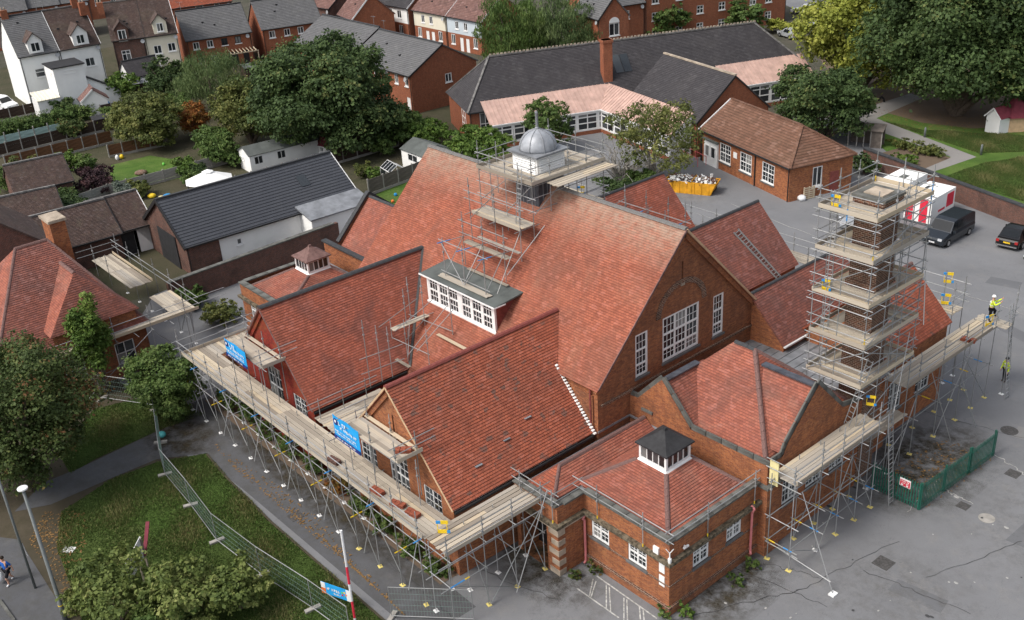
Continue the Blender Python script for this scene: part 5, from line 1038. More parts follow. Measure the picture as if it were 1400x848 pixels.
# --- the long dark roofed school block behind
zr2, ze2 = 8.5, 3.9; r0 = G(668,78,zr2); r1 = G(1035,31,zr2); rz2 = ang(r0, r1); d2 = Vector((math.cos(rz2), math.sin(rz2), 0)); n2 = Vector((d2.y,-d2.x,0)); hw = 4.9
o2 = r0 - d2*4.0 + n2*hw; L2 = (r1-r0).length + 8.2
lb = house('school_annexe', 'long single storey brick school block with dark tiled hipped roof', Vector((o2.x,o2.y,0)), None, ze2, hw, zr2-ze2, 'brick_house', 'tile_dark', [W2(1.2,.9,1.3,2.6,cols=2,rows=2)], rz=rz2, L=L2, hipl=4.0, hipr=4.6, cat='school building', group='school buildings', gauge=.2, ridgem='ridge_grey')
# its end wall window, ridge cresting, tall chimney, skylight
window(lb, (0,0,0), (0,-1,0), -3.4,1.0,-1.7,3.4, 2, 3, sill='white', depth=-.02)
fl = frame(lb.location, rz2)
u = fl(G(835,100,6.0)); MB().box(u.x-.55,.9,3.8,u.x+.55,2.0,9.6).box(u.x-.65,.8,9.3,u.x+.65,2.1,9.6).build('chimney', 'brick_house', lb)
nseg = int((r1-r0).length/.45)
for k in range(nseg): MB().box(4.1+k*.45,hw-.05,zr2+.1,4.35+k*.45,hw+.05,zr2+.32).build('ridge_crest', 'stone', lb)
ux = fl(G(868,96,6.4)).x
for k in (0, 1):
    y0_ = 2.0; zz_ = lambda y: ze2+(zr2-ze2)/hw*y+.12
    MB().slab([(ux-1.0+k*1.05,1.6,zz_(1.6)),(ux-.05+k*1.05,1.6,zz_(1.6)),(ux-.05+k*1.05,3.4,zz_(3.4)),(ux-1.0+k*1.05,3.4,zz_(3.4))], .1).build('skylight', 'glass', lb)
# copper coloured canopies over glazed corridors
m_plain('copper_sheet', (0.46,0.31,0.26), 0.65, 0.35, 0.05, 0.22, 0.9)
def canopy(label, a, b, depth, zt, zb, wz=None):
    """a,b top edge places (left to right seen from the camera); the sheet falls towards the camera"""
    rz = ang(a, b); L = (b-a).length; t = thing('glazed_corridor', label, 'corridor', (a.x,a.y,0), rz, 'school buildings')
    MB().slab([(0,0,zt),(L,0,zt),(L,-depth,zb),(0,-depth,zb)], .08).build('roof', 'copper_sheet', t)
    n = int(L/.5)
    for k in range(n+1): MB().bar((L*k/n,-depth,zb+.03),(L*k/n,0,zt+.03),.05,.06).build('standing_seam', 'copper_sheet', t)
    MB().bar((0,-depth-.06,zb-.06),(L,-depth-.06,zb-.06),.1,.12).build('gutter', 'white', t)
    wy = -depth+.08; holes = []; m = max(1, int(L/2.4)); w = (L-.3)/m
    for k in range(m): holes.append((.15+k*w,.55,.15+k*w+w-.12,zb-.25))
    wall('wall', 'white', t, (0,wy,0), (1,0,0), [(0,.45),(L,.45),(L,zb-.05),(0,zb-.05)], holes); wall('plinth', 'brick_house', t, (0,wy-.01,0), (1,0,0), [(0,0),(L,0),(L,.45),(0,.45)])
    wall('end_wall', 'white', t, (L,wy,0), (0,1,0), [(0,0),(depth-.3,0),(depth-.3,zt-.15),(0,zb-.1)])
    for h in holes: window(t, (0,wy,0), (1,0,0), *h, 2, [.4,.8], fw=.13, depth=.02, sill=None)
    return t
def meet(u, v, lift=.15):
    """place where the view ray meets the front slope of the long block"""
    sl_ = (zr2-ze2)/hw; nn = Vector((n2.x*sl_, n2.y*sl_, 1)); D = CR*(u-700)+CD*(v-424)+CFW*CF; q = Vector((o2.x,o2.y,ze2+lift)); return CPOS + D*(nn.dot(q-CPOS)/nn.dot(D))
cA, cB = meet(657,141), meet(832,112); zt_ = (cA.z+cB.z)/2; dz = zt_-2.9
canopy('glazed corridor with pink copper roof along the left of the dark roofed block', cA, cB, 3.4, zt_, 2.75)
cC = G(1000,178,zt_); canopy('glazed corridor with pink copper roof turning right towards the brown roofed block', cB+n2*.2, G(948,155,zt_), 3.0, zt_+.02, 2.77)
c3, c4 = meet(978,92), meet(1095,71.5); canopy('glazed classroom with pink copper roof at the right end of the dark block', c3, c4, 3.2, (c3.z+c4.z)/2, 3.0)
# dark gabled wing towards the camera and the low brown hipped block
wr0, wr1 = G(930,80,8.0), G(1005,103,8.0); rw = ang(wr0, wr1); dw = Vector((math.cos(rw), math.sin(rw), 0)); nw = Vector((dw.y,-dw.x,0)); hw2 = 4.6
q = wr0 + nw*hw2 - dw*3; house('school_wing', 'dark tiled gabled wing with a plain brick gable towards the car park', Vector((q.x,q.y,0)), None, 4.0, hw2, 4.0, 'brick_house', 'tile_dark', (), rz=rw, L=(wr1-wr0).length+3, cat='school building', group='school buildings', gauge=.2, ridgem='stone')
bwins = [W2(3.3,.95,1.9,1.9,rows=[.5],bars=(1,1)),W2(6.8,.95,1.9,1.9,rows=[.5],bars=(1,1)),W2(10.4,.95,1.9,1.9,rows=[.5],bars=(1,1))]
br = house('school_lodge', 'low brick block with brown hipped roof and white sash windows by the car park', (960,175), (1080,228), 3.5, 3.6, 2.4, 'brick', 'tile_lodge', bwins, rz=R(-17), hipr=3.2, cat='school building', group='school buildings', right_wins=[(2.6,1.0,1.1,1.9)], ridgem='tile_lodge')
Lb = br['L']; MB().box(Lb+.02,4.6,.02,Lb+.08,5.6,2.1).build('door', 'ridge_red', br); MB().box(-.1,-.08,0,-.02,.1,3.3).build('downpipe', 'black_iron', br); MB().box(9.3,-.12,0,9.4,-.02,3.4).build('downpipe', 'black_iron', br)
MB().bar((-.18,-.3,3.3),(-.18,3.6,5.92),.08,.25).build('verge_board', 'white', br); MB().box(5.7,-.04,1.9,6.3,-.01,2.5).build('wall_notice', 'white', br)
for b in (bwins): MB().box(b[0]-.12,-.1,.78,b[0]+b[2]+.12,0,.93).build('sill', 'sill', br)
# porch with white doors and red ramp railings beside it
pp_ = G(962,222,0); pc = thing('entrance_porch', 'white panelled entrance porch beside the brown roofed block', 'porch', (pp_.x+2.5,pp_.y-.9,0), R(-17))
MB().box(-2.6,.1,0,-.2,1.8,2.6).build('wall', 'white', pc); MB().box(-2.75,-.05,2.6,-.1,1.9,2.72).build('roof', 'felt_grey', pc); window(pc, (-2.6,.1,0), (1,0,0), .25,.9,1.0,2.1, 1, 1, depth=-.03, sill=None); window(pc, (-2.6,.1,0), (1,0,0), 1.3,.9,2.1,2.1, 1, 1, depth=-.03, sill=None)
rp = thing('ramp_railing', 'red handrail along the ramp to the white porch', 'railing', br.location, R(-17)); m_plain('red_paint', (0.55,0.10,0.11), 0.5, 0.4)
for y in (-.5,-1.5):
    MB().path([Vector((-2.2,y,1.0)),Vector((1.6,y,.95)),Vector((1.6,y,.02))], .03).build('rail', 'red_paint', rp)
    for x in (-2.2,-.3): MB().tube((x,y,0),(x,y,1.0),.03).build('post', 'red_paint', rp)
# --- long black roofed bungalow on the left and its boundary wall
bu = house('bungalow', 'long white bungalow with a black interlocking tile roof behind the boundary wall', (253,336), (490,265), 2.8, 4.6, 3.0, 'white_wall', 'tile_black', [(4.6,1.4,.5,.6,dict(cols=1)),(12.6,1.2,.6,.9,dict(cols=1))], rz=R(88), gauge=.34, cat='bungalow', sides='brick_wall', group='houses behind the gardens')
MB().slab([(10.8,-2.4,2.55),(17.4,-2.4,2.55),(17.4,.4,3.15),(10.8,.4,3.15)], .12).build('lean_to_roof', 'lead', bu); MB().box(11.0,-2.1,0,17.2,-.02,2.45).build('lean_to_wall', 'white_wall', bu); MB().box(.0,-.06,0,3.0,-.02,2.7).build('brick_panel', 'brick_wall', bu)
MB().box(-.1,2.0,.0,-.04,6.0,3.0).build('boarded_panel', 'felt_black', bu); MB().bar((-.2,-.3,2.55),(-.2,4.6,5.75),.1,.3).bar((-.2,4.6,5.75),(-.2,9.5,2.55),.1,.3).build('verge_board', 'black_iron', bu)
zz_ = lambda y: 2.8+3.0/4.6*y
MB().slab([(12.6,2.0,zz_(2.0)+.1),(13.5,2.0,zz_(2.0)+.1),(13.5,3.1,zz_(3.1)+.1),(12.6,3.1,zz_(3.1)+.1)], .1).build('skylight', 'glass', bu)
w0, w1 = Vector((-51.4,-2.0,0)), Vector((-52.2,14.6,0)); rzw = ang(w0, w1); Lw = (w1-w0).length
bw = thing('boundary_wall', 'dark old brick boundary wall between the bungalow and the school yard', 'wall', w0, rzw)
MB().box(0,0,0,Lw,.34,2.1).build('wall', 'brick_wall', bw)
for k in range(int(Lw/.9)): MB().box(k*.9+.01,-.06,2.1,k*.9+.88,.4,2.2).build('coping_stone', 'coping', bw)
# right hand boundary wall of the car park
w0, w1 = G(1180,226,0), G(1460,330,0); rzw = ang(G(1270,262,0), G(1400,312,0)); w0 = G(1270,262,0) - Vector((math.cos(rzw),math.sin(rzw),0))*9; Lw = 38
bw = thing('car_park_wall', 'weathered brick wall with dark coping between car park and playing field', 'wall', (w0.x,w0.y,0), rzw)
MB().box(0,0,0,Lw,.34,1.75).build('wall', 'brick_wall', bw)
for k in range(int(Lw/.9)): MB().box(k*.9+.01,-.07,1.75,k*.9+.885,.41,1.88).build('coping_stone', 'ridge_black', bw)
# --- the lodge with steep red hipped roof at the left
lz = 3.5; lg = thing('school_house', 'old red tiled house with steep hipped roof and orange chimney at the left edge', 'house', (-42.9,-6.86,0), 0); fl = frame(lg.location, 0)
x1, x0, y1, y0 = -42.9, -55.2, -6.86, -17.6; A_, B_ = Vector((-49.0,-12.8,9.4)), Vector((-49.0,-10.6,9.4))
def lroof(poly, mat='tile_brown'): return MB().courses([fl(p) for p in poly], GA[mat]).build('roof', mat, lg)
lroof([(x1,y0,lz),(x1,y1,lz),B_,A_]); lroof([(x1,y1,lz),(x0,y1,lz),B_]); lroof([(x0,y1,lz),(x0,y0,lz),A_,B_]); lroof([(x0,y0,lz),(x1,y0,lz),A_], 'tile_pink')
for a, b in ((A_,B_),(Vector((x1,y1,lz)),B_),(Vector((x1,y0,lz)),A_),(Vector((x0,y1,lz)),B_)): ridge(fl(a)+Vector((0,0,.08)), fl(b)+Vector((0,0,.08)), 'ridge_brown', lg, w=.26)
gy, gz, gh = -10.5, 8.0, 3.1
lroof([(-44.9,gy,gz),(-47.6,gy,gz),(-44.6,gy-gh,gz-3.2),(-42.9,gy-gh,gz-3.2)], 'tile_pink'); lroof([(-47.6,gy,gz),(-44.9,gy,gz),(-42.9,gy+gh,gz-3.2),(-44.6,gy+gh,gz-3.2)]); lroof([(-42.9,gy-gh,gz-3.2),(-42.9,gy+gh,gz-3.2),(-44.9,gy,gz)])
ridge(fl(Vector((-44.9,gy,gz+.08))), fl(Vector((-47.6,gy,gz+.08))), 'ridge_brown', lg, w=.3)
lw = [(1.2,.9,2.6,2.6),(4.4,.9,5.8,2.6),(8.0,.9,9.4,2.6)]
wall('wall', 'brick_dark', lg, fl((x1-.35,y0,0)), (0,1,0), [(0,0),(y1-y0-.3,0),(y1-y0-.3,lz),(0,lz)], lw)
for w in lw: window(lg, fl((x1-.35,y0,0)), (0,1,0), *w, 2, 2, sill='sill')
wall('gable_wall', 'brick_dark', lg, fl((-43.22,gy,0)), (0,1,0), [(-gh+.2,lz-.3),(gh-.2,lz-.3),(gh-.2,gz-3.2),(-gh+.2,gz-3.2)])
wall('wall', 'brick_red', lg, fl((x0+.3,y1-.3,0)), (-1,0,0), [(-(x1-x0)+.6,0),(0,0),(0,lz),(-(x1-x0)+.6,lz)]); wall('wall', 'brick_dark', lg, fl((x0+.3,y0+.3,0)), (1,0,0), [(0,0),(x1-x0-.6,0),(x1-x0-.6,lz),(0,lz)])
cq = fl(G(78,322,9.0, x=-50.5)); ch_ = MB().box(cq.x-.9,cq.y-.55,5.0,cq.x+.9,cq.y+.55,10.2).build('chimney', 'brick', lg); MB().box(cq.x-1.0,cq.y-.65,10.2,cq.x+1.0,cq.y+.65,10.4).build('chimney_cap', 'stone', ch_)
# old outbuildings with dark roofs behind it
house('outbuilding', 'old dark roofed outbuilding with pale rear wall behind the lodge', (140,321), (209,305), 2.6, 3.2, 2.2, 'white_wall', 'tile_old', (), rz=R(86), gauge=.15, cat='outbuilding', group='old outbuildings', doors=((3.0,1.6,2.2,'felt_black'),(1.2,1.5,2.2,'felt_black')))
house('outbuilding', 'long low outbuilding with dark mottled roof beside the lodge chimney', (60,345), (122,330), 2.6, 3.4, 2.2, 'brick_wall', 'tile_old', (), rz=R(86), gauge=.15, cat='outbuilding', group='old outbuildings', L=6.6)
house('outbuilding', 'small dark roofed store below the purple shrub', (0,305), (70,283), 2.4, 2.6, 1.6, 'brick_wall', 'tile_old', (), rz=R(80), gauge=.15, cat='outbuilding', group='old outbuildings', L=5.6)
house('outbuilding', 'mottled dark roof of a store among bushes at the left', (20,262), (88,240), 2.4, 3.0, 2.0, 'brick_wall', 'tile_old', (), rz=R(82), gauge=.15, cat='outbuilding', group='old outbuildings', L=5.6)
house('old_brick_house', 'tall old orange brick gable cut by the left edge', Vector((-66,-15.5,0)), None, 6.0, 4.0, 3.4, 'brick_wall', 'tile_old', (), rz=R(-5), L=8.5, gauge=.15, group='old outbuildings')
# ================================================================== trees, shrubs, grass
def m_leaf(name, stops, trans=0.25):
    t = NT(name); at = t.new('ShaderNodeAttribute', attribute_name='tone'); c = t.ramp(at.outputs['Fac'], stops); t.out(c, 0.65, 0.25)
    tr = t.new('ShaderNodeBsdfTranslucent'); t.l.new(c, tr.inputs['Color']); mx = t.new('ShaderNodeMixShader'); mx.inputs[0].default_value = trans
    t.l.new(t.b.outputs[0], mx.inputs[1]); t.l.new(tr.outputs[0], mx.inputs[2]); t.l.new(mx.outputs[0], t.n['Material Output'].inputs['Surface'])
m_leaf('leaf_dark', [(0,(0.034,0.060,0.020)),(.5,(0.058,0.096,0.030)),(.9,(0.09,0.135,0.042)),(1,(0.14,0.16,0.05))])
m_leaf('leaf_mid', [(0,(0.055,0.095,0.024)),(.5,(0.092,0.15,0.036)),(1,(0.155,0.205,0.06))])
m_leaf('leaf_bright', [(0,(0.06,0.11,0.02)),(.5,(0.10,0.17,0.03)),(1,(0.17,0.23,0.05))])
m_leaf('leaf_lime', [(0,(0.14,0.165,0.025)),(.5,(0.25,0.28,0.045)),(1,(0.38,0.39,0.08))])
m_leaf('leaf_olive', [(0,(0.065,0.085,0.022)),(.5,(0.115,0.135,0.035)),(1,(0.20,0.20,0.06))])
m_leaf('leaf_willow', [(0,(0.07,0.11,0.04)),(.5,(0.115,0.165,0.06)),(1,(0.18,0.23,0.09))])
m_leaf('leaf_autumn', [(0,(0.16,0.045,0.015)),(.4,(0.26,0.10,0.02)),(.7,(0.22,0.13,0.03)),(1,(0.14,0.12,0.03))])
m_leaf('leaf_purple', [(0,(0.028,0.014,0.018)),(.6,(0.055,0.028,0.032)),(1,(0.12,0.06,0.06))])
m_leaf('leaf_silver', [(0,(0.10,0.13,0.10)),(1,(0.20,0.23,0.19))])
m_leaf('leaf_rust', [(0,(0.045,0.07,0.02)),(.6,(0.075,0.11,0.03)),(.86,(0.12,0.14,0.04)),(1,(0.17,0.085,0.035))])
m_leaf('blade', [(0,(0.05,0.085,0.02)),(.5,(0.085,0.125,0.03)),(1,(0.23,0.21,0.09))])
m_leaf('leaf_shoot', [(0,(0.08,0.115,0.03)),(.5,(0.14,0.18,0.045)),(1,(0.25,0.27,0.09))])
m_plain('bark', (0.12,0.095,0.075), 0.95, 0.1, var=0.35, scale=4); m_plain('bark_grey', (0.26,0.245,0.22), 0.95, 0.1, var=0.3, scale=4)
def leaf_mesh(name, blobs, n, size, mat, parent=None, fill=0.45, flat=0.0, clump=26, hang=0.0, kind=None):
    """leaf-sized faces in clumps through the volume of several blobs (centre, radii)"""
    w = np.array([b[1][0]*b[1][1]+b[1][1]*b[1][2]+b[1][0]*b[1][2] for b in blobs]); w = w/w.sum(); nc = max(8, n//clump)
    bi = RNG.choice(len(blobs), nc, p=w); C = np.array([b[0] for b in blobs])[bi]; Rr_ = np.array([b[1] for b in blobs])[bi]
    d = RNG.normal(size=(nc,3)); d /= np.linalg.norm(d, axis=1)[:,None]; d[:,2] = np.where(d[:,2] < -.75, -d[:,2]*.6, d[:,2])
    rad = fill + (1.03-fill)*RNG.random(nc)**0.45; rad *= 1+RNG.normal(0,.13,nc); cc = C + d*Rr_*rad[:,None]; tone_b = RNG.normal(0,.16,len(blobs))[bi]; tone_c = np.clip(.45+tone_b+RNG.normal(0,.2,nc),0,1)
    ci = np.repeat(np.arange(nc), clump); m = len(ci); spread = np.cbrt((Rr_.prod(1))) *.17
    off = RNG.normal(size=(m,3))*np.minimum(spread, size*4.2)[ci][:,None]*np.array([1,1,.62]); off[:,2] -= hang*np.abs(RNG.normal(size=m))
    P = cc[ci] + off; N = d[ci]*.75 + RNG.normal(size=(m,3))*.55 + np.array([0,0,.5]); N /= np.linalg.norm(N,axis=1)[:,None]
    a = np.cross(N, RNG.normal(size=(m,3))); a /= np.linalg.norm(a,axis=1)[:,None]; b = np.cross(N,a); s = size*(.4+1.1*RNG.random(m)**1.3)[:,None]
    if hang: b = b*.35 + np.array([0,0,-1.0]); b /= np.linalg.norm(b,axis=1)[:,None]; a = a*.35; b = b*1.7
    V = np.empty((m,4,3)); V[:,0] = P-a*s*.5; V[:,1] = P-b*s*.32; V[:,2] = P+a*s*.5; V[:,3] = P+b*s*.42
    lo = V[:,:,2] < .03; V[:,:,2][lo] = .03
    me = bpy.data.meshes.new(name); me.vertices.add(m*4); me.vertices.foreach_set('co', V.ravel()); me.loops.add(m*4); me.loops.foreach_set('vertex_index', np.arange(m*4,dtype=np.int32))
    me.polygons.add(m); me.polygons.foreach_set('loop_start', np.arange(0,m*4,4,dtype=np.int32)); me.polygons.foreach_set('loop_total', np.full(m,4,dtype=np.int32)); me.update(calc_edges=True)
    at = me.attributes.new('tone','FLOAT','POINT'); tn = np.clip(tone_c[ci]+RNG.normal(0,.16,m),0,1); at.data.foreach_set('value', np.repeat(tn,4).astype(np.float32))
    me.materials.append(M[mat]); o = bpy.data.objects.new(name, me); return link(o, parent)
def limbs(name, base, tips, r, mat, parent):
    mb = MB(); b = Vector(base)
    for tip in tips:
        tp = Vector(tip); pts = [b]; n = 5
        for k in range(1, n+1):
            t = k/n; q = b.lerp(tp, t); q.x = b.x+(tp.x-b.x)*t**1.3; q.y = b.y+(tp.y-b.y)*t**1.3; q += Vector((random.uniform(-1,1),random.uniform(-1,1),0))*.05*(tp-b).length*(1-t); pts.append(q)
        for k in range(n): mb.tube(pts[k], pts[k+1], r*(1-k/n*.85), 7, r*(1-(k+1)/n*.85), cap=False)
    return mb.build(name, mat, parent)
def tree(label, base, h, rx, ry, n, size, mat, group='trees around the school', lobes=9, trunk=.3, low=.18, name='tree', fill=.45, hang=0, bark='bark', cat='tree', top=1.0, seed=None):
    """base: place on the ground; the crown is several uneven lobes; trunk with limbs into the lobes"""
    rnd = random.Random(sum(ord(c)*(i+1) for i,c in enumerate(label)))
    if trunk >= .2: rx *= 1.16; ry *= 1.16; h *= 1.03; n = int(n*1.35)
    x, y = base[0], base[1]; t = thing(name, label, cat, (x,y,0), 0, group); cz = h*(low+(1-low)*.52); rz = h*(1-low)*.5
    B = [((0,0,cz*.9),(rx*.6,ry*.6,rz*.72))]; tips = [(0,0,cz+rz*.5)]; lobes = lobes*2
    for k in range(lobes):
        zf = -.75+1.6*(k+.5)/lobes+rnd.uniform(-.12,.12); a = k*2.39996+rnd.uniform(-.35,.35); q = rnd.uniform(.55,.82); sh = math.sqrt(max(.12,1-zf*zf)); s = rnd.uniform(.22,.36)*top
        if zf < -.1: sh = max(sh, .8)
        c = (rx*q*sh*math.cos(a), ry*q*sh*math.sin(a), max(cz+rz*zf*.82, rz*s*.8)); B.append((c,(rx*s,ry*s,max(rz*s*.85,.35)))); tips.append(c)
    leaf_mesh('crown', B, n, size, mat, t, fill=.55, hang=hang); limbs('trunk', (0,0,-.05), tips[:1]+tips[1::3][:9], trunk, bark, t); return t
def shrub(label, base, rx, ry, h, n, size, mat, group='shrubs and bushes', name='shrub', cat='shrub', lobes=4, hang=0): return tree(label, base, h, rx, ry, n, size, mat, group, lobes, .06, .02, name, .3, hang, 'bark', cat)
gp = lambda u, v: G(u, v, 0)
tree('huge dark sycamore standing between the gardens and the brick terrace', gp(458,208), 12.6, 7.2, 7.2, 56000, .34, 'leaf_dark', trunk=.5, lobes=14, low=.05)
tree('weeping willow with drooping pale green shoots in front of the slate semi', gp(293,150), 8.0, 4.6, 4.6, 16000, .26, 'leaf_willow', hang=.5, low=.05)
tree('yellow green leafy tree right of the orange shrub', gp(345,196), 7.6, 4.2, 3.6, 16000, .27, 'leaf_olive', low=.05)
tree('low orange and red autumn shrub between green bushes', gp(268,188), 4.6, 2.4, 2.2, 6000, .24, 'leaf_autumn', name='autumn_shrub', low=.05, cat='shrub', lobes=5)
tree('broad grey green bush behind the garden lawn, left of the autumn shrub', gp(205,200), 6.2, 5.0, 3.6, 18000, .26, 'leaf_olive', low=.03, name='garden_bush', cat='bush')
tree('dark grey green bush under the cream house', gp(232,135), 5.6, 3.0, 3.0, 9000, .28, 'leaf_dark', low=.03, name='garden_bush', cat='bush')
tree('bright bush at the foot of the white lean-to', gp(172,135), 3.6, 2.6, 2.2, 5500, .26, 'leaf_bright', low=.03, name='garden_bush', cat='bush')
tree('green bush beside the garden lawn under the yellow green tree', gp(300,222), 4.0, 4.0, 2.0, 12000, .25, 'leaf_mid', low=.02, name='garden_bush', cat='bush')
tree('dense green hedge tree left of the small grey shed', gp(545,198), 4.4, 3.6, 2.8, 11000, .26, 'leaf_mid', low=.02, name='hedge_tree')
tree('bright green hedge tree above the grey shed', gp(583,200), 3.2, 3.0, 2.4, 9000, .25, 'leaf_bright', low=.02, name='hedge_tree')
tree('bright green bushy tree beyond the hall ridge left of the cupola', gp(655,226), 4.2, 4.2, 2.8, 13000, .24, 'leaf_bright', low=.02, name='hedge_tree')
tree('green bushy tree directly behind the cupola', gp(752,208), 6.0, 2.6, 2.4, 7000, .24, 'leaf_mid', low=.1)
tree('tall birch with hanging foliage behind the long dark roof', gp(705,100), 10.5, 5.0, 5.0, 18000, .34, 'leaf_mid', low=.05, hang=.25)
tree('second birch behind the long dark roof, nearer the brick flats', gp(768,96), 10.0, 4.2, 4.2, 15000, .34, 'leaf_willow', low=.05, hang=.3)
tree('small green tree in front of the brick flats', gp(902,55), 6.0, 3.8, 3.4, 9000, .34, 'leaf_mid', low=.05)
tree('low green tree at the foot of the flats near the roof end', gp(1018,48), 5.0, 3.0, 3.0, 6000, .34, 'leaf_mid', low=.05)
tree('tall lime yellow tree at the edge of the playing field', gp(1176,130), 16.0, 6.4, 6.4, 48000, .36, 'leaf_lime', trunk=.4, lobes=13, low=.0)
tree('enormous dark green tree shading the playing field', gp(1306,158), 19.0, 9.0, 9.0, 84000, .36, 'leaf_dark', trunk=.6, lobes=16, low=.0)
tree('tree with orange tinged crown at the top right corner', gp(1412,110), 14.0, 6.0, 6.0, 16000, .36, 'leaf_autumn', low=.2)
tree('tall dark tree behind the lime yellow one', gp(1262,70), 17, 7.0, 7.0, 22000, .38, 'leaf_dark', low=.1)
tree('round dark green tree behind the brown roofed block', gp(1124,193), 8.2, 5.2, 5.0, 24000, .28, 'leaf_dark', low=.04)
tree('half bare tree with yellowing leaves beside the copper roofed corridor', gp(893,246), 7.8, 5.0, 4.0, 8500, .23, 'leaf_olive', bark='bark_grey', low=.15, trunk=.22)
bt = thing('bare_tree', 'bare grey branched shrub behind the cupola deck', 'tree', gp(850,248), 0, 'trees around the school'); mb = MB(); rr = random.Random(5)
for k in range(80):
    a = rr.uniform(0,6.28); q = Vector((rr.uniform(-.6,.6),rr.uniform(-.6,.6),.1)); d = Vector((math.cos(a)*.8,math.sin(a)*.8,1.0)); r_ = .075
    for j in range(6): n_ = q+d.normalized()*rr.uniform(.7,1.15); mb.tube(q,n_,r_,5,r_*.75,False); q = n_; d += Vector((rr.uniform(-.5,.5),rr.uniform(-.5,.5),rr.uniform(-.35,.1))); r_ *= .75
mb.build('branches', 'bark_grey', bt)
shrub('ivy bush under the scaffold rails behind the hall ridge', gp(880,256), 3.0, 1.6, 1.6, 6000, .22, 'leaf_mid'); shrub('low dark hedge behind the rear scaffold', gp(850,272), 3.8, 2.0, 2.0, 6000, .22, 'leaf_dark')
# near trees and shrubs
tree('large dark tree with rusty leaf tips overhanging the left edge', gp(42,668), 9.4, 4.7, 4.3, 56000, .17, 'leaf_rust', low=.12, lobes=14)
iv = G(113,432,x=-41.9); tree('green ivy clad tree growing against the old lodge roof', (-41.9,iv.y,0), iv.z+1.3, 1.35, 1.35, 12000, .17, 'leaf_bright', low=.2, lobes=6)
tree('tall green bush between the lodge and the front scaffold', gp(235,562), 4.4, 2.6, 2.3, 20000, .16, 'leaf_mid', low=.02, name='garden_bush', cat='bush')
shrub('tall weedy growth of pale shoots in the bottom left corner', gp(165,852), 2.7, 2.2, 3.9, 6500, .2, 'leaf_shoot'); shrub('bright leafy growth in front of the fallen hoarding', gp(262,852), 2.7, 2.2, 3.6, 6500, .2, 'leaf_shoot')
shrub('yellow green saplings right of the hoarding', gp(328,832), 2.0, 1.7, 2.9, 4500, .19, 'leaf_shoot'); shrub('weeds below the hoarding at the bottom edge', gp(230,880), 2.6, 2.0, 1.9, 6000, .22, 'leaf_mid')
shrub('weedy clump beside the lamp column', gp(120,835), 1.2, 1.1, 1.2, 2600, .14, 'leaf_olive')
for i, (x, y, r_, h_) in enumerate(((-33.5,-6.2,1.1,1.3),(-31.0,-6.0,1.3,1.5),(-28.4,-6.1,1.2,1.3),(-25.6,-6.1,1.2,1.6),(-22.8,-6.0,1.3,1.2),(-20.2,-6.1,1.1,1.0),(-17.6,-6.1,1.2,1.1),(-15.2,-6.2,1.0,.9),(-12.6,-6.2,1.1,1.0),(-10.4,-6.2,.9,.9))):
    shrub('wall shrub under the front scaffold, number %s from its left end' % ('one','two','three','four','five','six','seven','eight','nine','ten')[i], (x,y,0), r_, .7, h_, 2600, .12, 'leaf_mid' if i != 5 else 'leaf_autumn', group='shrubs under the front scaffold', lobes=3)
for i, (u, v, r_, h_, mt) in enumerate(((890,812,.5,.7,'leaf_mid'),(938,842,.45,.5,'leaf_bright'),(1005,797,.55,.35,'leaf_mid'),(1030,778,.5,.4,'leaf_mid'),(815,782,.5,.3,'leaf_rust'),(785,790,.4,.3,'leaf_rust'),(908,842,.5,.4,'leaf_mid'))):
    shrub(('dark weed growing from the wall foot by the painted hatching','small yellow green weed at the entrance block corner','weeds along the right wall foot, nearer the corner','weeds along the right wall foot, beside the downpipe','rusty weeds at the porch foot, right clump','rusty weeds at the porch foot, left clump','weed at the bottom edge below the corner')[i], gp(u,v), r_, r_*.8, h_, 900, .10, mt, group='weeds at the wall foot', lobes=3)
# garden planting at the left
shrub('purple leaved shrub beside the garden lawn', gp(135,262), 3.0, 2.4, 2.8, 7000, .22, 'leaf_purple'); shrub('dark green shrub mass below the purple shrub', gp(90,292), 4.6, 2.4, 2.4, 9000, .22, 'leaf_dark'); shrub('silvery shrub at the lawn edge by the ornaments', gp(172,272), 1.6, 1.4, 2.0, 3000, .2, 'leaf_silver')
shrub('small round green shrub by the brown fence panels', gp(96,233), 1.5, 1.4, 2.4, 3500, .2, 'leaf_bright'); shrub('olive tree like shrub over the dark store roof', gp(45,268), 2.6, 2.2, 4.6, 6000, .2, 'leaf_olive'); shrub('dark shrub at the end of the clipped hedge', gp(100,190), 2.2, 2.0, 2.8, 5000, .24, 'leaf_rust')
shrub('round green bush in front of the conservatory', gp(88,158), 2.6, 2.2, 2.2, 5500, .26, 'leaf_dark'); shrub('bush behind the garden gazebo', gp(262,250), 2.2, 1.4, 1.6, 3000, .2, 'leaf_mid'); shrub('small bush left of the greenhouse', gp(497,242), 1.4, 1.2, 1.6, 2500, .18, 'leaf_olive'); shrub('yellow green bush beside the greenhouse', gp(512,246), 1.2, 1.0, 1.4, 2000, .18, 'leaf_bright')
shrub('autumn bushes growing along the brick boundary wall', gp(330,375), 1.3, 1.0, 1.3, 2500, .16, 'leaf_olive'); shrub('dark bush beside the lodge scaffold foot', gp(302,440), 2.0, 1.6, 1.6, 5000, .16, 'leaf_olive'); shrub('lime bush beside the parked cars by the flats', gp(1065,45), 2.4, 1.8, 2.2, 3500, .32, 'leaf_lime')
shrub('yellowing bean rows in the vegetable bed', gp(1252,208), 3.6, 1.2, 1.0, 4000, .2, 'leaf_olive'); shrub('leafy clump in the vegetable bed', gp(1240,222), 1.6, 1.0, .8, 1600, .2, 'leaf_bright'); shrub('dark ivy on the wall end behind the brown roofed block', gp(1180,238), 2.0, 1.2, 2.2, 4000, .2, 'leaf_dark')
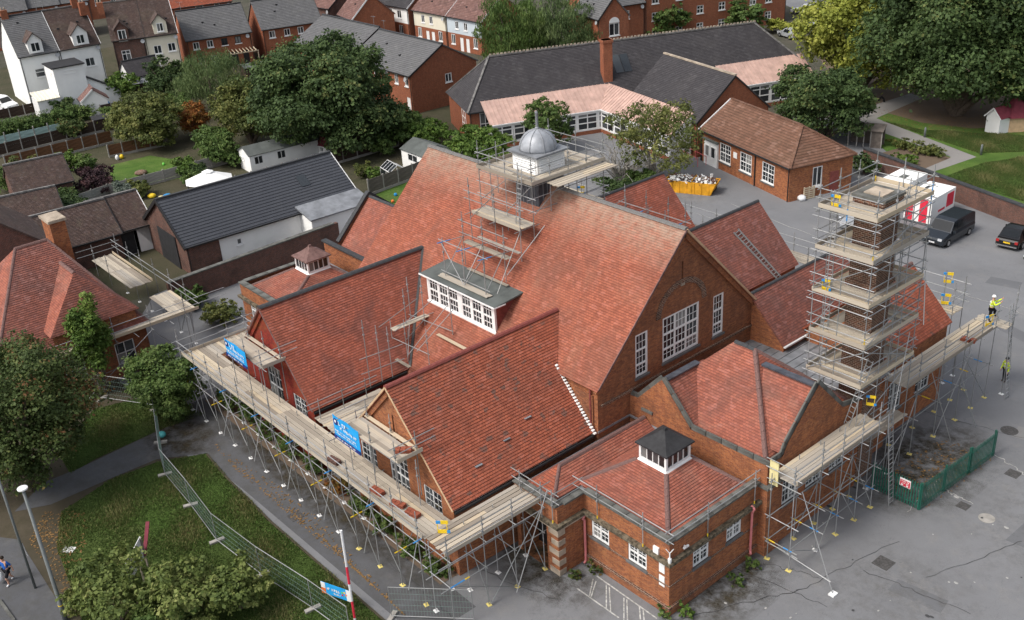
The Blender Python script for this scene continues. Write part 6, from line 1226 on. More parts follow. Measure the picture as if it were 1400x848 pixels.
for lb, u, v, rx_, ry_, h_, mt in (('green bush over the dark store roof at the left edge',12,262,2.6,1.6,3.0,'leaf_mid'),('leafy bush between the two dark store roofs',72,268,2.4,1.5,2.8,'leaf_dark'),('low bush at the foot of the brown fence',118,232,2.2,1.4,1.8,'leaf_mid'),('straggly bush behind the silvery shrub',190,268,2.0,1.2,1.8,'leaf_olive'),('bush behind the grey fence right of the lawn',255,240,2.4,1.6,2.0,'leaf_bright'),('bush under the willow',250,168,3.4,2.2,4.0,'leaf_mid'),('bush between the white outhouse and the olive tree',158,172,2.6,1.8,2.8,'leaf_mid'),('bush right of the willow trunk',325,165,3.4,2.2,4.4,'leaf_mid'),('bush above the summerhouse roof',392,196,3.8,2.4,4.2,'leaf_olive'),('bush between summerhouse and grey shed',428,192,2.6,2.0,3.4,'leaf_dark'),('bush behind the dark fence near the greenhouse',520,212,2.8,1.8,2.6,'leaf_mid'),('ivy clump on the gazebo side of the fence',275,244,2.0,1.0,1.5,'leaf_dark'),('bush in front of the white house drive',25,178,2.2,1.4,1.6,'leaf_dark'),('green bush by the lodge boundary wall',262,420,1.6,1.3,1.7,'leaf_mid'),('low creeper along the boundary wall foot',382,352,1.8,.9,1.0,'leaf_mid')):
    shrub(lb[0].upper()+lb[1:], gp(u,v), rx_, ry_, h_, 5200, .22, mt)
hd = thing('clipped_hedge', 'long clipped green hedge across the gardens below the white houses', 'hedge', gp(-10,190)); q0, q1 = gp(-12,192)-hd.location, gp(124,162)-hd.location
leaf_mesh('crown', [(tuple(q0.lerp(q1,k/14)+Vector((0,0,1.0))),(1.1,.9,1.05)) for k in range(15)], 16000, .2, 'leaf_mid', hd, fill=.7); MB().bar(q0+Vector((0,0,.8)), q1+Vector((0,0,.8)), 1.0, 1.5).build('stems', 'leaf_dark', hd)
# standing grass on the lawns
def blades(name, poly, n, h, mat, label):
    P = [G(*p) if not isinstance(p, Vector) else p for p in poly]; A_ = np.array([(p.x,p.y) for p in P]); lo = A_.min(0); hi = A_.max(0); pts = []
    Q_ = lo+(hi-lo)*RNG.random((n*3,2)); ins = np.zeros(len(Q_),bool); j = len(A_)-1
    for i in range(len(A_)):
        c = ((A_[i,1] > Q_[:,1]) != (A_[j,1] > Q_[:,1])) & (Q_[:,0] < (A_[j,0]-A_[i,0])*(Q_[:,1]-A_[i,1])/(A_[j,1]-A_[i,1]+1e-9)+A_[i,0]); ins ^= c; j = i
    Q_ = Q_[ins][:n]; m = len(Q_); a = RNG.random(m)*6.28; L = h*(.4+RNG.random(m)); cl = np.sin(Q_[:,0]*1.3)+np.cos(Q_[:,1]*1.7+Q_[:,0]*.6); L *= np.clip(1+.35*cl,.4,2)
    w = .018+.02*RNG.random(m); B_ = np.stack([Q_[:,0],Q_[:,1],np.full(m,.012)],1); s_ = np.stack([np.cos(a),np.sin(a),0*a],1)*w[:,None]; tip = B_+np.stack([np.cos(a*3)*L*.5,np.sin(a*3)*L*.5,L],1)
    V = np.stack([B_-s_,B_+s_,tip],1); me = bpy.data.meshes.new(name); me.vertices.add(m*3); me.vertices.foreach_set('co',V.ravel()); me.loops.add(m*3); me.loops.foreach_set('vertex_index',np.arange(m*3,dtype=np.int32)); me.polygons.add(m); me.polygons.foreach_set('loop_start',np.arange(0,m*3,3,dtype=np.int32)); me.polygons.foreach_set('loop_total',np.full(m,3,dtype=np.int32)); me.update(calc_edges=True)
    at = me.attributes.new('tone','FLOAT','POINT'); at.data.foreach_set('value',np.repeat(np.clip(.45+.18*cl+RNG.normal(0,.2,m),0,1),3).astype(np.float32)); me.materials.append(M[mat]); o = link(bpy.data.objects.new(name,me)); tag(o, label, 'grass', kind='stuff'); return o
blades('grass', lawn, 110000, .11, 'blade', 'rough uncut grass of the front lawn'); blades('grass', [(128,560),(210,540),(282,566),(215,590),(130,628),(96,648),(80,620)], 25000, .08, 'blade', 'grass beyond the footpath')

blades('grass', [(1342,224),(1400,215),(1400,276),(1290,242)], 22000, .16, 'blade', 'mown grass of the playing field below the path'); blades('grass', [(1206,166),(1338,210),(1400,208),(1400,186),(1262,178)], 26000, .16, 'blade', 'mown grass of the playing field above the path')
def litter(label, poly, n, mat):
    P = [G(*p) for p in poly]; A_ = np.array([(p.x,p.y) for p in P]); c = A_.mean(0); t_ = RNG.random(n)**.6; i = RNG.integers(0,len(A_),n); j = (i+1) % len(A_); f = RNG.random(n)[:,None]; Q_ = c+(A_[i]*(1-f)+A_[j]*f-c)*t_[:,None]; mb = MB()
    for x, y in Q_:
        a = random.uniform(0,6.28); r_ = random.uniform(.04,.11); z_ = random.uniform(.03,.045); mb.add([(x+r_*math.cos(a),y+r_*math.sin(a),z_),(x-r_*.5*math.sin(a),y+r_*.5*math.cos(a),z_+.01),(x-r_*math.cos(a),y-r_*math.sin(a),z_),(x+r_*.5*math.sin(a),y-r_*.5*math.cos(a),z_)],[(0,1,2,3)])
    o = mb.build('fallen_leaves', mat); tag(o, label, 'leaves', kind='stuff')
m_plain('dead_leaf', (0.20,0.12,0.05), 0.9, 0.1, var=.5, scale=3)
litter('fallen leaves scattered under the big dark tree', [(1180,150),(1400,150),(1400,190),(1250,180)], 1500, 'dead_leaf'); litter('fallen leaves along the pavement edge by the lamp column', [(60,700),(120,700),(110,848),(40,740)], 500, 'dead_leaf'); litter('fallen leaves and grit at the foot of the green fence', [(1200,650),(1262,700),(1362,628),(1290,600)], 350, 'dead_leaf'); litter('leaves and debris along the front path edge', [(283,600),(330,650),(530,820),(560,848),(420,690)], 500, 'dead_leaf')
# ================================================================== fences, sheds, vehicles, site things, people
m_plain('concrete', (0.30,0.285,0.26), 0.9, 0.2, var=0.25, scale=2); m_plain('fence_dark', (0.05,0.035,0.028), 0.9, 0.1, var=0.35, scale=2); m_plain('fence_brown', (0.13,0.065,0.035), 0.9, 0.1, var=0.35, scale=2); m_plain('fence_grey', (0.14,0.12,0.105), 0.9, 0.1, var=0.3, scale=2); m_plain('fence_teal', (0.30,0.42,0.40), 0.85, 0.2, var=0.25, scale=1.5)
m_plain('green_paint', (0.018,0.105,0.075), 0.5, 0.4, var=0.2); m_plain('skip_yellow', (0.62,0.30,0.02), 0.6, 0.3, var=0.3, scale=1.2); m_plain('van_paint', (0.022,0.027,0.034), 0.22, 0.6, 0.2); m_plain('black_paint', (0.008,0.008,0.009), 0.15, 0.6); m_plain('silver_paint', (0.45,0.47,0.49), 0.3, 0.6, 0.4); m_plain('white_paint', (0.72,0.72,0.72), 0.3, 0.5); m_plain('tyre', (0.015,0.015,0.015), 0.9, 0.2); m_plain('chrome', (0.45,0.45,0.46), 0.25, 0.6, 0.8); m_plain('lamp_glass', (0.6,0.62,0.64), 0.1, 0.6); m_plain('tail_red', (0.35,0.02,0.02), 0.2, 0.5); m_plain('plate_yellow', (0.75,0.5,0.03), 0.4, 0.4)
m_plain('sign_red', (0.62,0.03,0.06), 0.5, 0.4); m_plain('cyan_banner', (0.02,0.33,0.72), 0.55, 0.3, var=0.08); m_plain('navy', (0.02,0.035,0.19), 0.55, 0.3); m_plain('orange', (0.75,0.17,0.04), 0.5, 0.4); m_plain('skin', (0.52,0.30,0.21), 0.6, 0.3); m_plain('cloth_black', (0.014,0.014,0.017), 0.9, 0.1); m_plain('cloth_blue', (0.03,0.12,0.42), 0.85, 0.1); m_plain('hivis', (0.62,0.78,0.05), 0.7, 0.2); m_plain('hair_dark', (0.02,0.014,0.01), 0.8, 0.2); m_plain('maroon', (0.17,0.035,0.05), 0.8, 0.2, var=0.2); m_plain('bag_white', (0.68,0.70,0.72), 0.5, 0.3); m_plain('iron_cover', (0.075,0.072,0.07), 0.85, 0.3, 0.2, 0.4, 8); m_plain('turquoise', (0.10,0.45,0.45), 0.5, 0.3); m_plain('lamp_grey', (0.15,0.165,0.165), 0.6, 0.4, 0.2); m_plain('toy_blue', (0.02,0.25,0.55), 0.4, 0.4); m_plain('toy_green', (0.15,0.55,0.08), 0.4, 0.4)
def fence(label, pts, h, pm, postm='concrete', step=1.85, base=True, group='garden fences'):
    P = [Vector(p) if isinstance(p, Vector) else gp(*p) for p in pts]; t = thing('garden_fence', label, 'fence', (P[0].x,P[0].y,0), 0, group); o = P[0]
    for a, b in zip(P, P[1:]):
        a = a-o; b = b-o; n = max(1, round((b-a).length/step))
        for k in range(n):
            p = a.lerp(b,k/n); q = a.lerp(b,(k+1)/n); plank('post', p, p+Vector((0,0,h+.1)), .12, .12, t, postm)
            if base: plank('gravel_board', p+Vector((0,0,.14)), q+Vector((0,0,.14)), .06, .26, t, postm)
            m = 3
            for j in range(m):
                z = (.3 if base else .05)+(h-.3)*(j+.5)/m; plank('panel_board', p+Vector((0,0,z)), q+Vector((0,0,z)), .04, (h-.3)/m-.015, t, pm)
        plank('post', b, b+Vector((0,0,h+.1)), .12, .12, t, postm)
    return t
fence('dark fence panels with pale posts below the clipped hedge', [(-10,218),(150,178)], 1.6, 'fence_dark'); fence('second brown fence with pale posts nearer the lawn', [(10,232),(155,196)], 1.6, 'fence_brown'); fence('weathered teal painted fence behind the clipped hedge', [(-10,205),(88,183)], 1.7, 'fence_teal', base=False)
fence('dark fence in front of the white house drive', [(-5,168),(55,155)], 1.6, 'fence_dark'); fence('grey fence at the left of the garden lawn, running to the gazebo', [(60,300),(150,268),(250,242),(310,224)], 1.3, 'concrete'); fence('dark fence behind the summerhouse strip', [(325,262),(470,222),(545,200)], 1.7, 'fence_dark'); fence('grey brown fence between greenhouse garden and the hall', [(505,268),(565,246),(580,240)], 1.7, 'fence_grey'); fence('rusty brown fence beside the lawn end', [(150,216),(225,200)], 1.5, 'fence_brown'); fence('pale low wall of concrete panels along the bungalow garden', [(320,256),(395,236)], 1.0, 'concrete'); fence('short dark fence by the white outhouse', [(140,160),(170,154)], 1.6, 'fence_dark')
def shed(label, p, rz, w, d, h, rise, wm, rm, name='garden_shed', cat='shed', wins=()):
    t = thing(name, label, cat, p, rz, 'sheds and garden rooms'); hs_ = [(a,b,a+c,b+e) for a,b,c,e in wins]
    wall('front_wall', wm, t, (0,0,0), (1,0,0), [(0,0),(w,0),(w,h),(0,h)], hs_); wall('end_wall', wm, t, (w,0,0), (0,1,0), [(0,0),(d,0),(d,h),(d/2,h+rise),(0,h)]); wall('end_wall', wm, t, (0,0,0), (0,-1,0), [(-d,0),(0,0),(0,h),(-d/2,h+rise),(-d,h)]); wall('rear_wall', wm, t, (0,d,0), (-1,0,0), [(-w,0),(0,0),(0,h),(-w,h)])
    e = .15; s = rise/(d/2)
    MB().slab([(-e,-e,h-s*e),(w+e,-e,h-s*e),(w+e,d/2,h+rise),(-e,d/2,h+rise)], .07).build('roof', rm, t); MB().slab([(w+e,d+e,h-s*e),(-e,d+e,h-s*e),(-e,d/2,h+rise),(w+e,d/2,h+rise)], .07).build('roof', rm, t)
    for a,b,c,e_ in wins: window(t, (0,0,0), (1,0,0), a,b,a+c,b+e_, 2, 1, fw=.06, depth=.03, sill=None)
    return t
sm_ = shed('long white summerhouse with grey felt roof above the fence', gp(345,238), R(85), 8.2, 3.0, 2.1, .7, 'white_wall', 'felt_grey', 'summerhouse', 'summerhouse', [(.5,.9,1.0,.9),(3.2,.9,1.0,.9)]); window(sm_, (0,0,0), (0,-1,0), -2.2,1.0,-1.7,1.5, 1, 1, depth=-.02, sill=None)
shed('grey felt roofed timber shed behind the dark fence', gp(462,204), R(85), 4.0, 2.2, 1.9, .5, 'fence_grey', 'felt_grey'); shed('small grey roofed shed with white end beside the hedge trees', gp(551,228), R(-2), 4.2, 3.6, 2.1, .8, 'white_wall', 'felt_grey', wins=[(1.2,1.0,1.8,.8)]); shed('tiny white playhouse beside the summerhouse', gp(436,214), R(10), 1.4, 1.4, 1.5, .6, 'white_wall', 'maroon', 'playhouse', 'playhouse', [(.4,.7,.5,.5)]); shed('low green shed behind the clipped hedge', gp(57,158), R(85), 2.4, 1.6, 1.5, .2, 'fence_teal', 'fence_teal')
shed('long grey roofed shed under the cream house', gp(158,138), R(78), 5.5, 2.4, 1.9, .3, 'fence_dark', 'lead'); shed('dark open store behind the willow', gp(338,112), R(78), 5.0, 3.0, 2.0, .3, 'fence_dark', 'felt_grey'); shed('small dark felt roofed shed at the end of the hedge', gp(132,182), R(80), 2.6, 2.0, 1.7, .3, 'fence_dark', 'felt_black')
# greenhouse, gazebo
g = thing('greenhouse', 'small glass greenhouse with white glazed lid in the garden', 'greenhouse', gp(522,246), R(-10)); P8 = [(0,0),(2.4,0),(2.4,1.8),(0,1.8)]
for (x,y) in P8: MB().bar((x,y,0),(x,y,1.4),.05,.05).build('post', 'white', g)
for a, b in zip(P8, P8[1:]+P8[:1]): MB().bar((*a,1.4),(*b,1.4),.05,.05).build('rail', 'white', g)
MB().bar((0,.9,2.0),(2.4,.9,2.0),.05,.05).build('ridge', 'white', g)
for k in range(5):
    x = .6*k; MB().bar((x,0,1.4),(x,.9,2.0),.04,.04).build('rafter', 'white', g); MB().bar((x,1.8,1.4),(x,.9,2.0),.04,.04).build('rafter', 'white', g)
for k in range(4): MB().slab([(.6*k+.03,0.02,1.42),(.6*k+.57,.02,1.42),(.6*k+.57,.88,2.0),(.6*k+.03,.88,2.0)], .01).build('pane', 'glass', g); MB().box(.6*k+.03,-.01,.1,.6*k+.57,.0,1.36).build('pane', 'glass', g)
z = thing('gazebo', 'white octagonal fabric gazebo standing beyond the black roofed bungalow', 'gazebo', gp(291,272), 0); n8 = 8; ring = [(2.5*math.cos(2*math.pi*k/8),2.5*math.sin(2*math.pi*k/8)) for k in range(8)]
for k in range(8):
    a, b = ring[k], ring[(k+1)%8]; MB().slab([(a[0],a[1],2.1),(b[0],b[1],2.1),(b[0]*.2,b[1]*.2,2.9),(a[0]*.2,a[1]*.2,2.9)], .04).build('roof_panel', 'white_wall', z); MB().tube((a[0]*.94,a[1]*.94,0),(a[0]*.94,a[1]*.94,2.1),.04).build('leg', 'felt_grey', z)
MB().lathe((0,0,2.9), [(.62,0),(.62,.06),(.1,.28)], 8).build('roof_vent', 'white_wall', z)
# small garden things
def blob(name, label, cat, p, r, mat, h=None, group=None, n=10):
    h = h or r; o = MB().lathe((0,0,0), [(r*.7,0),(r,.3*h),(r*.95,.7*h),(r*.5,h),(r*.1,h*1.02)], n).build(name, mat, None, True); o.location = p; return tag(o, label, cat, group)
t = thing('trampoline', 'small green edged paddling pool beside the outbuilding', 'pool', gp(108,300)); MB().lathe((0,0,0), [(.9,0),(1.0,.35),(.85,.35),(.8,.1)], 14).build('wall', 'toy_green', t); MB().lathe((0,0,.2), [(.8,0),(.8,.02)], 14).build('water', 'turquoise', t)
t = thing('pool_cover', 'crumpled turquoise sheet lying behind the outbuilding roof', 'sheet', gp(148,282)); leaf_mesh('fold', [((0,0,.2),(1.2,.8,.2))], 400, .5, 'turquoise', t)
blob('garden_ornament', 'white goose ornament at the lawn edge', 'ornament', gp(161,219), .22, 'white', .6); blob('garden_ornament', 'yellow bucket beside the white ornament', 'bucket', gp(167,217), .25, 'yellow', .5); blob('fire_bowl', 'rusty fire bowl on the garden lawn', 'fire bowl', gp(193,238), .7, 'brick_chimney', .4); blob('toy_ball', 'lime green ball on the garden lawn', 'ball', gp(224,226), .16, 'toy_green', .3); blob('water_butt', 'blue covered barbecue beside the white outhouse', 'barbecue', gp(146,152), .7, 'toy_blue', 1.5); blob('beach_ball', 'blue toy heap beside the gazebo', 'toy', gp(230,272), .6, 'toy_blue', .5); blob('toy_car', 'pale green toy car near the gazebo', 'toy', gp(222,276), .5, 'pale_yellow', .6); blob('toy_truck', 'yellow toy digger by the grey fence', 'toy', gp(208,270), .45, 'yellow', .4); blob('toy_crate', 'blue crate of toys behind the bungalow verge', 'crate', gp(212,290), .4, 'blue', .5); blob('garden_pot', 'grey planter near the greenhouse', 'planter', gp(507,258), .3, 'concrete', .5); blob('toy_slide', 'yellow and orange toy behind the hall verge', 'toy', gp(537,277), .16, 'orange', .3); blob('toy_ride', 'blue toy beside the orange one', 'toy', gp(541,268), .18, 'toy_blue', .3)
# --- vehicles
m_plain('car_glass', (0.012,0.014,0.016), 0.12, 0.35)
def vehicle(label, p, rz, kind, paint, L=4.3, W=1.8, H=1.5, name='car', cat='car', plate=None, group='parked vehicles'):
    t = thing(name, label, cat, p, rz, group); h0 = .28
    # stations along x: (x, half width, top of body)
    if kind == 'van': st = [(0,.84,.70),(.08,.93,.86),(.5,.96,1.0),(1.05,.97,1.15),(L-.1,.97,1.2),(L,.95,1.2)]; gh = [(1.05,.97,1.14,.93),(1.75,.84,H-.10,.80),(2.3,.84,H,.82),(L-.35,.84,H,.82),(L-.02,.86,H-.12,.84)]
    else: st = [(0,.70,.55),(.1,.86,.70),(.5,.90,.80),(1.2,.92,.90),(L-.9,.92,.96),(L-.12,.88,.92),(L,.78,.80)]; gh = [(1.15,.88,.90,.86),(1.85,.70,H-.06,.66),(2.3,.70,H,.66),(L-1.25,.70,H-.02,.66),(L-.25,.82,1.0,.80)]
    s = W/1.9; v = []; f = []
    for x, hw_, zt in st: v += [(x,-hw_*s,h0+.04),(x,-hw_*s*1.01,zt*.72),(x,-hw_*s*.93,zt),(x,hw_*s*.93,zt),(x,hw_*s*1.01,zt*.72),(x,hw_*s,h0+.04)]
    n = len(st)
    for i in range(n-1): f += [(6*i+k,6*i+k+1,6*i+6+k+1,6*i+6+k) for k in range(5)] + [(6*i+5,6*i,6*i+6,6*i+11)]
    f += [(0,5,4,3,2,1), tuple(6*(n-1)+k for k in range(6))]; body = MB().add(v, f).build('body', paint, t)
    v = []; f = []; m = len(gh)
    for x, wb, zt, wt in gh:
        zb = (1.1 if kind == 'van' else .86); v += [(x,-wb*s*1.0 if zt < 1.2 else -.93*s,min(zb,zt)),(x,-wt*s,zt),(x,wt*s,zt),(x,wb*s if zt < 1.2 else .93*s,min(zb,zt))]
    for i in range(m-1): f += [(4*i+k,4*i+k+1,4*i+5+k,4*i+4+k) for k in range(3)] + [(4*i+3,4*i,4*i+4,4*i+7)]
    f += [(3,2,1,0), tuple(4*(m-1)+k for k in range(4))]; MB().add(v, f).build('cabin', paint, t)
    def pane(a, b, c, d, nm='window', mt='car_glass', off=.012):
        q = [Vector(k) for k in (a,b,c,d)]; nn = (q[1]-q[0]).cross(q[3]-q[0]).normalized(); cen = sum(q, Vector())/4
        if nn.dot(cen-Vector((L/2,0,.9))) < 0: nn = -nn
        MB().prism([k+nn*.002 for k in q], nn*off).build(nm, mt, t)
    A, B = gh[0], gh[1]; lerp = lambda p_, q_, k: tuple(p_[i]+(q_[i]-p_[i])*k for i in range(len(p_)))
    w0, w1 = lerp(A,B,.08), lerp(A,B,.93); pane((w0[0],-w0[3]*s*.9,w0[2]),(w0[0],w0[3]*s*.9,w0[2]),(w1[0],w1[3]*s*.92,w1[2]),(w1[0],-w1[3]*s*.92,w1[2]), 'windscreen')
    A, B = gh[-1], gh[-2]; w0, w1 = lerp(A,B,.15), lerp(A,B,.85)
    if kind != 'van': pane((w0[0],-w0[3]*s*.85,w0[2]),(w0[0],w0[3]*s*.85,w0[2]),(w1[0],w1[3]*s*.88,w1[2]),(w1[0],-w1[3]*s*.88,w1[2]), 'rear_window')
    zb, zt = (1.14, H-.22) if kind == 'van' else (.92, H-.14)
    for sg in (-1, 1):
        segs = [(1.5,2.15),(2.25,3.2)] if kind == 'van' else [(1.75,2.5),(2.56,L-1.15)]
        for k, (a, b) in enumerate(segs):
            e = .28 if k == 0 else 0; hwb = .935*s; hwt = (.84 if kind == 'van' else .72)*s; fz = lambda zz: hwb+(hwt-hwb)*(zz-zb)/((H if kind == 'van' else H)-zb); pane((a-.05,sg*fz(zb),zb),(b,sg*fz(zb),zb),(b-.04,sg*fz(zt),zt),(a+e,sg*fz(zt),zt), 'side_window')
        for x in (.85, L-.9):
            c = Vector((x, sg*(.94*s-.06), .33)); w = MB(); w.tube(c-Vector((0,.11,0)), c+Vector((0,.11,0)), .33, 16).build('wheel', 'tyre', t); MB().tube(c+Vector((0,sg*.1,0)), c+Vector((0,sg*.125,0)), .21, 12).build('hub', 'chrome', t)
        MB().box(-.02,sg*.62*s-.17,.56 if kind != 'van' else .68,.14,sg*.62*s+.17,.7 if kind != 'van' else .86).build('headlight', 'lamp_glass', t); MB().box(L-.1,sg*.72*s-.12,.66,L+.015,sg*.72*s+.12,.86 if kind != 'van' else 1.1).build('tail_light', 'tail_red', t)
        MB().box(1.35,sg*(.98*s),1.05 if kind == 'van' else .92,1.5,sg*(1.16*s),1.25 if kind == 'van' else 1.06).build('mirror', paint, t)
    MB().box(-.03,-.55*s,.36,.05,.55*s,.5).build('grille', 'black_iron', t); MB().box(-.05,-.25,.42,-.02,.25,.53).build('number_plate', 'white_paint', t); MB().box(L+.005,-.26,.62,L+.03,.26,.74).build('number_plate', 'plate_yellow', t); MB().box(L-.05,-.8*s,.34,L+.04,.8*s,.44).build('bumper_trim', 'chrome', t)
    return t
q = G(1280,335,0); vehicle('dark grey panel van parked beside the red and white site cabin', (-13.5,47.65,0), R(90), 'van', 'van_paint', 5.1, 2.0, 1.98, 'van', 'van')
vehicle('black hatchback with yellow rear plate parked along the brick wall', (-9.7+4.3*math.sin(R(6)),50.9+4.2,0), R(-84), 'car', 'black_paint', 4.3, 1.95, 1.55); vehicle('black car showing only its front at the right picture edge', (-5.9,49.2,0), R(80), 'car', 'black_paint', 4.2, 1.9, 1.5)
vehicle('silver car half hidden behind the chimney scaffold', (-21.5,46.5,0), R(35), 'car', 'silver_paint', 4.2, 1.9, 1.5); p = gp(20,152); vehicle('white four wheel drive parked beside the white house', (p.x,p.y,0), R(200), 'van', 'white_paint', 4.6, 1.9, 1.9, 'jeep', 'car')
for i, (u, v, rz, pt, lb) in enumerate(((1082,18,20,'white_paint','white car parked against the flats at the top edge'),(1092,42,-10,'silver_paint','silver car parked nearer the lime bush'),(1068,48,-20,'silver_paint','pale car beside the roof end at the top right'),(1112,30,10,'silver_paint','grey car at the far right of the flats car park'))): vehicle(lb, gp(u,v), R(rz), 'car', pt)
# site cabins
def marks(parent, x0, x1, z, h, y, mat, seed=1):
    """a line of small raised letter strokes too small to read"""
    rr = random.Random(seed); mb = MB(); x = x0
    while x < x1:
        w = h*rr.uniform(.35,.8); mb.box(x, y-.006, z, x+w*.3, y, z+h); mb.box(x+w*.3, y-.005, z+h*rr.choice((0,.4,.75)), x+w*.85, y, z+h*rr.choice((.2,.6,1.0))+.004); x += w*1.15 + (h*.6 if rr.random() < .18 else 0)
    o = mb.build('lettering', mat, parent); o['kind'] = 'stuff'; return o
cb = thing('site_cabin', 'white site cabin with red panels beside the dark van', 'cabin', (-18.4,51.6,0), R(2)); MB().box(0,0,.1,2.45,4.2,2.36).build('body', 'white_wall', cb)
MB().box(.15,-.03,.15,.8,-.003,2.3).build('red_panel', 'sign_red', cb); MB().box(1.4,-.03,.15,2.1,-.003,2.3).build('red_door', 'sign_red', cb); MB().box(2.453,2.7,.9,2.48,3.9,2.1).build('red_panel', 'sign_red', cb); [MB().box(2.453,1.3+k*.17,.85,2.475,1.3+k*.17+.12,1.05).build('lettering', 'sign_red', cb) for k in range(7)]
MB().box(.5,1.4,2.37,.75,3.0,2.40).build('roof_vent', 'felt_black', cb)
cb = thing('site_cabin', 'plain white site cabin partly hidden behind the top chimney deck', 'cabin', (-22.0,52.9,0), R(2)); MB().box(0,0,.12,2.5,4.4,2.4).build('body', 'white_wall', cb); MB().box(1.0,2.0,2.41,1.6,2.8,2.46).build('roof_vent', 'felt_grey', cb)
# skip full of rubble
sk = thing('rubble_skip', 'long yellow skip piled with building rubble behind the hall', 'skip', gp(908,262), R(24)); 
sk.scale = (.85,.85,.8); v = [(.6,0,0),(5.4,0,0),(6.0,0,1.5),(0,0,1.5)]; w = 2.1
for nm, poly, d in (('side',v,(0,.06,0)),('side',[(a,w,c) for a,b,c in v],(0,.06,0)),('end',[(0,0,1.5),(0,w,1.5),(.6,w,0),(.6,0,0)],(.06,0,0)),('end',[(6,0,1.5),(6,w,1.5),(5.4,w,0),(5.4,0,0)],(-.06,0,0)),('partition',[(3.2,0,0),(3.2,w,0),(3.2,w,1.75),(3.2,0,1.75)],(.06,0,0))): MB().prism(poly, d).build(nm, 'skip_yellow', sk)
for k in range(6): MB().box(.9+k*.85,-.06,.1,.98+k*.85,-.005,1.4).build('side_rib', 'skip_yellow', sk)
MB().box(.4,.1,.2,5.6,w-.02,1.25).build('fill', 'dirt', sk); rr = random.Random(3); mb = MB()
for k in range(260):
    x, y = rr.uniform(.4,5.6), rr.uniform(.15,w-.1); z = 1.25+rr.random()*.55*math.exp(-((x-1.6)/1.6)**2)+rr.random()*.5*math.exp(-((x-4.5)/1.2)**2); d = Vector((rr.uniform(-1,1),rr.uniform(-1,1),rr.uniform(-.5,.5))).normalized()*rr.uniform(.1,.5); mb.bar((x,y,z),Vector((x,y,z))+d,rr.uniform(.08,.32),rr.uniform(.02,.12))
rb = mb.build('rubble', 'white_wall', sk); rb['kind'] = 'stuff'; mb = MB()
for k in range(140):
    x, y = rr.uniform(.4,5.6), rr.uniform(.15,w-.1); z = 1.3+rr.random()*.4; d = Vector((rr.uniform(-1,1),rr.uniform(-1,1),rr.uniform(-.3,.5))).normalized()*rr.uniform(.2,.8); mb.bar((x,y,z),Vector((x,y,z))+d,rr.uniform(.06,.2),rr.uniform(.02,.1))
rb = mb.build('rubble', 'brick_wall', sk); rb['kind'] = 'stuff'
pl = thing('timber_pallet', 'timber pallet leaning with white bags beside the brown roofed block', 'pallet', gp(1106,272), R(70))
for k in range(6): MB().box(-.6,-.03+.0,.05+k*.2,.6,.0,.17+k*.2).build('slat', 'board_new', pl)
for x in (-.55,0,.55): MB().box(x-.05,0,.02,x+.05,.1,1.2).build('bearer', 'board_new', pl)
blob('rubble_bag', 'white bulk bag beside the leaning pallet', 'bag', gp(1096,274), .45, 'bag_white', .5, n=5)
# playing field things
ph = thing('playhouse', 'small white and timber playhouse with maroon roof on the field', 'playhouse', gp(1346,180), R(-12)); MB().box(0,0,0,1.7,1.6,1.9).build('porch_wall', 'white_wall', ph); MB().prism([(0,0,1.9),(1.7,0,1.9),(.85,0,2.7)], (0,1.6,0)).build('porch_gable', 'white_wall', ph)
for a, b in (((-.2,-.15,1.75),(.85,-.15,2.8)),((1.9,-.15,1.75),(.85,-.15,2.8))): MB().slab([a,b,(b[0],2.2,b[2]),(a[0],2.2,a[2])], .08).build('porch_roof', 'maroon', ph); MB().bar((a[0],-.18,a[2]-.05),(b[0],-.18,b[2]-.05),.05,.14).build('bargeboard', 'white', ph)
MB().lathe((.85,3.3,0), [(2.0,0),(2.0,1.6)], 6).build('wall', 'timber', ph); MB().lathe((.85,3.3,1.6), [(2.35,0),(.25,1.8),(.2,1.85)], 6).build('roof', 'maroon', ph); MB().lathe((.85,3.3,3.4), [(.25,0),(.25,.25)], 8).build('roof_vent', 'white', ph)
st = thing('timber_shelter', 'open fronted timber shelter beside the round dark tree', 'shelter', gp(1158,199), R(0)); rzs = R(20); st.rotation_euler.z = rzs
MB().slab([(-.1,-.2,1.9),(3.6,-.2,1.9),(3.6,1.6,2.2),(-.1,1.6,2.2)], .1).build('roof', 'fence_grey', st); MB().box(0,1.4,0,3.5,1.48,2.0).build('rear_wall', 'fence_grey', st)
for x in (0,.9,1.6,2.3,3.4): MB().box(x,0,0,x+.1,.1,1.9).build('post', 'concrete', st)
MB().box(2.3,.02,0,3.4,.06,1.7).build('side_panel', 'fence_grey', st)
for i, (u, v) in enumerate(((1187,160),(1177,161),(1264,188),(1341,212))): o = MB().lathe((0,0,0), [(.12,0),(.12,1.0),(.06,1.12)], 8).build('bollard', 'lamp_grey', None, True); o.location = gp(u,v); tag(o, 'grey bollard beside the field path, ' + ('rightmost of the pair by the shelter','leftmost of the pair by the shelter','alone halfway along the path','near the path corner')[i], 'bollard', 'bollards along the field path')
o = MB().tube((-.35,0,0),(-.30,0,.35),.12,8).tube((-.30,0,.35),(0,0,.55),.12,8).tube((0,0,.55),(.30,0,.35),.12,8).tube((.30,0,.35),(.35,0,0),.12,8).build('half_tyre', 'tyre', None, True); o.location = gp(1205,139); tag(o, 'half buried black tyre under the trees', 'tyre', 'tyres under the trees'); o2_ = o.copy(); COL.objects.link(o2_); o2_.location = gp(1188,140); o2_['label'] = 'second black tyre, left of the half buried one'
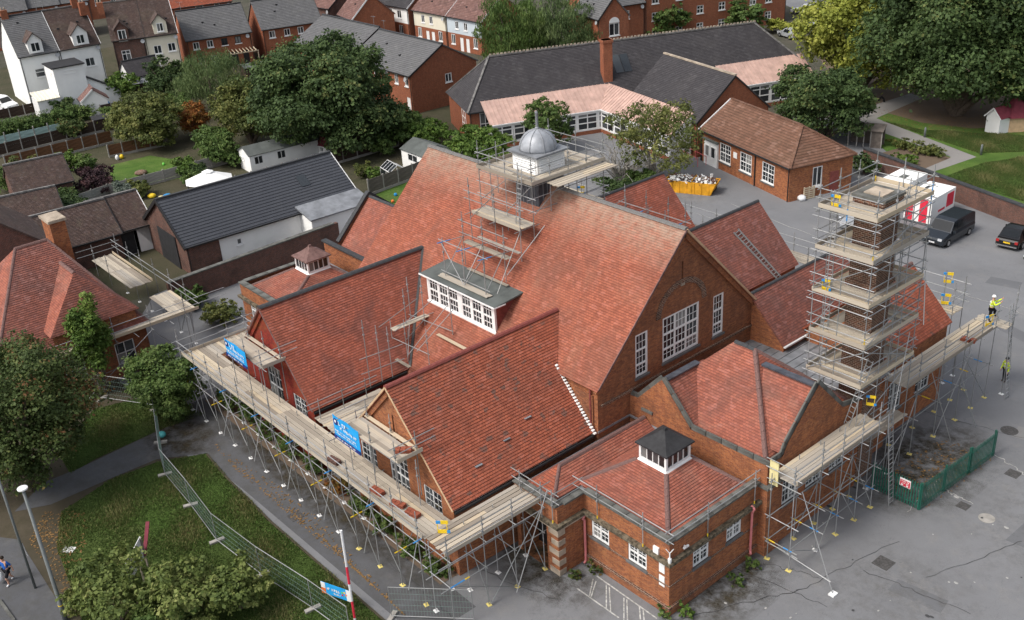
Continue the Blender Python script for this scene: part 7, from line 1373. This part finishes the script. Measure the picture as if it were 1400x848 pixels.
# --- green palisade fence with gate and warning sign
def palisade(label, a, b, h=1.75, name='palisade_fence', step=.155, post=2.6):
    a = Vector(a); b = Vector(b); L = (b-a).length; t = thing(name, label, 'fence', a, math.atan2(b.y-a.y,b.x-a.x), 'green palisade fencing'); n = int(L/step)
    for k in range(n+1): MB().add([(k*step-.035,-.02,.06),(k*step+.035,-.02,.06),(k*step+.035,-.02,h-.08),(k*step,-.02,h),(k*step-.035,-.02,h-.08),(k*step-.035,.0,.06),(k*step+.035,.0,.06),(k*step+.035,.0,h-.08),(k*step,.0,h),(k*step-.035,.0,h-.08)],[(0,1,2,3,4),(9,8,7,6,5),(0,5,6,1),(1,6,7,2),(2,7,8,3),(3,8,9,4),(4,9,5,0)]).build('pale', 'green_paint', t)
    for z in (.3, h-.35): MB().box(-.03,.0,z,L+.03,.05,z+.05).build('rail', 'green_paint', t)
    m = max(1, round(L/post))
    for k in range(m+1): MB().box(L*k/m-.05,.05,0,L*k/m+.05,.14,h).build('post', 'green_paint', t)
    return t
pa = palisade('short side of the green palisade fence, with the red and white sign', (1.2,15.45,0), (4.05,15.45,0)); palisade('long side of the green palisade fence across the car park', (4.1,15.5,0), (4.3,20.3,0)); palisade('green palisade gate leaf at the far end of the fence', (4.34,20.4,0), (4.42,22.9,0), name='palisade_gate')
sg = thing('warning_sign', 'red and white warning sign fixed to the green palisade fence', 'sign', (3.15,15.40,1.12)); MB().box(-.32,-.02,0,.32,-.004,.5).build('board', 'white', sg); MB().box(-.29,-.03,.03,.29,-.02,.40).build('red_field', 'sign_red', sg); marks(sg, -.24, .24, .30, .07, -.032, 'white'); marks(sg, -.2, .2, .2, .05, -.032, 'white'); MB().box(-.22,-.04,.06,-.1,-.031,.15).build('symbol', 'white', sg); MB().box(.08,-.04,.06,.2,-.031,.15).build('symbol', 'white', sg)
# --- mesh site fencing
m_plain('mesh_wire', (0.17,0.25,0.22), 0.6, 0.4)
def site_fence(label, a, b, h=1.95):
    a = Vector(a); b = Vector(b); L = (b-a).length; t = thing('mesh_fence_panel', label, 'fence panel', a, math.atan2(b.y-a.y,b.x-a.x), 'mesh site fence panels')
    for p, q in (((0,0,.1),(0,0,h)),((L,0,.1),(L,0,h)),((0,0,h),(L,0,h)),((0,0,.15),(L,0,.15))): rod('frame_tube', p, q, t, 'galv', th=.85)
    mb = MB(); n = int(L/.15)
    for k in range(1,n): mb.bar((L*k/n,0,.15),(L*k/n,0,h),.006,.006)
    for z in (.5,.85,1.2,1.55): mb.bar((0,0,z),(L,0,z),.008,.008)
    w_ = mb.build('wire_mesh', 'mesh_wire', t); w_['kind'] = 'stuff'; plank('foot_block', Vector((-.1,-.4,.07)), Vector((.1,.4,.07)), .24, .13, t, 'concrete'); return t
ft = [(205,520),(214,562),(220,606),(226,650),(261,692),(297,741),(358,788),(428,834),(480,872)]
for k in range(len(ft)-1):
    site_fence(('mesh fence panel nearest the lodge', 'second mesh fence panel from the lodge', 'mesh fence panel at the footpath edge', 'mesh fence panel starting the curve on the lawn', 'mesh fence panel in the middle of the lawn', 'mesh fence panel above the tall weeds', 'mesh fence panel carrying the blue sign', 'mesh fence panel at the bottom edge')[k], gp(*ft[k]), gp(*ft[k+1]))
site_fence('mesh fence panel standing on the path near the scaffold corner', (-9.3,-9.75,0), (-6.3,-7.0,0)); site_fence('mesh panel set across to the lodge bushes', gp(140,546), gp(210,556))
blob('green_bag', 'turquoise bag on the footpath by the mesh fence', 'bag', gp(222,597), .26, 'turquoise', .35)
# school sign on the fence: blue board with white and orange ends
a, b = gp(428,834), gp(358,788); sb = thing('school_sign', 'blue school sign with white and orange ends on the mesh fence', 'sign', (gp(432,829)), ang(gp(438,832), gp(520,872))); 
q0 = G(440,804,1.0); q1 = G(480,818,1.0); sb.location = (q0.x,q0.y,0); sb.rotation_euler.z = ang(q0,q1); Ls = (q1-q0).length
MB().box(0,-.02,.75,Ls,.0,1.45).build('board', 'cyan_banner', sb); MB().box(.003,-.03,1.1,Ls*.15,-.021,1.45).build('white_end', 'white', sb); MB().box(.003,-.03,.75,Ls*.15,-.021,1.1).build('orange_end', 'orange', sb); MB().box(Ls*.86,-.03,.75,Ls-.003,-.021,1.45).build('white_end', 'white', sb); marks(sb, Ls*.2, Ls*.62, 1.05, .16, -.025, 'white', 3); marks(sb, Ls*.42, Ls*.66, .88, .09, -.025, 'white', 4)
for k, c in enumerate(('orange','yellow','toy_green','sign_red','turquoise')): MB().tube((Ls*.78+.13*math.cos(k*1.26),-.035,1.1+.13*math.sin(k*1.26)),(Ls*.78+.13*math.cos(k*1.26),-.025,1.1+.13*math.sin(k*1.26)),.06,8).build('logo_dot', c, sb)
# barrier pole, lamp column, road sign post, hoarding
o = thing('barrier_pole', 'tall white pole with red bands beside the path', 'pole', (-9.6,-11.6,0))
for k in range(6): MB().tube((.06*k*.3,0,k*1.05),(.06*(k+1)*.3,0,(k+1)*1.05),.062,8).build('band' if k in (1,3) else 'shaft', 'sign_red' if k in (1,3) else 'white_paint', o)
lp = thing('lamp_column', 'grey lamp column with flat round head on the pavement', 'lamp post', (-20.8,-21.7,0)); tp = topz((-20.8,-21.7,0), 670); MB().lathe((0,0,0), [(.13,0),(.13,1.2),(.10,1.25),(.07,tp)], 10).build('shaft', 'lamp_grey', lp, True); MB().lathe((0,0,tp), [(.08,0),(.24,.05),(.24,.12),(.12,.16)], 14).build('lamp_head', 'white', lp); MB().lathe((0,0,1.0), [(.135,0),(.135,.06)], 10).build('band', 'yellow', lp)
sp = thing('road_sign', 'triangular road sign on a thin grey post seen from behind', 'road sign', (-24.4,-22.0,0)); MB().lathe((0,0,0), [(.07,0),(.06,8.2)], 8).build('post', 'lamp_grey', sp, True); MB().prism([(-.36,.08,2.3),(.36,.08,2.3),(0,.08,2.95)], (0,.02,0)).build('sign_plate', 'galv', sp)
hb = thing('hoarding_sign', 'old estate hoarding with white and teal board leaning in the weeds', 'sign', G(190,795,0), R(-42)); hb.location = gp(195,800); MB().box(-1.1,-.03,1.1,1.1,.0,2.3).build('board', 'white', hb); MB().box(-1.1,-.035,2.1,1.1,-.031,2.3).build('header', 'fence_teal', hb); MB().box(-.7,-.036,1.5,.2,-.031,1.75).build('print', 'sign_red', hb)
for x in (-1.0,-.2,1.0): MB().box(x-.05,.0,0,x+.05,.08,2.3).build('post', 'board', hb)
MB().bar((-2.2,.05,2.4),(-.9,.05,1.2),.2,.05).build('loose_board', 'maroon', hb)
o = MB().box(-.35,-.25,0,.35,.25,.03).build('paper_sheet', 'white'); o.location = gp(94,752); o.rotation_euler.z = .7; tag(o, 'white board lying on the ground beside the lamp column', 'board')
# banners on the scaffold
def banner(label, P, lines):
    a, b, c, d = P; w_ = (b-a).length; h_ = (d-a).length; t = thing('scaffold_banner', label, 'banner', d, 0, 'blue banners on the scaffold'); t.rotation_euler.z = math.atan2((b-a).y,(b-a).x)
    MB().add([(w_*i/10, -.03*math.sin(i*.9), h_*j) for j in (0,1) for i in range(11)], [(i,i+1,12+i,11+i) for i in range(10)]).add([(w_*i/10, .01-.03*math.sin(i*.9), h_*j) for j in (0,1) for i in range(11)], [(11+i,12+i,i+1,i) for i in range(10)]).build('sheet', 'cyan_banner', t); MB().box(.0,-.06,.0,w_,-.05,h_*.16).build('lower_band', 'navy', t)
    for k, (x0, x1, z_, s_) in enumerate(lines): marks(t, w_*x0, w_*x1, h_*z_, s_, -.065, 'white', k+2)
    MB().tube((.34,-.07,h_*.78),(.34,-.06,h_*.78),.2,14).build('emblem', 'navy', t); MB().tube((.34,-.08,h_*.8),(.34,-.07,h_*.8),.09,10).build('emblem_centre', 'white', t); return t
LN = [(.25,.52,.72,.24),(.3,.92,.56,.17),(.08,.9,.38,.09),(.12,.9,.28,.09),(.12,.8,.05,.09)]
banner('blue banner with white lettering on the scaffold before the orange gable', [Vector((-17.2,-7.12,7.15)),Vector((-14.7,-7.12,7.15)),None,Vector((-17.2,-7.12,5.7))], LN); banner('blue banner with white lettering on the scaffold before the dark red gable', [Vector((-28.95,-7.35,7.5)),Vector((-26.3,-7.35,7.5)),None,Vector((-28.95,-7.35,6.35))], LN)
# stacked tiles and bricks on the decks
def stack(label, p, rz, mat, nx, ny, nz, bx=.27, by=.17, bz=.05):
    t = thing('tile_stack', label, 'stack', p, rz, 'tile stacks on the decks'); rr = random.Random(len(label))
    for i in range(nx):
        for j in range(ny):
            for k in range(nz): 
                if rr.random() < .85: plank('tile', (i*bx*1.06+rr.uniform(-.02,.02), j*by*1.08-by/2, k*bz+bz/2), (i*bx*1.06, j*by*1.08+by/2, k*bz+bz/2), bx, bz*.9, t, mat)
    return t
for i, (p, rz) in enumerate((((-13.6,-7.4,ZD+.03),.1),((-11.9,-7.35,ZD+.03),.3),((-10.8,-7.2,ZD+.03),.15),((-17.6,-7.5,ZD+.03),.1),((-12.0,-6.6,6.9),.8),((.4,25.6,ZR_+.03),.2))): stack(('stack of red tiles on the front deck, near the middle', 'stack of red tiles on the front deck, second from the corner', 'stack of red tiles on the front deck, nearest the corner', 'small dark stack on the front deck under the first banner', 'heap of red tiles on the upper gable platform', 'red tiles on the far right deck')[i], p, rz, 'tile_wing' if i != 3 else 'brick_wall', 3, 2, 4)
# covers in the tarmac
for i, (u, v, w_, rz) in enumerate(((1208,770,.85,.75),(1317,692,.6,.75),(1385,648,.7,.75),(404,706,.75,.1))):
    o = MB().box(-w_/2,-w_/2,.0,w_/2,w_/2,.022).build('drain_cover', 'iron_cover'); q = gp(u,v); o.location = (q.x,q.y,.006); o.rotation_euler.z = 0; tag(o, ('square iron drain cover in front of the right hand scaffold', 'square iron drain cover beside the green fence corner', 'square iron drain cover at the right edge', 'square iron cover in the path below the front scaffold')[i], 'drain cover', 'iron covers in the ground')
o = MB().lathe((0,0,0), [(.42,0),(.42,.02),(.1,.021)], 20).build('manhole_cover', 'concrete'); q = gp(1349,709); o.location = (q.x,q.y,.005); tag(o, 'round pale painted manhole cover on the car park', 'manhole cover', 'iron covers in the ground'); o = MB().lathe((0,0,0), [(.5,0),(.5,.015),(.1,.016)], 20).build('manhole_cover', 'iron_cover'); q = gp(1380,589); o.location = (q.x,q.y,.005); tag(o, 'round dark manhole cover beyond the green gate', 'manhole cover', 'iron covers in the ground')
# --- people
def skin_mesh(name, J, E, mat, parent, sub=2, root='pelvis'):
    ids = list(J); me = bpy.data.meshes.new(name); me.from_pydata([J[k][0] for k in ids], [(ids.index(a),ids.index(b)) for a, b in E], []); me.materials.append(M[mat]); o = bpy.data.objects.new(name, me); link(o, parent)
    m = o.modifiers.new('Skin','SKIN'); m.use_smooth_shade = True
    for k, i in enumerate(ids):
        sv = me.skin_vertices[0].data[k]; r = J[i][1]; sv.radius = r if isinstance(r, tuple) else (r, r); sv.use_root = (i == root)
    o.modifiers.new('Subdivision','SUBSURF').levels = sub; o.modifiers[-1].render_levels = sub; return o
def person(label, loc, rz, pose='stand', top='hivis', legs='cloth_black', shorts=False, helmet=None, sleeves=True):
    t = thing('person', label, 'person', loc, rz, 'people'); hl = {'stand':((.0,.05),(.0,-.02)),'walk':((.34,.12),(-.28,-.18)),'climb':((.30,.25),(-.05,.0))}[pose]
    J = {'pelvis':((0,0,.94),.125),'waist':((.01,0,1.08),.12),'chest':((.03,0,1.32),(.14,.17)),'neck':((.03,0,1.50),.058),'head_base':((.05,0,1.57),.07),'head':((.055,0,1.66),(.085,.098)),'crown':((.045,0,1.73),.075),'nose':((.145,0,1.645),.012),'jaw':((.115,0,1.58),.03)}
    E = [('pelvis','waist'),('waist','chest'),('chest','neck'),('neck','head_base'),('head_base','head'),('head','crown'),('head','nose'),('head_base','jaw')]
    for s, nm, (kx, ax) in ((1,'l',hl[0]),(-1,'r',hl[1])):
        lift = .25 if pose == 'climb' and s == 1 else 0; y = .095*s
        J.update({'hip'+nm:((0,y,.88),.095),'knee'+nm:((kx*.75+.02,y*1.1,.49+lift),.062),'calf'+nm:((kx*.6+.0,y*1.1,.33+lift),.06),'ank'+nm:((kx if pose != 'walk' else ax*1.9,y*1.1,.09+lift),.042),'toe'+nm:(((kx if pose != 'walk' else ax*1.9)+.17,y*1.2,.04+lift),.035)})
        E += [('pelvis','hip'+nm),('hip'+nm,'knee'+nm),('knee'+nm,'calf'+nm),('calf'+nm,'ank'+nm),('ank'+nm,'toe'+nm)]
        sw = {'stand':.08,'walk':-.22*s,'climb':.42}[pose]; hz_ = .86 if pose != 'climb' else 1.5; ez = 1.14 if pose != 'climb' else 1.25
        J.update({'sho'+nm:((.03,.185*s,1.42),.06),'elb'+nm:((.0+sw*.5,.27*s,ez),.045),'wri'+nm:((.06+sw,.28*s,hz_),.03),'palm'+nm:((.08+sw*1.1,.275*s,hz_-.07 if pose != 'climb' else hz_+.07),.032)})
        E += [('chest','sho'+nm),('sho'+nm,'elb'+nm),('elb'+nm,'wri'+nm),('wri'+nm,'palm'+nm)]
        d = -1 if pose != 'climb' else 1; px, py, pz = J['palm'+nm][0]
        for i in range(4): J['f%d%s'%(i,nm)] = ((px+.01,py+(i-1.5)*.021,pz+d*(.085-.012*abs(i-1.2))),.0095); E.append(('palm'+nm,'f%d%s'%(i,nm)))
        J['th'+nm] = ((px+.05,py-.02*s,pz+d*.03),.011); E.append(('wri'+nm,'th'+nm))
    skin_mesh('body', J, E, 'skin', t)
    g = lambda r: (lambda k: (J[k][0], tuple(x*1.13+.012 for x in (J[k][1] if isinstance(J[k][1], tuple) else (J[k][1],)*2))))
    w = g(1); tk = ['pelvis','waist','chest','shol','shor','elbl','elbr'] + (['wril','wrir'] if sleeves else []); te = [('pelvis','waist'),('waist','chest'),('chest','shol'),('chest','shor'),('shol','elbl'),('shor','elbr')] + ([('elbl','wril'),('elbr','wrir')] if sleeves else [])
    skin_mesh('jacket' if sleeves else 'shirt', {k: w(k) for k in tk}, te, top, t)
    lk = ['pelvis','hipl','hipr','kneel','kneer'] + ([] if shorts else ['calfl','calfr','ankl','ankr']); le = [('pelvis','hipl'),('pelvis','hipr'),('hipl','kneel'),('hipr','kneer')] + ([] if shorts else [('kneel','calfl'),('kneer','calfr'),('calfl','ankl'),('calfr','ankr')])
    skin_mesh('shorts' if shorts else 'trousers', {k: w(k) for k in lk}, le, legs, t)
    for nm in 'lr': skin_mesh('shoe', {'a':(J['ank'+nm][0],.05),'b':(J['toe'+nm][0],.046)}, [('a','b')], 'bag_white' if shorts else 'black_iron', t, 2, 'a')
    if helmet: MB().lathe((.045,0,1.69), [(.135,0),(.13,.02),(.115,.06),(.075,.11),(.02,.125)], 14).build('helmet', helmet, t, True)
    else: MB().lathe((.03,0,1.66), [(.105,0),(.108,.05),(.085,.1),(.03,.12)], 12).build('hair', 'hair_dark', t, True)
    for s in (-1,1): MB().lathe((.135,.032*s,1.665), [(.011,0),(.011,.012)], 6).build('eye', 'hair_dark', t); MB().box(.03,s*.093-.008,1.62,.07,s*.093+.008,1.68).build('ear', 'skin', t)
    if top == 'hivis':
        for z_ in (1.12,1.3): MB().lathe((.015,0,z_), [(.158,0),(.158,.05)], 14).build('reflective_band', 'bag_white', t).scale.y = 1.1
    return t
person('worker in yellow vest and dark helmet standing below the far ladder', (.9,31.2,0), R(250), 'stand', 'hivis', helmet='black_iron'); person('worker in yellow and black vest climbing onto the far deck', (.35,28.9,ZR_+.04), R(20), 'climb', 'hivis', helmet='white')
pp = gp(15,797); person('pedestrian in blue shirt and black shorts carrying bags on the pavement', (pp.x,pp.y,.02), R(-60), 'walk', 'cloth_blue', 'cloth_black', True, sleeves=False)
bg_ = blob('carrier_bag', 'white and blue carrier bag held by the pedestrian', 'bag', Vector((pp.x-.28,pp.y-.36,.22)), .2, 'bag_white', .5);
